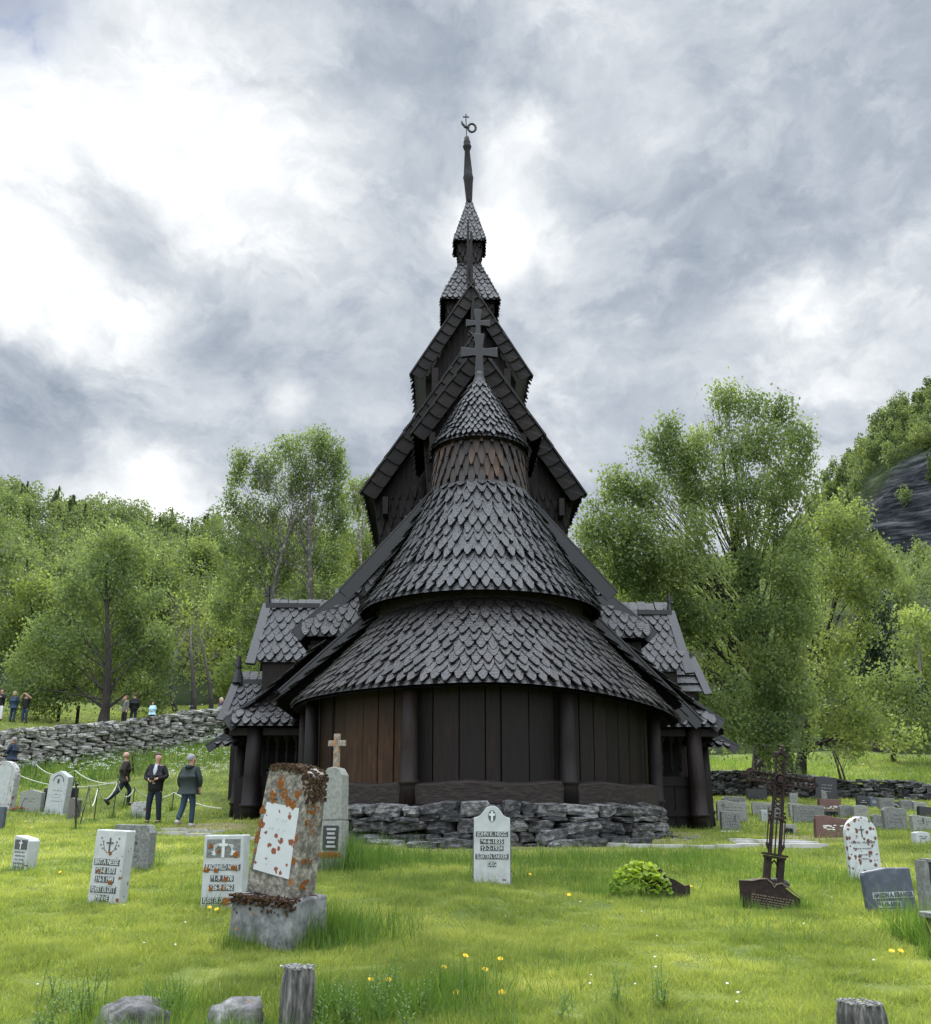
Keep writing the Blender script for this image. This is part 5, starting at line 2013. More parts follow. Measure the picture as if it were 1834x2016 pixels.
for q in range(5):
    z_ = 196 + q * 9.5
    mb.tube([(-8 * u, 0, z_ * u), (8 * u, 0, (z_ + 9) * u)], 1.7 * u, 4)
    mb.tube([(8 * u, 0, z_ * u), (-8 * u, 0, (z_ + 9) * u)], 1.7 * u, 4)
mb.build('upright', M_RUST, e)
mb = MB()
zb_, zt_ = 244 * u, 262 * u
for z_ in (zb_, zt_):
    mb.tube([(-62 * u, 0, z_), (62 * u, 0, z_)], 2.4 * u, 6)
for q in range(-5, 6):
    ccx = q * 11 * u
    mb.tube([(ccx + 6.5 * u * math.cos(a), 0, (zb_ + zt_) / 2 + 7 * u * math.sin(a)) for a in np.linspace(0, 2 * PI, 12)], 1.7 * u, 4)
    mb.rock((ccx + 5 * u, 0, (zb_ + zt_) / 2), (4 * u, .03, 4 * u), jit=.3, seg=2)
    mb.rock((ccx, 0, zt_ + 3 * u), (4 * u, .03, 4 * u), jit=.3, seg=2)
for s_ in (-1, 1):
    for (x_, z_, r_) in ((64, 262, 6), (64, 244, 6), (70, 253, 7), (76, 253, 4), (20, 236, 6), (26, 240, 5), (16, 228, 5), (10, 240, 6)):
        mb.rock((s_ * x_ * u, 0, z_ * u), (r_ * 1.5 * u, .04, r_ * 1.5 * u), jit=.35, seg=2)
mb.tube([(11 * u * math.cos(a), -.02, 253 * u + 11 * u * math.sin(a)) for a in np.linspace(0, 2 * PI, 14)], 2 * u, 5)
mb.rock((0, -.03, 253 * u), (13 * u, .05, 13 * u), jit=.1)
for (x_, z_, r_) in ((-11, 303, 7), (11, 303, 7), (0, 308, 8), (0, 316, 5), (0, 321, 4)):
    mb.rock((x_ * u, 0, z_ * u), (r_ * 1.5 * u, .05, r_ * 1.4 * u), jit=.35, seg=2)
for q in range(3):
    z_ = 268 + q * 10
    mb.tube([(5 * u * math.cos(a), 0, z_ * u + 4.5 * u * math.sin(a)) for a in np.linspace(0, 2 * PI, 10)], 1.3 * u, 4)
mb.build('crossbar', M_RUST, e)
q = c
mb = MB()
mb.rock((c.x + 25 * u, c.y + .06, c.z + 48 * u), (34 * u, .14, 18 * u), .2, jit=.2, seg=5)
tag(mb.build('loose_rock', M_ROCK), 'grey rock lying on the rusty base plate of the iron cross', 'rock')
TUFTS += [(c.x - .2, c.y - .1, .25, .16, 400), (c.x + .25, c.y - .1, .2, .16, 350)]

# leafy mound on rusty iron
c = G(1262, 1768)
e = empty('garden_plant', c, (0, 0, 0), 'clump of bright yellow green leaves growing over a grave plot', 'plant')
mb = MB()
for i in range(560):
    a = random.uniform(0, 2 * PI)
    r_ = random.random() ** .6
    x, y = .38 * r_ * math.cos(a), .26 * r_ * math.sin(a)
    z = .36 * math.sqrt(max(0, 1 - r_ * r_)) * random.uniform(.6, 1.05) + .04
    rr = random.uniform(.02, .042)
    b0 = random.uniform(0, 6.28)
    tx, ty = random.gauss(0, .45), random.gauss(0, .45)
    pts = [(x, y, z)] + [(x + rr * math.cos(b0 + q) * (1 if j % 2 else .75), y + rr * math.sin(b0 + q) * (1 if j % 2 else .75), z + rr * (tx * math.cos(b0 + q) + ty * math.sin(b0 + q))) for j, q in enumerate(np.linspace(0, 2 * PI, 9)[:-1])]
    mb.add(pts, [(0, 1 + j, 1 + (j + 1) % 8) for j in range(8)], .35 + .65 * (z / .4) * random.uniform(.6, 1))
mb.build('foliage', leafmat('mantle_leaf', (.06, .12, .02), (.15, .24, .03), (.42, .48, .06)), e)
e = empty('rusty_plate', (c.x + .36, c.y + .05, c.z), (0, 0, R(12)), 'broken rusty iron plate half hidden by the bright green plant', 'iron plate')
mb = MB()
mb.prism([(-.3, -.03), (.26, -.03), (.27, .14), (.2, .13), (.08, .20), (-.04, .24), (-.1, .33), (-.2, .30), (-.3, .34)], -.02, .02)
mb.build('plate', M_RUST, e)
TUFTS += [(c.x, c.y - .2, .5, .13, 500), (c.x - .5, c.y + .1, .35, .2, 400)]


# ------------------------------------------------------------------ wooden stumps and boulders in front
def stump(v, Y, topv, wpx, label, h_extra):
    p = P(v, topv, Y)
    zg = Hs(p.x, p.y)
    w_ = wpx * Y / FPX
    e = empty('wooden_post', (p.x, p.y, zg - .1), (0, R(1.5), R(18)), label, 'post')
    hh = p.z - zg + .1
    mb = MB()
    n_ = 14
    pr = []
    for j in range(7):
        z_ = hh * j / 6
        for i in range(n_):
            a = 2 * PI * i / n_
            sq = 1 / max(abs(math.cos(a)), abs(math.sin(a))) ** .8
            r_ = w_ / 2 * sq * .92 * (1 + .06 * math.sin(i * 2.7 + j * .4)) * (1 - (.10 if j == 6 else 0))
            pr.append((r_ * math.cos(a), r_ * math.sin(a), z_ + (random.uniform(-.012, .012) if j == 6 else 0)))
    fs = []
    for j in range(6):
        for i in range(n_):
            fs.append((j * n_ + i, j * n_ + (i + 1) % n_, (j + 1) * n_ + (i + 1) % n_, (j + 1) * n_ + i))
    fs.append(tuple(range(6 * n_, 7 * n_)))
    mb.add(pr, fs)
    mb.build('body', M_LEAD, e)
    mb = MB()
    for i in range(60):
        a, r_ = random.uniform(0, 6.28), random.random() ** .5 * w_ * .5
        s_ = random.uniform(.008, .022)
        mb.rock((r_ * math.cos(a), r_ * math.sin(a), hh + .002), (s_, s_, s_ * .5), jit=.3, seg=2)
    mb.build('lichen', M_LICHW, e)


stump(586, 6.0, 1904, 64, 'weathered grey wooden post with pale lichen on top, left of the middle in front', 0)
stump(1692, 5.5, 1974, 78, 'short weathered grey wooden post cut by the bottom edge at the right', 0)
for (vx, tv, Y, w_, lb) in ((256, 1980, 6.3, .40, 'flat grey boulder cut by the bottom edge at the left'), (472, 1972, 6.2, .30, 'pointed pale boulder cut by the bottom edge, left of the wooden post')):
    p = P(vx, tv, Y)
    zg = Hs(p.x, p.y)
    mb = MB()
    hh = p.z - zg
    mb.rock((p.x, p.y, p.z - w_ * .38), (w_ * 1.1, w_, w_ * .8), .4, jit=.16, seg=7, sq=.5)
    o = mb.build('boulder', M_ROCK, None, smooth=True)
    tag(o, lb, 'boulder')

# ------------------------------------------------------------------ rope barrier
M_ROPE = plain('pale_rope', (.42, .43, .36), c2=(.60, .60, .52))
POLES = [((150, 1538), (150, 1636)), ((176, 1548), (156, 1626)), ((193, 1549), (185, 1617)), ((232, 1538), (221, 1611)), ((265, 1550), (260, 1609)), ((343, 1557), (338, 1596)), ((248, 1560), (243, 1592)), ((72, 1503), (69, 1541)), ((148, 1514), (142, 1560))]
tops = []
for i, (tp, bt) in enumerate(POLES):
    c = G(*bt)
    p = P(tp[0], tp[1], c.y)
    o = empty('rope_post', c, (0, 0, 0), 'black iron stake of the rope fence, ' + ['tallest and nearest one', 'leaning one right of the tallest', 'third from the left of the front row', 'fourth, before the striding man', 'fifth, left of the man with the camera', 'between the two standing persons', 'far one behind the striding man', 'far one at the left before the stone wall', 'far one behind the gabled gravestone'][i], 'rope post', 'iron stakes of the rope fence')
    mb = MB()
    d = p - c
    mb.tube([(0, 0, -.1), tuple(d)], .014 if i else .022, 6)
    mb.build('stake', M_IRON, o)
    mb = MB()
    mb.tube([tuple(d + Vector((0, 0, -.05))), tuple(d + Vector((.05, -.02, -.08)))], .03 if i == 0 else .018, 6)
    mb.build('hook', M_IRON, o)
    tops.append(p)
    TUFTS.append((c.x, c.y, .15, .16, 80))


def rope(a, b_, sag, label, m=M_ROPE):
    a, b_ = Vector(a), Vector(b_)
    pts = []
    for t in np.linspace(0, 1, 14):
        p = a.lerp(b_, t)
        p.z -= sag * 4 * t * (1 - t) + .05
        pts.append(p)
    mb = MB()
    mb.tube(pts, .013, 6)
    tag(mb.build('rope', m), label, 'rope', 'ropes of the fence')


rope(tops[0], tops[1], .62, 'dark rope sagging deeply from the tallest stake', M_IRON)
rope(tops[1], tops[2], .45, 'pale rope hanging between the second and third stakes')
rope(tops[2], tops[3], .35, 'pale rope hanging between the third and fourth stakes')
rope(tops[3], tops[4], .30, 'pale rope hanging between the fourth and fifth stakes')
rope(tops[4], tops[5], .22, 'pale rope running behind the man with the camera')
rope(tops[5], P(437, 1588, 27.5), .10, 'thin rope running from the person in green to the church corner')
rope(tops[7], tops[8], .25, 'thin far rope before the flowers under the stone wall')
rope(tops[8], tops[3], .15, 'thin rope running down from the far stake to the front row')
rope(P(-20, 1490, 34), P(235, 1535, 30), .5, 'long thin rope sagging past the two white gravestones at left')

# fence posts under the big birch
for i, (vx, y0, y1) in enumerate(((114, 1388, 1421), (151, 1390, 1426))):
    c = G(vx, y1)
    mb = MB()
    k = ppm(c)
    mb.tube([(c.x, c.y, c.z - .2), (c.x, c.y, c.z + (y1 - y0) / k)], [.09, .08], 8)
    tag(mb.build('fence_post', M_BARKD), ('dark wooden fence post under the birch, left one', 'dark wooden fence post under the birch, right one')[i], 'fence post')

# ------------------------------------------------------------------ path of pale slabs
SLABS = []
mb = MB()


def slab_row(vs_, wm, n):
    pts = [G(*v) for v in vs_]
    cum = [0]
    for i in range(1, len(pts)):
        cum.append(cum[-1] + (pts[i] - pts[i - 1]).length)
    L = cum[-1]
    s = 0
    while s < L:
        w_ = random.uniform(.5, .95)
        x = np.interp(s + w_ / 2, cum, [p.x for p in pts])
        y = np.interp(s + w_ / 2, cum, [p.y for p in pts])
        x2 = np.interp(s + w_ / 2 + .1, cum, [p.x for p in pts])
        y2 = np.interp(s + w_ / 2 + .1, cum, [p.y for p in pts])
        a = math.atan2(y2 - y, x2 - x)
        for j in range(n):
            off = (j - (n - 1) / 2) * wm
            cx_, cy_ = x - math.sin(a) * off, y + math.cos(a) * off
            pts_ = []
            for q in range(7):
                b_ = 2 * PI * q / 7 + random.uniform(-.25, .25)
                pts_.append((cx_ + math.cos(a) * math.cos(b_) * w_ * .56 - math.sin(a) * math.sin(b_) * wm * .58, cy_ + math.sin(a) * math.cos(b_) * w_ * .56 + math.cos(a) * math.sin(b_) * wm * .58))
            z_ = Hs(cx_, cy_) + .05 + random.uniform(0, .012)
            mb.add([(px, py, z_) for px, py in pts_] + [(px, py, z_ - .1) for px, py in pts_], [tuple(range(7))] + [((i + 1) % 7, i, 7 + i, 7 + (i + 1) % 7) for i in range(7)])
            SLABS.append((cx_, cy_, max(w_, wm) * .5))
        s += w_


slab_row([(320, 1634), (370, 1636), (430, 1640)], .35, 1)
slab_row([(318, 1641), (380, 1645), (450, 1650), (520, 1655), (560, 1657)], .45, 1)
slab_row([(640, 1656), (780, 1658), (940, 1658)], .30, 1)
slab_row([(1004, 1659), (1110, 1661), (1250, 1668), (1380, 1670), (1450, 1669)], .34, 1)
slab_row([(1440, 1661), (1490, 1662), (1565, 1663)], .5, 3)
tag(mb.build('path', M_PATH), kind='structure')


# ------------------------------------------------------------------ people
def skin(name, verts, edges, rad, m, parent, sub=1, smooth=True, root=0):
    me = bpy.data.meshes.new(name)
    me.from_pydata(verts, edges, [])
    me.update()
    o = bpy.data.objects.new(name, me)
    COL.objects.link(o)
    o.modifiers.new('skin', 'SKIN')
    for i, r_ in enumerate(rad):
        sv = me.skin_vertices[0].data[i]
        sv.radius = r_ if isinstance(r_, tuple) else (r_, r_)
        sv.use_root = (i == root)
    o.modifiers['skin'].use_smooth_shade = smooth
    md = o.modifiers.new('sub', 'SUBSURF')
    md.levels = sub
    md.render_levels = sub
    me.materials.append(m)
    o.parent = parent
    return o


M_SKIN = plain('skin', (.42, .24, .17), .6, c2=(.52, .31, .23), bump=.05)


def at_depth(vx, Y):
    p = P(vx, 1413, Y)
    return (p.x, p.y, Hs(p.x, p.y))


def person(label, v, hpx, heading, jack, trou, hair, shoe, armL=((-.22, -.02, 1.16), (-.22, .06, .92)), armR=((.22, -.02, 1.16), (.22, .06, .92)), legL=((-.11, .02, .50), (-.11, -.02, .08)), legR=((.11, .02, .50), (.11, -.02, .08)), bald=False, hat=None, fat=1.0, loc=None, headturn=0, longhair=False, quilt=False, shirt=None, coat=.80, hood=False, group=None, lean=0, sleeve=True):
    c = G(*v) if loc is None else Vector(loc)
    k = ppm(c)
    S = hpx / k / 1.76
    e = empty('person', c, (R(lean), 0, R(heading)), label, 'person', group)
    V3 = Vector
    hr = R(headturn)

    def ht(x, y, z):
        return (x * math.cos(hr) - y * math.sin(hr), x * math.sin(hr) + y * math.cos(hr), z)
    J = [(0, 0, .96), (0, .01, 1.16), (0, 0, 1.36), (0, 0, 1.46), ht(0, .015, 1.52), ht(0, .035, 1.585), ht(0, .03, 1.66), ht(0, .0, 1.725)]
    rad = [(.13, .10), (.12, .09), (.14, .10), (.07, .06), .052, (.058, .066), (.078, .092), (.058, .065)]
    E_ = [(0, 1), (1, 2), (2, 3), (3, 4), (4, 5), (5, 6), (6, 7)]
    for (x, y, z, r_) in ((0, .125, 1.625, .012), (.082, .01, 1.635, .014), (-.082, .01, 1.635, .014)):
        J.append(ht(x, y, z))
        rad.append(r_)
        E_.append((6, len(J) - 1))
    wr = []
    for s_, arm in ((-1, armL), (1, armR)):
        b0 = len(J)
        el, wr_ = arm
        d = (V3(wr_) - V3(el)).normalized()
        palm = V3(wr_) + d * .065
        J += [(s_ * .17, 0, 1.40), el, wr_, tuple(palm)]
        rad += [.055, .042, .028, (.036, .020)]
        E_ += [(2, b0), (b0, b0 + 1), (b0 + 1, b0 + 2), (b0 + 2, b0 + 3)]
        side = d.cross(V3((0, 1, .3))).normalized()
        crl = d.cross(side).normalized()
        for fi in range(4):
            o_ = side * (fi - 1.5) * .019
            a_ = palm + o_ + d * (.045 + .006 * (1 - abs(fi - 1.4))) + crl * .008
            b_ = a_ + d * .03 + crl * .022
            J += [tuple(a_), tuple(b_)]
            rad += [.0095, .008]
            E_ += [(b0 + 3, len(J) - 2), (len(J) - 2, len(J) - 1)]
        th_ = V3(wr_) + d * .035 + side * s_ * -.035 + crl * .012
        J.append(tuple(th_))
        rad.append(.011)
        E_.append((b0 + 2, len(J) - 1))
        J.append(tuple(th_ + d * .035 + crl * .01))
        rad.append(.009)
        E_.append((len(J) - 2, len(J) - 1))
        wr.append(V3(wr_))
    for s_, leg in ((-1, legL), (1, legR)):
        b0 = len(J)
        J += [(s_ * .09, 0, .90), leg[0], leg[1], (leg[1][0], leg[1][1] + .12, leg[1][2] - .035)]
        rad += [.085, .052, .036, .03]
        E_ += [(0, b0), (b0, b0 + 1), (b0 + 1, b0 + 2), (b0 + 2, b0 + 3)]
    sc_ = lambda L_: [tuple(V3(p) * S) for p in L_]
    sr = lambda L_: [tuple(q * S * 1.2 for q in r_) if isinstance(r_, tuple) else r_ * S * 1.15 for r_ in L_]
    skin('body', sc_(J), E_, sr(rad), M_SKIN, e)
    # jacket
    J = [(0, 0, 1.0), (0, 0, coat), (0, .0, 1.18), (0, 0, 1.36), (0, -.005, 1.465)]
    rad = [(.165 * fat, .125 * fat), (.165 * fat, .125 * fat), (.155 * fat, .125 * fat), (.16 * fat, .12), (.085, .08)]
    E_ = [(1, 0), (0, 2), (2, 3), (3, 4)]
    for s_, arm in ((-1, armL), (1, armR)):
        b0 = len(J)
        el, w_ = V3(arm[0]), V3(arm[1])
        endp = w_ if sleeve else el.lerp(V3((s_ * .17, 0, 1.40)), .25)
        J += [(s_ * .175, 0, 1.395), tuple(el if sleeve else endp)]
        rad += [.078 * fat ** .5, .062]
        E_ += [(3, b0), (b0, b0 + 1)]
        if sleeve:
            J.append(tuple(w_))
            rad.append(.046)
            E_.append((b0 + 1, b0 + 2))
    skin('jacket', sc_(J), E_, sr(rad), jack, e)
    if quilt:
        mb = MB()
        for q in range(10):
            z_ = .86 + q * .055
            n_ = 14
            mb.tube([(.168 * fat * math.cos(a) * S, .132 * fat * math.sin(a) * S, z_ * S) for a in np.linspace(0, 2 * PI, n_)], .010 * S, 5)
        mb.build('quilting', quilt, e)
    J = [(0, 0, .98), (0, 0, .88)]
    rad = [(.14, .11), (.13, .11)]
    E_ = [(0, 1)]
    for s_, leg in ((-1, legL), (1, legR)):
        b0 = len(J)
        J += [(s_ * .09, 0, .84), leg[0], (leg[1][0], leg[1][1], leg[1][2] - .02)]
        rad += [.098, .070, .058]
        E_ += [(1, b0), (b0, b0 + 1), (b0 + 1, b0 + 2)]
    skin('trousers', sc_(J), E_, sr(rad), trou, e)
    for s_, leg in ((-1, legL), (1, legR)):
        mb = MB()
        a = V3(leg[1])
        up = 0
        dn = (a - V3(leg[0])).normalized()
        fwd = V3((0, 1, 0)) - dn * dn.y
        if fwd.length < .2:
            fwd = V3((0, 0, 1))
        fwd.normalize()
        if abs(dn.y) < .45:
            fwd = V3((0, 1, 0))
            dn = V3((0, 0, -1))
        pts = [a - fwd * .05 + dn * .045, a + fwd * .04 + dn * .045, a + fwd * .14 + dn * .055, a + fwd * .18 + dn * .06]
        mb.tube([tuple(p * S) for p in pts], [.055 * S, .058 * S, .05 * S, .025 * S], 10)
        mb.build('shoe', shoe, e, smooth=True)
    # hair
    mb = MB()
    cc = V3(ht(0, -.012, 1.665))
    n1, n2 = 12, 7
    vs, fs = [], []
    for i in range(n2 + 1):
        th_ = PI * .62 * i / n2
        for j in range(n1):
            a = 2 * PI * j / n1
            r_ = .114
            p = V3((r_ * .93 * math.sin(th_) * math.cos(a), r_ * 1.1 * math.sin(th_) * math.sin(a), r_ * math.cos(th_)))
            if bald and math.cos(th_) > .25:
                p *= .80
            if p.y > .04 and p.z < .045:
                p *= .78
            if longhair and p.y < 0.03 and th_ > 1.4:
                p.z -= .09
                p *= 1.05
            p = V3(ht(*p)) + cc - V3((0, 0, 0))
            vs.append(tuple(p * S))
    for i in range(n2):
        for j in range(n1):
            fs.append((i * n1 + j, (i + 1) * n1 + j, (i + 1) * n1 + (j + 1) % n1, i * n1 + (j + 1) % n1))
    mb.add(vs, fs)
    mb.build('hair', hair, e, smooth=True)
    # eyes and mouth
    mb = MB()
    for s_ in (-1, 1):
        p = V3(ht(s_ * .032, .112, 1.655)) * S
        mb.rock(p, (.022 * S, .012 * S, .012 * S), seg=2, jit=0)
    mb.build('eyes', M_IRON, e)
    mb = MB()
    p = V3(ht(0, .10, 1.585)) * S
    mb.rock(p, (.045 * S, .014 * S, .010 * S), seg=2, jit=0)
    mb.build('mouth', plain('lip', (.25, .09, .08)) if 'lip' not in bpy.data.materials else bpy.data.materials['lip'], e)
    if shirt:
        mb = MB()
        mb.tube([(0, .075 * S, .98 * S), (0, .085 * S, 1.15 * S), (0, .07 * S, 1.32 * S), (0, .035 * S, 1.46 * S)], [.075 * S, .078 * S, .078 * S, .05 * S], 12)
        mb.build('shirt', shirt, e, smooth=True)
    if hood:
        mb = MB()
        mb.tube([(-.09 * S, -.07 * S, 1.45 * S), (-.05 * S, -.13 * S, 1.46 * S), (.05 * S, -.13 * S, 1.46 * S), (.09 * S, -.07 * S, 1.45 * S)], [.03 * S, .05 * S, .05 * S, .03 * S], 8)
        mb.build('hood', jack, e, smooth=True)
    e['S'] = S
    return e, S, wr


NAVY = plain('navy_cloth', (.008, .012, .022))
BLK = plain('black_cloth', (.006, .006, .008))
GRN = plain('dark_green_fleece', (.014, .022, .022), c2=(.03, .042, .04))
JEANS = plain('blue_jeans', (.018, .035, .06))
BROWNJ = plain('brown_down', (.016, .013, .010))
GREYH = plain('grey_hair', (.16, .15, .14), c2=(.34, .33, .32))
BRNH = plain('brown_hair', (.05, .035, .025))
WSHOE = plain('pale_shoe', (.30, .29, .27))
BSHOE = plain('black_shoe', (.012, .012, .012))
LBLUE = plain('light_blue_shell', (.32, .50, .62))
GREYS = plain('grey_shirt', (.30, .33, .37))
GVEST = plain('grey_green_vest', (.10, .10, .085))
PURP = plain('purple_jacket', (.05, .02, .035))

# man with camera
e, S, wr = person('person in a black jacket and grey shirt looking aside, holding a camera', (300, 1623), 138, 176, BLK, NAVY, BRNH, BSHOE,
                  armL=((-.29, .02, 1.16), (-.10, .22, 1.10)), armR=((.27, .02, 1.14), (.09, .24, 1.08)), legL=((-.13, .03, .50), (-.15, -.01, .08)), legR=((.12, .03, .50), (.13, 0, .08)), headturn=52, shirt=GREYS, fat=1.08, coat=.78)
M_ = Matrix.Translation(e.location) @ Matrix.Rotation(R(176), 4, 'Z')
cm = empty('camera', M_ @ Vector((-.0 * S, .30 * S, 1.12 * S)), (0, 0, R(176)), 'black camera held by the person in the black jacket', 'camera')
mb = MB()
mb.box((0, 0, 0), (.13, .06, .09))
mb.box((0, 0, .055), (.05, .05, .03))
mb.build('camera_body', BLK, cm, bevel=.008)
mb = MB()
mb.tube([(0, .02, 0), (0, .09, -.02)], [.034, .036], 12)
mb.build('lens', M_IRON, cm)
mb = MB()
mb.tube([tuple(Vector((s_ * .10, -.19 - .0 * s_, .36)) * S) for s_ in (-1,)] + [(-.07, -.02, .03)], .008, 4)
mb.tube([(.10 * S, -.19 * S, .36 * S), (.07, -.02, .03)], .008, 4)
mb.build('strap', BLK, cm)
# person in green seen from behind, stepping
person('person seen from behind in a dark green jacket and grey beanie, stepping away', (367, 1628), 139, -14, GRN, JEANS, plain('beanie', (.16, .16, .17), c2=(.30, .30, .32)), WSHOE,
       armL=((-.30, .0, 1.14), (-.27, .08, .93)), armR=((.30, -.02, 1.14), (.26, .06, .95)), legL=((-.12, -.02, .50), (-.17, -.16, .16)), legR=((.10, .06, .50), (.10, .04, .08)), headturn=-40, fat=1.22, coat=.80, hood=True)
# striding man
person('bald person in a striped brown down jacket striding up to the right', (240, 1588), 104, -62, BROWNJ, NAVY, plain('bald_head', (.40, .23, .17), c2=(.46, .28, .22)), BSHOE,
       armL=((-.24, -.04, 1.15), (-.20, .14, 1.0)), armR=((.24, -.08, 1.16), (.20, .02, .95)), legL=((-.10, .22, .56), (-.10, .20, .12)), legR=((.10, -.16, .52), (.10, -.50, .22)), headturn=60, fat=1.12, quilt=plain('pale_quilt', (.10, .09, .07), c2=(.16, .15, .12)), coat=.84)
# far left navy down jacket
person('grey haired person in a navy down jacket at the left edge before the wall', (18, 1533), 80, 82, plain('navy_down', (.016, .024, .045)), BLK, GREYH, BSHOE, armL=((-.26, .05, 1.16), (-.2, .24, 1.02)), armR=((.26, 0, 1.16), (.22, .1, .98)), fat=1.15, quilt=plain('navy_quilt', (.05, .07, .12)))
# on the terrace
person('person in a dark top and white trousers at the left edge of the terrace', (-1, 1413), 62, 160, BLK, plain('white_cloth', (.55, .55, .56)), BRNH, BSHOE, armL=((-.26, .06, 1.2), (-.1, .2, 1.3)), loc=at_depth(-1, 45.0))
person('person in a dark blue jacket and jeans seen from behind on the terrace', (24, 1414), 60, -10, plain('dark_blue_coat', (.014, .03, .055)), JEANS, plain('fair_hair', (.25, .19, .12)), BSHOE, fat=1.2, longhair=True, loc=at_depth(24, 45.0))
person('person in a black t-shirt photographing with both arms raised on the terrace', (48, 1416), 60, 170, BLK, JEANS, BRNH, BSHOE, armL=((-.36, .08, 1.42), (-.12, .22, 1.62)), armR=((.36, .08, 1.42), (.12, .22, 1.62)), sleeve=False, loc=at_depth(48, 45.0))
person('person in a grey vest, hand at mouth, left of the pair by the birch', (243, 1430), 60, 150, GVEST, BLK, plain('red_brown_hair', (.14, .06, .03)), BSHOE, armR=((.26, .04, 1.18), (.06, .16, 1.50)))
person('person all in black seen from behind, right one of the pair by the birch', (261, 1427), 62, 20, BLK, NAVY, BRNH, BSHOE, fat=1.1)
person('person in a light blue jacket with folded hands behind the stone wall', (298, 1428), 46, 175, LBLUE, BLK, BRNH, BSHOE, armL=((-.26, .03, 1.16), (-.05, .18, 1.08)), armR=((.26, .03, 1.16), (.05, .18, 1.08)), fat=1.25)
person('person in a purple jacket sitting behind the end of the stone wall', (432, 1432), 58, 120, PURP, BLK, plain('blond_hair', (.42, .33, .22), c2=(.6, .5, .38)), BSHOE, longhair=True, fat=1.15)
person('person in a brown hooded coat right behind the one in purple', (446, 1434), 50, 60, BROWNJ, BLK, BROWNJ, BSHOE)


# ------------------------------------------------------------------ leaves
def leaves(cent, size, droop=.6, rnd=None, ar=.6):
    n = len(cent)
    d = rng.normal(size=(n, 3))
    d[:, 2] -= droop * 1.6
    d /= np.linalg.norm(d, axis=1)[:, None]
    a = rng.normal(size=(n, 3))
    s = np.cross(d, a)
    s /= np.linalg.norm(s, axis=1)[:, None] + 1e-9
    sz = (size * rng.uniform(.65, 1.25, n))[:, None]
    v = np.stack([cent - d * sz * .5, cent + s * sz * ar * .5, cent + d * sz * .5, cent - s * sz * ar * .5], 1).reshape(-1, 3)
    return v, np.arange(n * 4), (rng.random(n) if rnd is None else np.clip(rnd + rng.normal(size=n) * .12, 0, 1))


def crown_points(lobes, dens, strand, per, spread, hollow=.35):
    """lobes: rows (cx,cy,cz,rx,ry,rz); strands of leaves start inside the lobes and hang"""
    out, rn = [], []
    for (cx, cy, cz, rx, ry, rz) in lobes:
        ns = max(6, int(dens * (rx * rz)))
        d = rng.normal(size=(ns, 3))
        d /= np.linalg.norm(d, axis=1)[:, None]
        r_ = (hollow + (1 - hollow) * rng.random(ns) ** .6) * (1 + rng.normal(size=ns) * .10)
        st = np.stack([cx + d[:, 0] * rx * r_, cy + d[:, 1] * ry * r_, cz + d[:, 2] * rz * r_], 1)
        # clumping
        ph = rng.uniform(0, 6, 3)
        f = np.sin(st[:, 0] * 2.1 + ph[0]) + np.sin(st[:, 2] * 2.3 + ph[1]) + np.sin(st[:, 1] * 1.9 + ph[2])
        st = st[f > -1.15 + rng.random(len(st)) * .8]
        ns = len(st)
        if not ns:
            continue
        L = strand * rng.uniform(.3, 1.2, ns)
        t = rng.random((ns, per))
        p = st[:, None, :] + rng.normal(size=(ns, per, 3)) * spread
        p[:, :, 2] -= t * L[:, None]
        lob = rng.uniform(.25, .8)
        sr_ = np.clip(lob + rng.normal(size=ns) * .16, 0, 1)
        out.append(p.reshape(-1, 3))
        rn.append(np.repeat(sr_, per))
    return np.concatenate(out), np.concatenate(rn)


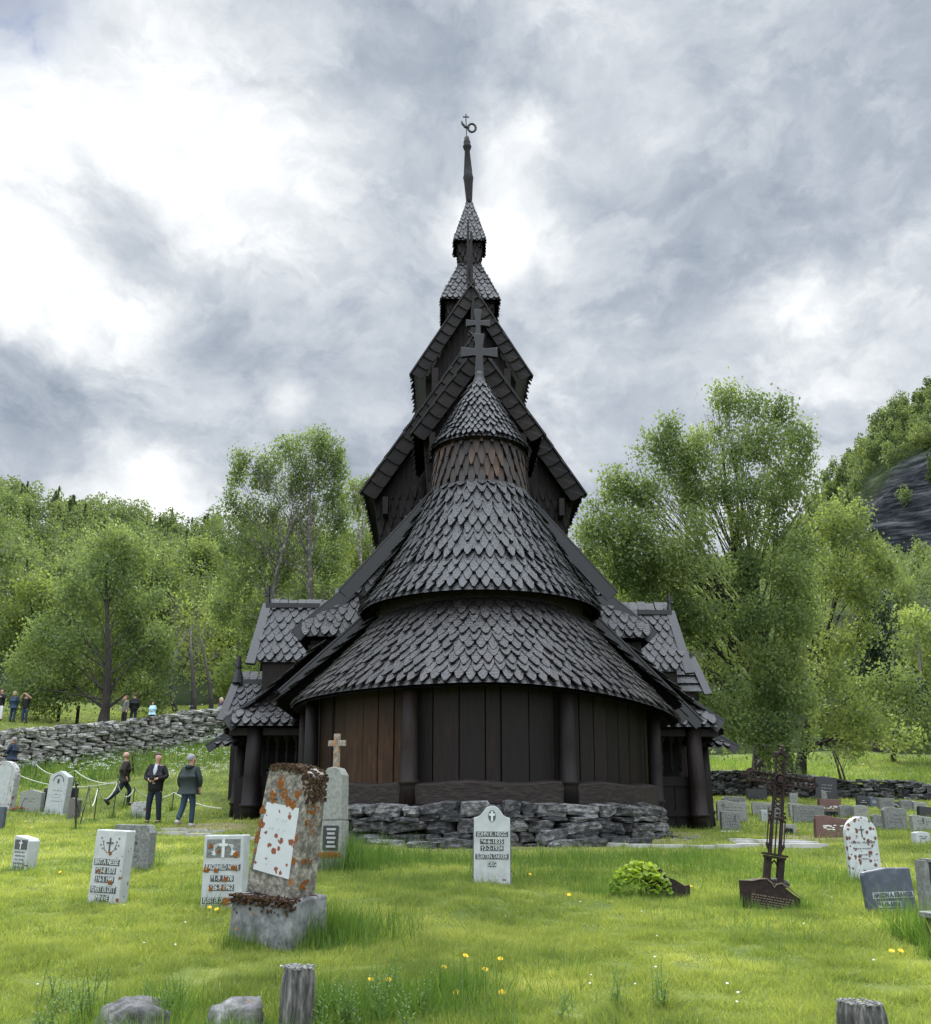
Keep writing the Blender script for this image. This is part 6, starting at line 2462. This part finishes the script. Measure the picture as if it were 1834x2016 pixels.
def tree(name, label, base, lobes, lm, bark, lsize, dens, strand=.9, per=9, spread=.16, tr=.3, group=None, D=None, lean=0, cat='tree', trunks=((0, 0),), hollow=.35, twigs=6, loc=None, depth=1.0):
    b0 = Vector(loc) if loc is not None else G(*base)
    Y = b0.y if D is None else D
    L = []
    k = FPX / Y
    for lo in lobes:
        vx, vy, rx, ry = lo[:4]
        dy = lo[4] if len(lo) > 4 else random.uniform(-.7, .7) * rx / k * depth
        p = P(vx, vy, Y + dy)
        kk = ppm(p)
        L.append((p.x - b0.x, p.y - b0.y, p.z - b0.z, rx / kk, rx / kk * .95, ry / kk))
    e = empty(name, b0, (0, 0, 0), label, cat, group)
    pts, rn = crown_points(L, dens, strand, per, spread, hollow)
    v, idx, r_ = leaves(pts, lsize, rnd=rn)
    npmesh('crown', v, 4, idx, r_, lm, e)
    mb = MB()
    topz = max(l[2] + l[5] * .5 for l in L)
    tl = max(L, key=lambda l: l[2])
    for ti, (ox, ang) in enumerate(trunks):
        path = []
        rr = []
        for i in range(9):
            f = i / 8
            x = ox + (tl[0] - ox) * f ** 1.5 + math.sin(f * 5 + ti * 2) * .12 * topz / 8 + ang * f * (1 - f) * 4
            y = tl[1] * f ** 2 + math.cos(f * 4 + ti) * .08 * topz / 8
            path.append((x, y, -.3 + (topz * .82 + .3) * f))
            rr.append(tr * (1.25 if i == 0 else 1) * (1 - .95 * f ** .6) * (1 if ti == 0 else .7) + .02)
        mb.tube(path, rr, 9, .5)
        for l in L:
            if random.random() < .25 and ti:
                continue
            c_ = Vector(l[:3])
            f = max(.12, min(.9, (c_.z * random.uniform(.62, .86)) / topz))
            i = min(7, int(f * 8))
            a = Vector(path[i]).lerp(Vector(path[i + 1]), f * 8 - i)
            m1 = a.lerp(c_, .5) + Vector((random.uniform(-.4, .4), random.uniform(-.4, .4), random.uniform(.0, .9)))
            r0 = min(.10, rr[i] * .30)
            mb.tube([a, m1, c_], [r0, r0 * .5, r0 * .15], 6, .5)
            for q in range(twigs):
                d_ = Vector((random.gauss(0, 1), random.gauss(0, 1), random.gauss(.3, .8))).normalized()
                en = c_ + Vector((d_.x * l[3], d_.y * l[4], d_.z * l[5])) * .6
                s0 = a.lerp(c_, random.uniform(.5, 1))
                mb.tube([s0, s0.lerp(en, .55) + Vector((0, 0, .15)), en], [r0 * .32, r0 * .18, .008], 4, .5, cap=False)
    mb.build('trunk', bark, e)
    return e


def Z(zx, zy):      # zoom units of the right hand study -> view units
    return 1108 + zx * .4265, 707 + zy * .4265


def LZ(rows):
    return [(*Z(a, b_), c_ * .4265, d_ * .4265) for a, b_, c_, d_ in rows]


tree('birch_tree', 'very large weeping birch with a pale trunk right of the church', (1503, 1532),
     LZ([(380, 640, 110, 90), (200, 860, 110, 90), (350, 860, 120, 100), (480, 880, 120, 100), (330, 1030, 110, 90), (470, 1130, 100, 80), (520, 1230, 90, 80), (590, 1400, 90, 80), (640, 1560, 90, 80), (120, 780, 70, 60), (560, 640, 110, 90), (740, 150, 70, 75), (700, 270, 90, 80), (860, 210, 90, 80), (1010, 210, 60, 60), (1090, 330, 70, 90), (1080, 460, 80, 90), (950, 360, 110, 100), (800, 380, 120, 100), (650, 400, 110, 100), (490, 310, 55, 75), (420, 400, 90, 90), (530, 450, 100, 90),
         (240, 560, 70, 90), (330, 540, 90, 90), (440, 600, 110, 90), (640, 560, 130, 100), (830, 560, 130, 110), (1010, 580, 120, 110), (1120, 640, 90, 90), (150, 680, 70, 70), (250, 740, 110, 80), (420, 760, 120, 90), (600, 760, 120, 100), (800, 760, 130, 110), (1000, 760, 130, 100), (1130, 830, 110, 90),
         (300, 930, 120, 90), (450, 1000, 120, 100), (640, 960, 130, 100), (850, 950, 130, 110), (1050, 960, 120, 110), (560, 1120, 100, 90), (700, 1150, 130, 100), (900, 1150, 130, 110), (1080, 1150, 120, 110), (700, 1320, 110, 100), (900, 1350, 130, 100), (1080, 1350, 110, 100), (740, 1500, 120, 90), (930, 1530, 130, 100), (1090, 1530, 100, 90), (780, 1660, 120, 80), (960, 1700, 120, 80), (1100, 1690, 90, 80), (1000, 1800, 90, 50)]),
     M_LF1, M_BARK, .155, 210, strand=.85, per=11, spread=.19, tr=.42, trunks=((0, 0), (.9, .5)), D=38)
# limb leaning low to the left
tree('birch_tree', 'second birch with a lighter crown standing right of the very large one', (1575, 1530),
     LZ([(1350, 700, 60, 70), (1250, 720, 90, 90), (1330, 820, 110, 90), (1200, 860, 90, 90), (1420, 880, 80, 80), (1480, 960, 70, 80), (1280, 960, 120, 100), (1200, 1080, 100, 100), (1180, 1240, 90, 90), (1380, 1050, 90, 90), (1420, 1200, 70, 70), (1290, 1300, 90, 80), (1240, 1450, 100, 90), (1330, 1560, 110, 80), (1400, 1660, 120, 70), (1220, 1640, 90, 70), (1560, 1720, 100, 45), (1330, 1760, 80, 50)]),
     M_LF2, M_BARKD, .18, 130, strand=.8, per=10, spread=.22, tr=.28, D=42)
tree('spruce_tree', 'dark drooping spruce standing right of the two large birches', (1728, 1480),
     LZ([(1440, 960, 40, 60), (1440, 1060, 60, 60), (1450, 1130, 80, 60), (1440, 1210, 95, 60), (1430, 1290, 110, 60), (1420, 1370, 120, 60), (1420, 1450, 110, 60), (1440, 1540, 120, 60), (1560, 1480, 80, 90), (1600, 1560, 110, 70)]),
     M_LF4, M_BARKD, .22, 150, strand=.5, per=8, spread=.28, tr=.25, D=56, hollow=.1)
tree('deciduous_tree', 'yellow green tree right behind the nave roof, left of the very large birch', (1190, 1500),
     [(1150, 1120, 30, 35), (1185, 1075, 35, 40), (1210, 1130, 45, 50), (1160, 1180, 40, 50), (1230, 1200, 50, 50), (1260, 1260, 50, 50), (1290, 1330, 50, 50), (1180, 1250, 40, 40)], M_LF3, M_BARKD, .23, 80, per=9, spread=.25, tr=.25, D=60)
tree('spruce_tree', 'small dark spruce tip right beside the nave wall', (1160, 1500), [(1147, 1050, 8, 16), (1150, 1080, 15, 18), (1152, 1110, 22, 20), (1154, 1150, 28, 25)], M_LF4, M_BARKD, .3, 50, strand=.4, per=7, spread=.25, tr=.2, D=75, hollow=.1)
tree('deciduous_tree', 'bright green round bush tree at the right edge', (1800, 1440),
     [(1800, 1225, 50, 35), (1840, 1240, 40, 40), (1785, 1275, 40, 35), (1830, 1300, 50, 40), (1790, 1340, 50, 40), (1840, 1370, 50, 45), (1780, 1390, 45, 30)], M_LF3, M_BARKD, .26, 80, per=9, spread=.28, tr=.2, D=70)
tree('deciduous_tree', 'low branching tree on the grassy slope at the right edge', (1760, 1500),
     [(1700, 1350, 40, 35), (1760, 1330, 50, 40), (1740, 1400, 60, 35), (1810, 1390, 50, 40), (1790, 1440, 60, 22), (1690, 1420, 40, 30), (1840, 1440, 40, 30)], M_LF2, M_BARKD, .2, 100, per=9, spread=.22, tr=.16, D=50)
tree('sapling', 'thin bare-stemmed sapling on the yellow grass slope right of the very large birch', (1658, 1545),
     [(1650, 1490, 18, 14), (1670, 1475, 20, 16), (1640, 1470, 16, 14), (1685, 1490, 14, 12)], M_LF2, M_BARK, .11, 24, strand=.3, per=6, spread=.15, tr=.07, D=None, trunks=((0, 0), (.15, .1)), cat='small tree')
# left
tree('birch_tree', 'broad low branched weeping birch on the terrace behind the stone wall', (201, 1428),
     [(225, 1050, 35, 30), (180, 1090, 45, 40), (260, 1085, 45, 45), (215, 1130, 60, 50), (285, 1150, 45, 50), (160, 1160, 45, 45), (230, 1200, 65, 50), (290, 1225, 45, 50), (130, 1210, 55, 45), (90, 1250, 50, 40), (160, 1260, 65, 45), (235, 1280, 65, 50), (300, 1300, 45, 45), (60, 1300, 45, 35), (110, 1320, 60, 35), (180, 1335, 60, 35), (250, 1345, 50, 35), (40, 1350, 35, 30), (300, 1365, 35, 30), (90, 1370, 45, 25), (320, 1250, 30, 35)],
     M_LF1, M_BARKD, .17, 170, strand=1.0, per=10, spread=.19, tr=.26, D=47)
tree('birch_tree', 'tall weeping birch with two pale stems left of the church', (592, 1400),
     [(630, 850, 22, 22), (600, 865, 35, 28), (650, 880, 30, 30), (570, 880, 35, 28), (670, 900, 18, 40), (540, 905, 28, 30), (475, 895, 20, 22), (465, 940, 16, 35), (500, 905, 24, 22), (520, 930, 25, 30), (610, 920, 45, 35), (655, 950, 28, 40), (570, 950, 40, 35), (455, 985, 22, 26), (505, 1000, 40, 35), (560, 1010, 40, 35), (620, 1010, 45, 40), (670, 1010, 20, 40), (450, 1050, 22, 40), (500, 1070, 45, 45), (570, 1080, 50, 45), (640, 1080, 45, 45), (470, 1130, 40, 40), (540, 1150, 50, 45), (610, 1160, 50, 45), (660, 1160, 35, 45), (440, 1190, 35, 30), (500, 1220, 50, 40), (570, 1230, 50, 35), (640, 1230, 45, 30), (480, 1290, 45, 35), (540, 1310, 40, 35)],
     M_LF1, M_BARK, .18, 120, strand=1.3, per=12, spread=.17, tr=.26, D=55, trunks=((0, 0), (-1.7, -.3)))
tree('birch_tree', 'lighter birch between the tall weeping birch and the church', (700, 1400),
     [(700, 955, 20, 18), (725, 950, 16, 20), (690, 985, 25, 30), (720, 1000, 26, 40), (700, 1050, 40, 40), (735, 1070, 25, 40), (690, 1110, 45, 40), (730, 1140, 35, 40), (680, 1160, 40, 35)], M_LF2, M_BARK, .21, 90, strand=1.0, per=10, spread=.2, tr=.2, D=66)
tree('deciduous_tree', 'pale yellowish half leafless tree between the terrace birch and the church', (380, 1400),
     [(340, 1190, 35, 30), (390, 1200, 40, 35), (350, 1240, 40, 30), (420, 1235, 40, 35), (380, 1270, 45, 30), (340, 1295, 35, 25), (430, 1290, 35, 30), (390, 1320, 40, 20)], M_LF3, M_BARKD, .18, 55, strand=.4, per=7, spread=.3, tr=.16, D=60, twigs=16, trunks=((0, 0), (.8, .4), (-.7, -.4)))
tree('conifer_bush', 'small round dark juniper bush by the terrace behind the blue jacket', (322, 1402), [(322, 1380, 17, 18), (312, 1372, 12, 14), (333, 1376, 13, 15)], M_LF4, M_BARKD, .14, 120, strand=.2, per=8, spread=.15, tr=.05, cat='bush')
tree('conifer_tree', 'dark tall tree at the left edge above the forest', (-20, 1400),
     [(0, 950, 20, 20), (10, 990, 28, 30), (-10, 1040, 40, 40), (20, 1080, 30, 40), (-10, 1130, 50, 50), (20, 1180, 40, 45), (-10, 1250, 50, 50), (10, 1320, 40, 40)], M_LF1, M_BARKD, .24, 90, strand=.5, per=9, spread=.25, tr=.3, D=75)

# row of trees at the foot of the left slope and the right slope
tree_spots = [(-60, 1180, 110, 66), (60, 1170, 110, 70), (130, 1120, 90, 78), (330, 1120, 110, 74), (400, 1090, 95, 84), (450, 1160, 80, 70), (270, 1060, 100, 90), (20, 1060, 110, 95), (560, 1120, 90, 88), (640, 1150, 90, 92), (690, 1190, 80, 80), (520, 1230, 90, 68), (600, 1260, 80, 72), (450, 1300, 60, 64), (250, 1190, 80, 80), (-90, 1080, 120, 84),
              (1600, 1200, 90, 80), (1680, 1260, 80, 66), (1880, 1200, 110, 80), (1780, 1150, 70, 110), (1300, 1250, 100, 78), (1400, 1180, 110, 86), (1500, 1230, 100, 76), (1230, 1330, 80, 66), (1620, 1390, 60, 60), (1350, 1400, 70, 60), (1470, 1400, 70, 62)]
for i, (vx, vy, r_, D_) in enumerate(tree_spots):
    p = P(vx, 1400, D_)
    vy += 35
    lo = []
    for q in range(9):
        a = random.uniform(0, 6.28)
        rr = random.random() ** .5
        lo.append((vx + math.cos(a) * rr * r_ * .55, vy + 30 + math.sin(a) * rr * r_ * .8 + abs(math.cos(a)) * 12, r_ * random.uniform(.28, .42), r_ * random.uniform(.26, .38)))
    lo.append((vx, vy - r_ * .45, r_ * .3, r_ * .28))
    lm = (M_LF2, M_LF3, M_LF1, M_LF2)[i % 4]
    left = vx < 900
    tree('deciduous_tree', 'green broadleaf tree among those at the foot of the wooded %s slope' % ('left' if left else 'right'), None, lo, lm, M_BARKD, .29, 50, strand=.7, per=9, spread=.28, tr=.22, twigs=2,
         group='broadleaf trees at the foot of the %s slope' % ('left' if left else 'right'), loc=(p.x, p.y, Hs(p.x, p.y)), D=D_)

# bushes and nettles under the wall
for (v, lo, lb) in (((262, 1525), [(250, 1500, 22, 18), (275, 1498, 20, 18), (262, 1485, 18, 14)], 'dark leafy bush against the foot of the stone wall, behind the striding man'),
                    ((415, 1462), [(400, 1448, 18, 14), (425, 1440, 20, 18), (410, 1430, 18, 12)], 'grey green nettles climbing the stone wall beside the church'),
                    ((125, 1522), [(110, 1508, 20, 12), (150, 1505, 22, 12), (180, 1500, 18, 10)], 'pale leafy weeds at the foot of the stone wall behind the gabled gravestone')):
    tree('bush', lb, v, lo, M_WEED if 'pale' in lb or 'nettles' in lb else M_LF1, M_BARKD, .10, 90, strand=.15, per=8, spread=.12, tr=.02, cat='bush', twigs=2)


# ------------------------------------------------------------------ far woods
def woods(name, label, n, vx0, vx1, f0, f1, hmin, hmax, per, lsz, m, skip=None):
    P_, Rn, Sz = [], [], []
    made = 0
    while made < n:
        vx = random.uniform(vx0, vx1)
        D = float(np.interp(vx, PVX, PD))
        d = math.sqrt(random.uniform((D * f0) ** 2, (D * f1) ** 2))
        az = math.atan2((vx - 865) / FPX, 1)
        x, y = -.92 + d * math.sin(az), d * math.cos(az)
        if skip and skip(vx, d / D):
            continue
        made += 1
        z = Hs(x, y)
        h_ = random.uniform(hmin, hmax)
        w_ = h_ * random.uniform(.28, .42)
        nl = 7
        pts = []
        con = random.random() < .12
        for q in range(nl):
            f = q / (nl - 1)
            if con:
                cx_, cz_, rr, rz = 0, h_ * (.2 + .8 * f), w_ * .6 * (1.05 - f), h_ * .14
            else:
                cx_, cz_ = random.gauss(0, w_ * .35), h_ * (.35 + .5 * f)
                rr, rz = w_ * random.uniform(.55, .8) * (1 - .35 * abs(f - .4)), h_ * .22
            dd = rng.normal(size=(per // nl, 3))
            dd /= np.linalg.norm(dd, axis=1)[:, None]
            r_ = .6 + .4 * rng.random(per // nl)
            pts.append(np.stack([x + cx_ + dd[:, 0] * rr * r_, y + random.gauss(0, w_ * .3) + dd[:, 1] * rr * r_, z + cz_ + dd[:, 2] * rz * r_], 1))
        pp = np.concatenate(pts)
        P_.append(pp)
        Sz.append(np.full(len(pp), lsz * (d / 150) ** .9))
        base_ = .05 if con else min(1, max(.15, random.gauss(.5, .2)))
        Rn.append(np.full(len(pp), base_))
    pts = np.concatenate(P_)
    v, idx, r_ = leaves(pts, np.concatenate(Sz), droop=.2, rnd=np.concatenate(Rn), ar=.7)
    o = npmesh(name, v, 4, idx, r_, m)
    tag(o, label, 'forest', kind='stuff')


woods('forest', 'dense light green birch forest covering the left hillside', 950, -260, 860, .30, 1.0, 7, 12, 620, .42, M_FOR)
woods('forest', 'green forest on the slopes at right below and above the cliff', 900, 1080, 2150, .30, 1.0, 7, 11, 420, .36, M_FOR, skip=lambda vx, f: vx > 1665 and .69 < f < .785 and random.random() > .10)


# ------------------------------------------------------------------ grass
def gaps(x, y):
    """True where grass may grow"""
    r = np.hypot(x - CHC[0], y - CHC[1])
    ok = ~((r < 4.95) & (y < 24.5))
    ok &= ~((np.abs(x - CX) < 4.9) & (y >= 23.5) & (y < 27.2))
    ok &= ~((np.abs(x - CX) < 7.3) & (y >= 27.1) & (y < 38))
    for (sx, sy, sr_) in SLABS:
        ok &= np.hypot(x - sx, y - sy) > sr_ * .9
    return ok


_ng = rng.random((256, 256))


def vnoise(x, y, sc):
    x, y = x * sc + 90.3, y * sc + 41.7
    i, j = np.floor(x).astype(int), np.floor(y).astype(int)
    fx, fy = sstep(x - i), sstep(y - j)
    g = lambda a, b: _ng[a % 256, b % 256]
    return (g(i, j) * (1 - fx) + g(i + 1, j) * fx) * (1 - fy) + (g(i, j + 1) * (1 - fx) + g(i + 1, j + 1) * fx) * fy


def blades(n, d0, d1, hh, wd, lean=.5, azr=R(31), power=1.0, filt=None, xy=None, rbias=0.0):
    if xy is None:
        u = rng.random(n)
        d = d0 + (d1 - d0) * u ** power
        d = np.sqrt(d0 ** 2 + (d1 ** 2 - d0 ** 2) * u) if power == 2 else d
        a = rng.uniform(-azr, azr, n) + R(0.5)
        x, y = -.92 + d * np.sin(a), d * np.cos(a)
    else:
        x, y = xy
    ok = gaps(x, y)
    dd = dirt_at(x, y)
    ok &= rng.random(len(x)) > dd * .85
    if filt is not None:
        ok &= filt(x, y)
    x, y = x[ok], y[ok]
    n = len(x)
    z = H(x, y) - .01
    h_ = hh * rng.uniform(.5, 1.25, n)
    patch = (vnoise(x, y, .55) - .5) * 1.2 + (vnoise(x, y, 1.9) - .5) * 1.0 + (vnoise(x, y, 6.0) - .5) * .9
    h_ = h_ * np.clip(1 + .7 * (vnoise(x, y, 5.0) - .5) * 2 + .4 * patch, .3, 2)
    w_ = wd * rng.uniform(.6, 1.3, n)
    th_ = rng.uniform(0, 2 * PI, n)
    la = rng.uniform(0, 2 * PI, n)
    ln = h_ * np.abs(rng.normal(0, lean, n))
    bx, by = np.cos(th_) * w_ / 2, np.sin(th_) * w_ / 2
    v = np.empty((n, 3, 3))
    v[:, 0] = np.stack([x - bx, y - by, z], 1)
    v[:, 1] = np.stack([x + bx, y + by, z], 1)
    v[:, 2] = np.stack([x + np.cos(la) * ln, y + np.sin(la) * ln, z + h_], 1)
    rn = np.clip(rng.normal(.45 + rbias, .20, n) - .22 * patch, 0, 1)
    rn = np.where(rng.random(n) < .05, 1.0, rn)
    return v.reshape(-1, 3), rn


def merge(lst):
    v = np.concatenate([a for a, _ in lst])
    r_ = np.concatenate([b_ for _, b_ in lst])
    return v, r_


# mown lawn
v, r_ = merge([
    blades(20000, 3.2, 5.8, .06, .01, .8, power=2),
    blades(330000, 5.8, 9.5, .055, .0075, .8, power=2),
    blades(300000, 9.5, 15, .058, .0105, .8, power=2),
    blades(230000, 15, 27, .065, .017, .8, power=2),
    blades(150000, 27, 60, .09, .038, .8, power=2, azr=R(33)),
])
tag(npmesh('lawn_grass', v, 3, np.arange(len(v)), r_, M_GRASS), 'bright green mown grass of the graveyard', 'grass', kind='stuff')
# long unmown grass
lst = []
for (x, y, rad, ln_, n_) in TUFTS:
    xx, yy = x + rng.normal(0, rad * .6, n_), y + rng.normal(0, rad * .45, n_)
    lst.append(blades(n_, 0, 0, ln_, .008 if y < 14 else .014, .35, xy=(xx, yy)))
# strip before the church, slope under the wall, front edge
def zone(cx, cy, sx, sy, n_, ln_, wd_):
    return blades(n_, 0, 0, ln_, wd_, .45, xy=(rng.normal(cx, sx, n_), rng.normal(cy, sy, n_)))


for (vx, vy, sx, sy, n_, ln_) in ((700, 1690, .5, .5, 1600, .34), (740, 1700, .5, .5, 1000, .26), (1100, 1700, 1.6, .7, 3500, .16), (1280, 1695, 1.2, .7, 2500, .15), (850, 1700, 1.0, .6, 1800, .14), (1200, 1740, .7, .5, 1500, .17), (1400, 1720, 1.0, .6, 1500, .13), (1620, 1740, .5, .4, 900, .16), (660, 1850, .3, .3, 1500, .26), (1828, 1862, .10, .25, 600, .34)):
    c = G(vx, vy)
    lst.append(zone(c.x, c.y, sx, sy, n_, ln_, .010))
lst.append(blades(40000, 33, 48, .38, .035, .5, azr=R(33), power=2, filt=lambda x, y: (x < -7) & (y < np.interp(x, WX, WY)) & (y > np.interp(x, WX, WY) - 8)))
lst.append(blades(26000, 5.4, 7.0, .20, .008, .5, power=2, filt=lambda x, y: (vnoise(x, y, 1.6) + rng.random(len(x)) * .5 > .72) & (x < -.4)))
lst.append(blades(14000, 5.6, 16, .17, .009, .6, power=2, filt=lambda x, y: vnoise(x, y, 1.1) > .74))
lst.append(blades(26000, 38, 60, .30, .04, .6, azr=R(33), power=2, filt=lambda x, y: (x > 9) & (y > np.interp(x, WX, WY) + .6), rbias=.35))
lst.append(blades(5000, 17.5, 28, .22, .016, .5, power=2, filt=lambda x, y: dirt_at(x, y) > .1, rbias=.4))
v, r_ = merge(lst)
tag(npmesh('long_grass', v, 3, np.arange(len(v)), r_, M_GRASSD), 'longer unmown grass around the stones, walls and edges', 'grass', kind='stuff')

# white umbels and daisies
pts, st = [], MB()
fl = MB()
for (vx, vy, n_, sx, sy) in ((420, 1535, 70, 1.6, 1.2), (370, 1500, 50, 1.4, 1.2), (345, 1545, 30, .8, .8), (180, 1530, 40, 1.2, .6), (120, 1515, 40, 1.4, .6), (400, 1470, 50, 1.4, 1.2), (210, 1520, 20, .7, .5), (440, 1500, 40, 1, 1)):
    c = G(vx, vy)
    for i in range(n_):
        x, y = random.gauss(c.x, sx * .6), random.gauss(c.y, sy * .6)
        z = Hs(x, y) + random.uniform(.3, .6)
        for q in range(random.randint(3, 8)):
            fl.rock((x + random.gauss(0, .04), y + random.gauss(0, .04), z + random.gauss(0, .012)), (.024, .024, .016), seg=1, jit=.2)
tag(fl.build('white_umbel_flowers', M_WHT), 'masses of small white umbel flowers under the stone wall', 'flowers', kind='stuff')
fl = MB()
for i in range(40):
    vx, vy = random.uniform(60, 1800), random.uniform(1680, 2000)
    c = G(vx, vy)
    fl.rock((c.x, c.y, c.z + .07), (.016, .016, .008), seg=1, jit=.2)
tag(fl.build('tiny_daisies', M_WHT), 'tiny white daisies scattered over the lawn', 'flowers', kind='stuff')
DAN = [(912, 1888), (985, 1895), (870, 1912), (952, 1916), (990, 1960), (728, 1935), (760, 1935), (902, 1960), (216, 1758), (200, 1768), (411, 1788), (430, 1792), (1757, 1878), (1770, 1877), (1360, 1745), (121, 1716), (1044, 1720), (690, 1690), (52, 1612), (62, 1625), (1120, 1760)]
for i, (vx, vy) in enumerate(DAN):
    c = G(vx, vy + 10)
    near = ['at the bottom middle of the lawn', 'beside the BRITA NESSE gravestone', 'below the RAGNHILD NESSE gravestone', 'on the lawn at the right', 'in the grass farther off']
    gi = 0 if i < 8 else 1 if i < 10 else 2 if i < 12 else 3 if i < 15 else 4
    e = empty('dandelion', c, (R(random.uniform(25, 50)), R(random.uniform(-15, 15)), R(random.uniform(-25, 25))), 'yellow dandelion ' + near[gi], 'flower', 'dandelions ' + near[gi])
    r_ = .021
    mb = MB()
    for ring_n, rr, zz in ((11, r_, .0), (8, r_ * .65, .006), (5, r_ * .3, .010)):
        for q in range(ring_n):
            a = 2 * PI * q / ring_n + ring_n
            mb.add([(0, 0, .07 + zz * .5), (rr * math.cos(a - .22), rr * math.sin(a - .22), .075 + zz), (rr * 1.15 * math.cos(a), rr * 1.15 * math.sin(a), .075 + zz), (rr * math.cos(a + .22), rr * math.sin(a + .22), .075 + zz)], [(0, 1, 2, 3)])
    mb.build('blossom', M_YEL, e)
    mb = MB()
    mb.tube([(0, .0, 0), (.004, 0, .04), (0, 0, .07)], .003, 5)
    mb.build('stem', M_WEED, e)


# leafy weeds at the very front
def weed(vx, Y, h_, n, label, group):
    p = P(vx, 1990, Y)
    zg = Hs(p.x, p.y)
    e = empty('weed', (p.x, p.y, zg), (0, 0, random.uniform(0, 6)), label, 'plant', group)
    mb = MB()
    ml = MB()
    for i in range(n):
        a = random.uniform(0, 6.28)
        le = random.uniform(.05, .25)
        hh = h_ * random.uniform(.6, 1.1)
        tp = Vector((math.cos(a) * le * hh * 1.5, math.sin(a) * le * hh * 1.5, hh))
        b_ = Vector((random.gauss(0, .04), random.gauss(0, .04), 0))
        mb.tube([b_, b_.lerp(tp, .5) + Vector((0, 0, .02)), tp], [.0025, .002, .001], 4)
        for j in range(14):
            f = j / 14
            q = b_.lerp(tp, .15 + .85 * f)
            aa = j * 2.4
            L_ = .055 * (1 - f * .6)
            d = Vector((math.cos(aa), math.sin(aa), .45)).normalized() * L_
            s = d.cross(Vector((0, 0, 1))).normalized() * L_ * .16
            ml.add([q, q + d * .5 + s, q + d, q + d * .5 - s], [(0, 1, 2, 3)])
    mb.build('stem', M_WEED, e)
    ml.build('foliage', M_WEED, e)


for vx, Y, h_, n, lb in ((755, 4.0, .30, 7, 'leafy weed right of the lichened wooden post'), (690, 3.9, .22, 5, 'low leafy weed close by the lichened wooden post'), (1215, 4.2, .22, 6, 'leafy weed at the bottom edge right of the middle'), (1300, 4.2, .24, 6, 'second leafy weed at the bottom edge right of the middle'),
                        (330, 4.1, .22, 6, 'leafy weed between the two boulders'), (170, 4.2, .26, 6, 'leafy weed at the bottom left corner'), (95, 4.6, .30, 4, 'tall thin weed at the bottom left corner'), (1120, 4.0, .18, 4, 'low leafy weed at the bottom edge near the middle')):
    weed(vx, Y + 2.2, h_ * 1.25, n + 2, lb, None)

for i in range(16):
    left = i % 2 == 0
    weed(random.uniform(20, 420) if left else random.uniform(620, 900), random.uniform(5.9, 6.9), random.uniform(.18, .36), random.randint(4, 8),
         'leafy green weed among the boulders at the bottom left' if left else 'leafy green weed at the bottom edge right of the lichened post',
         'weeds at the bottom left' if left else 'weeds at the bottom edge')
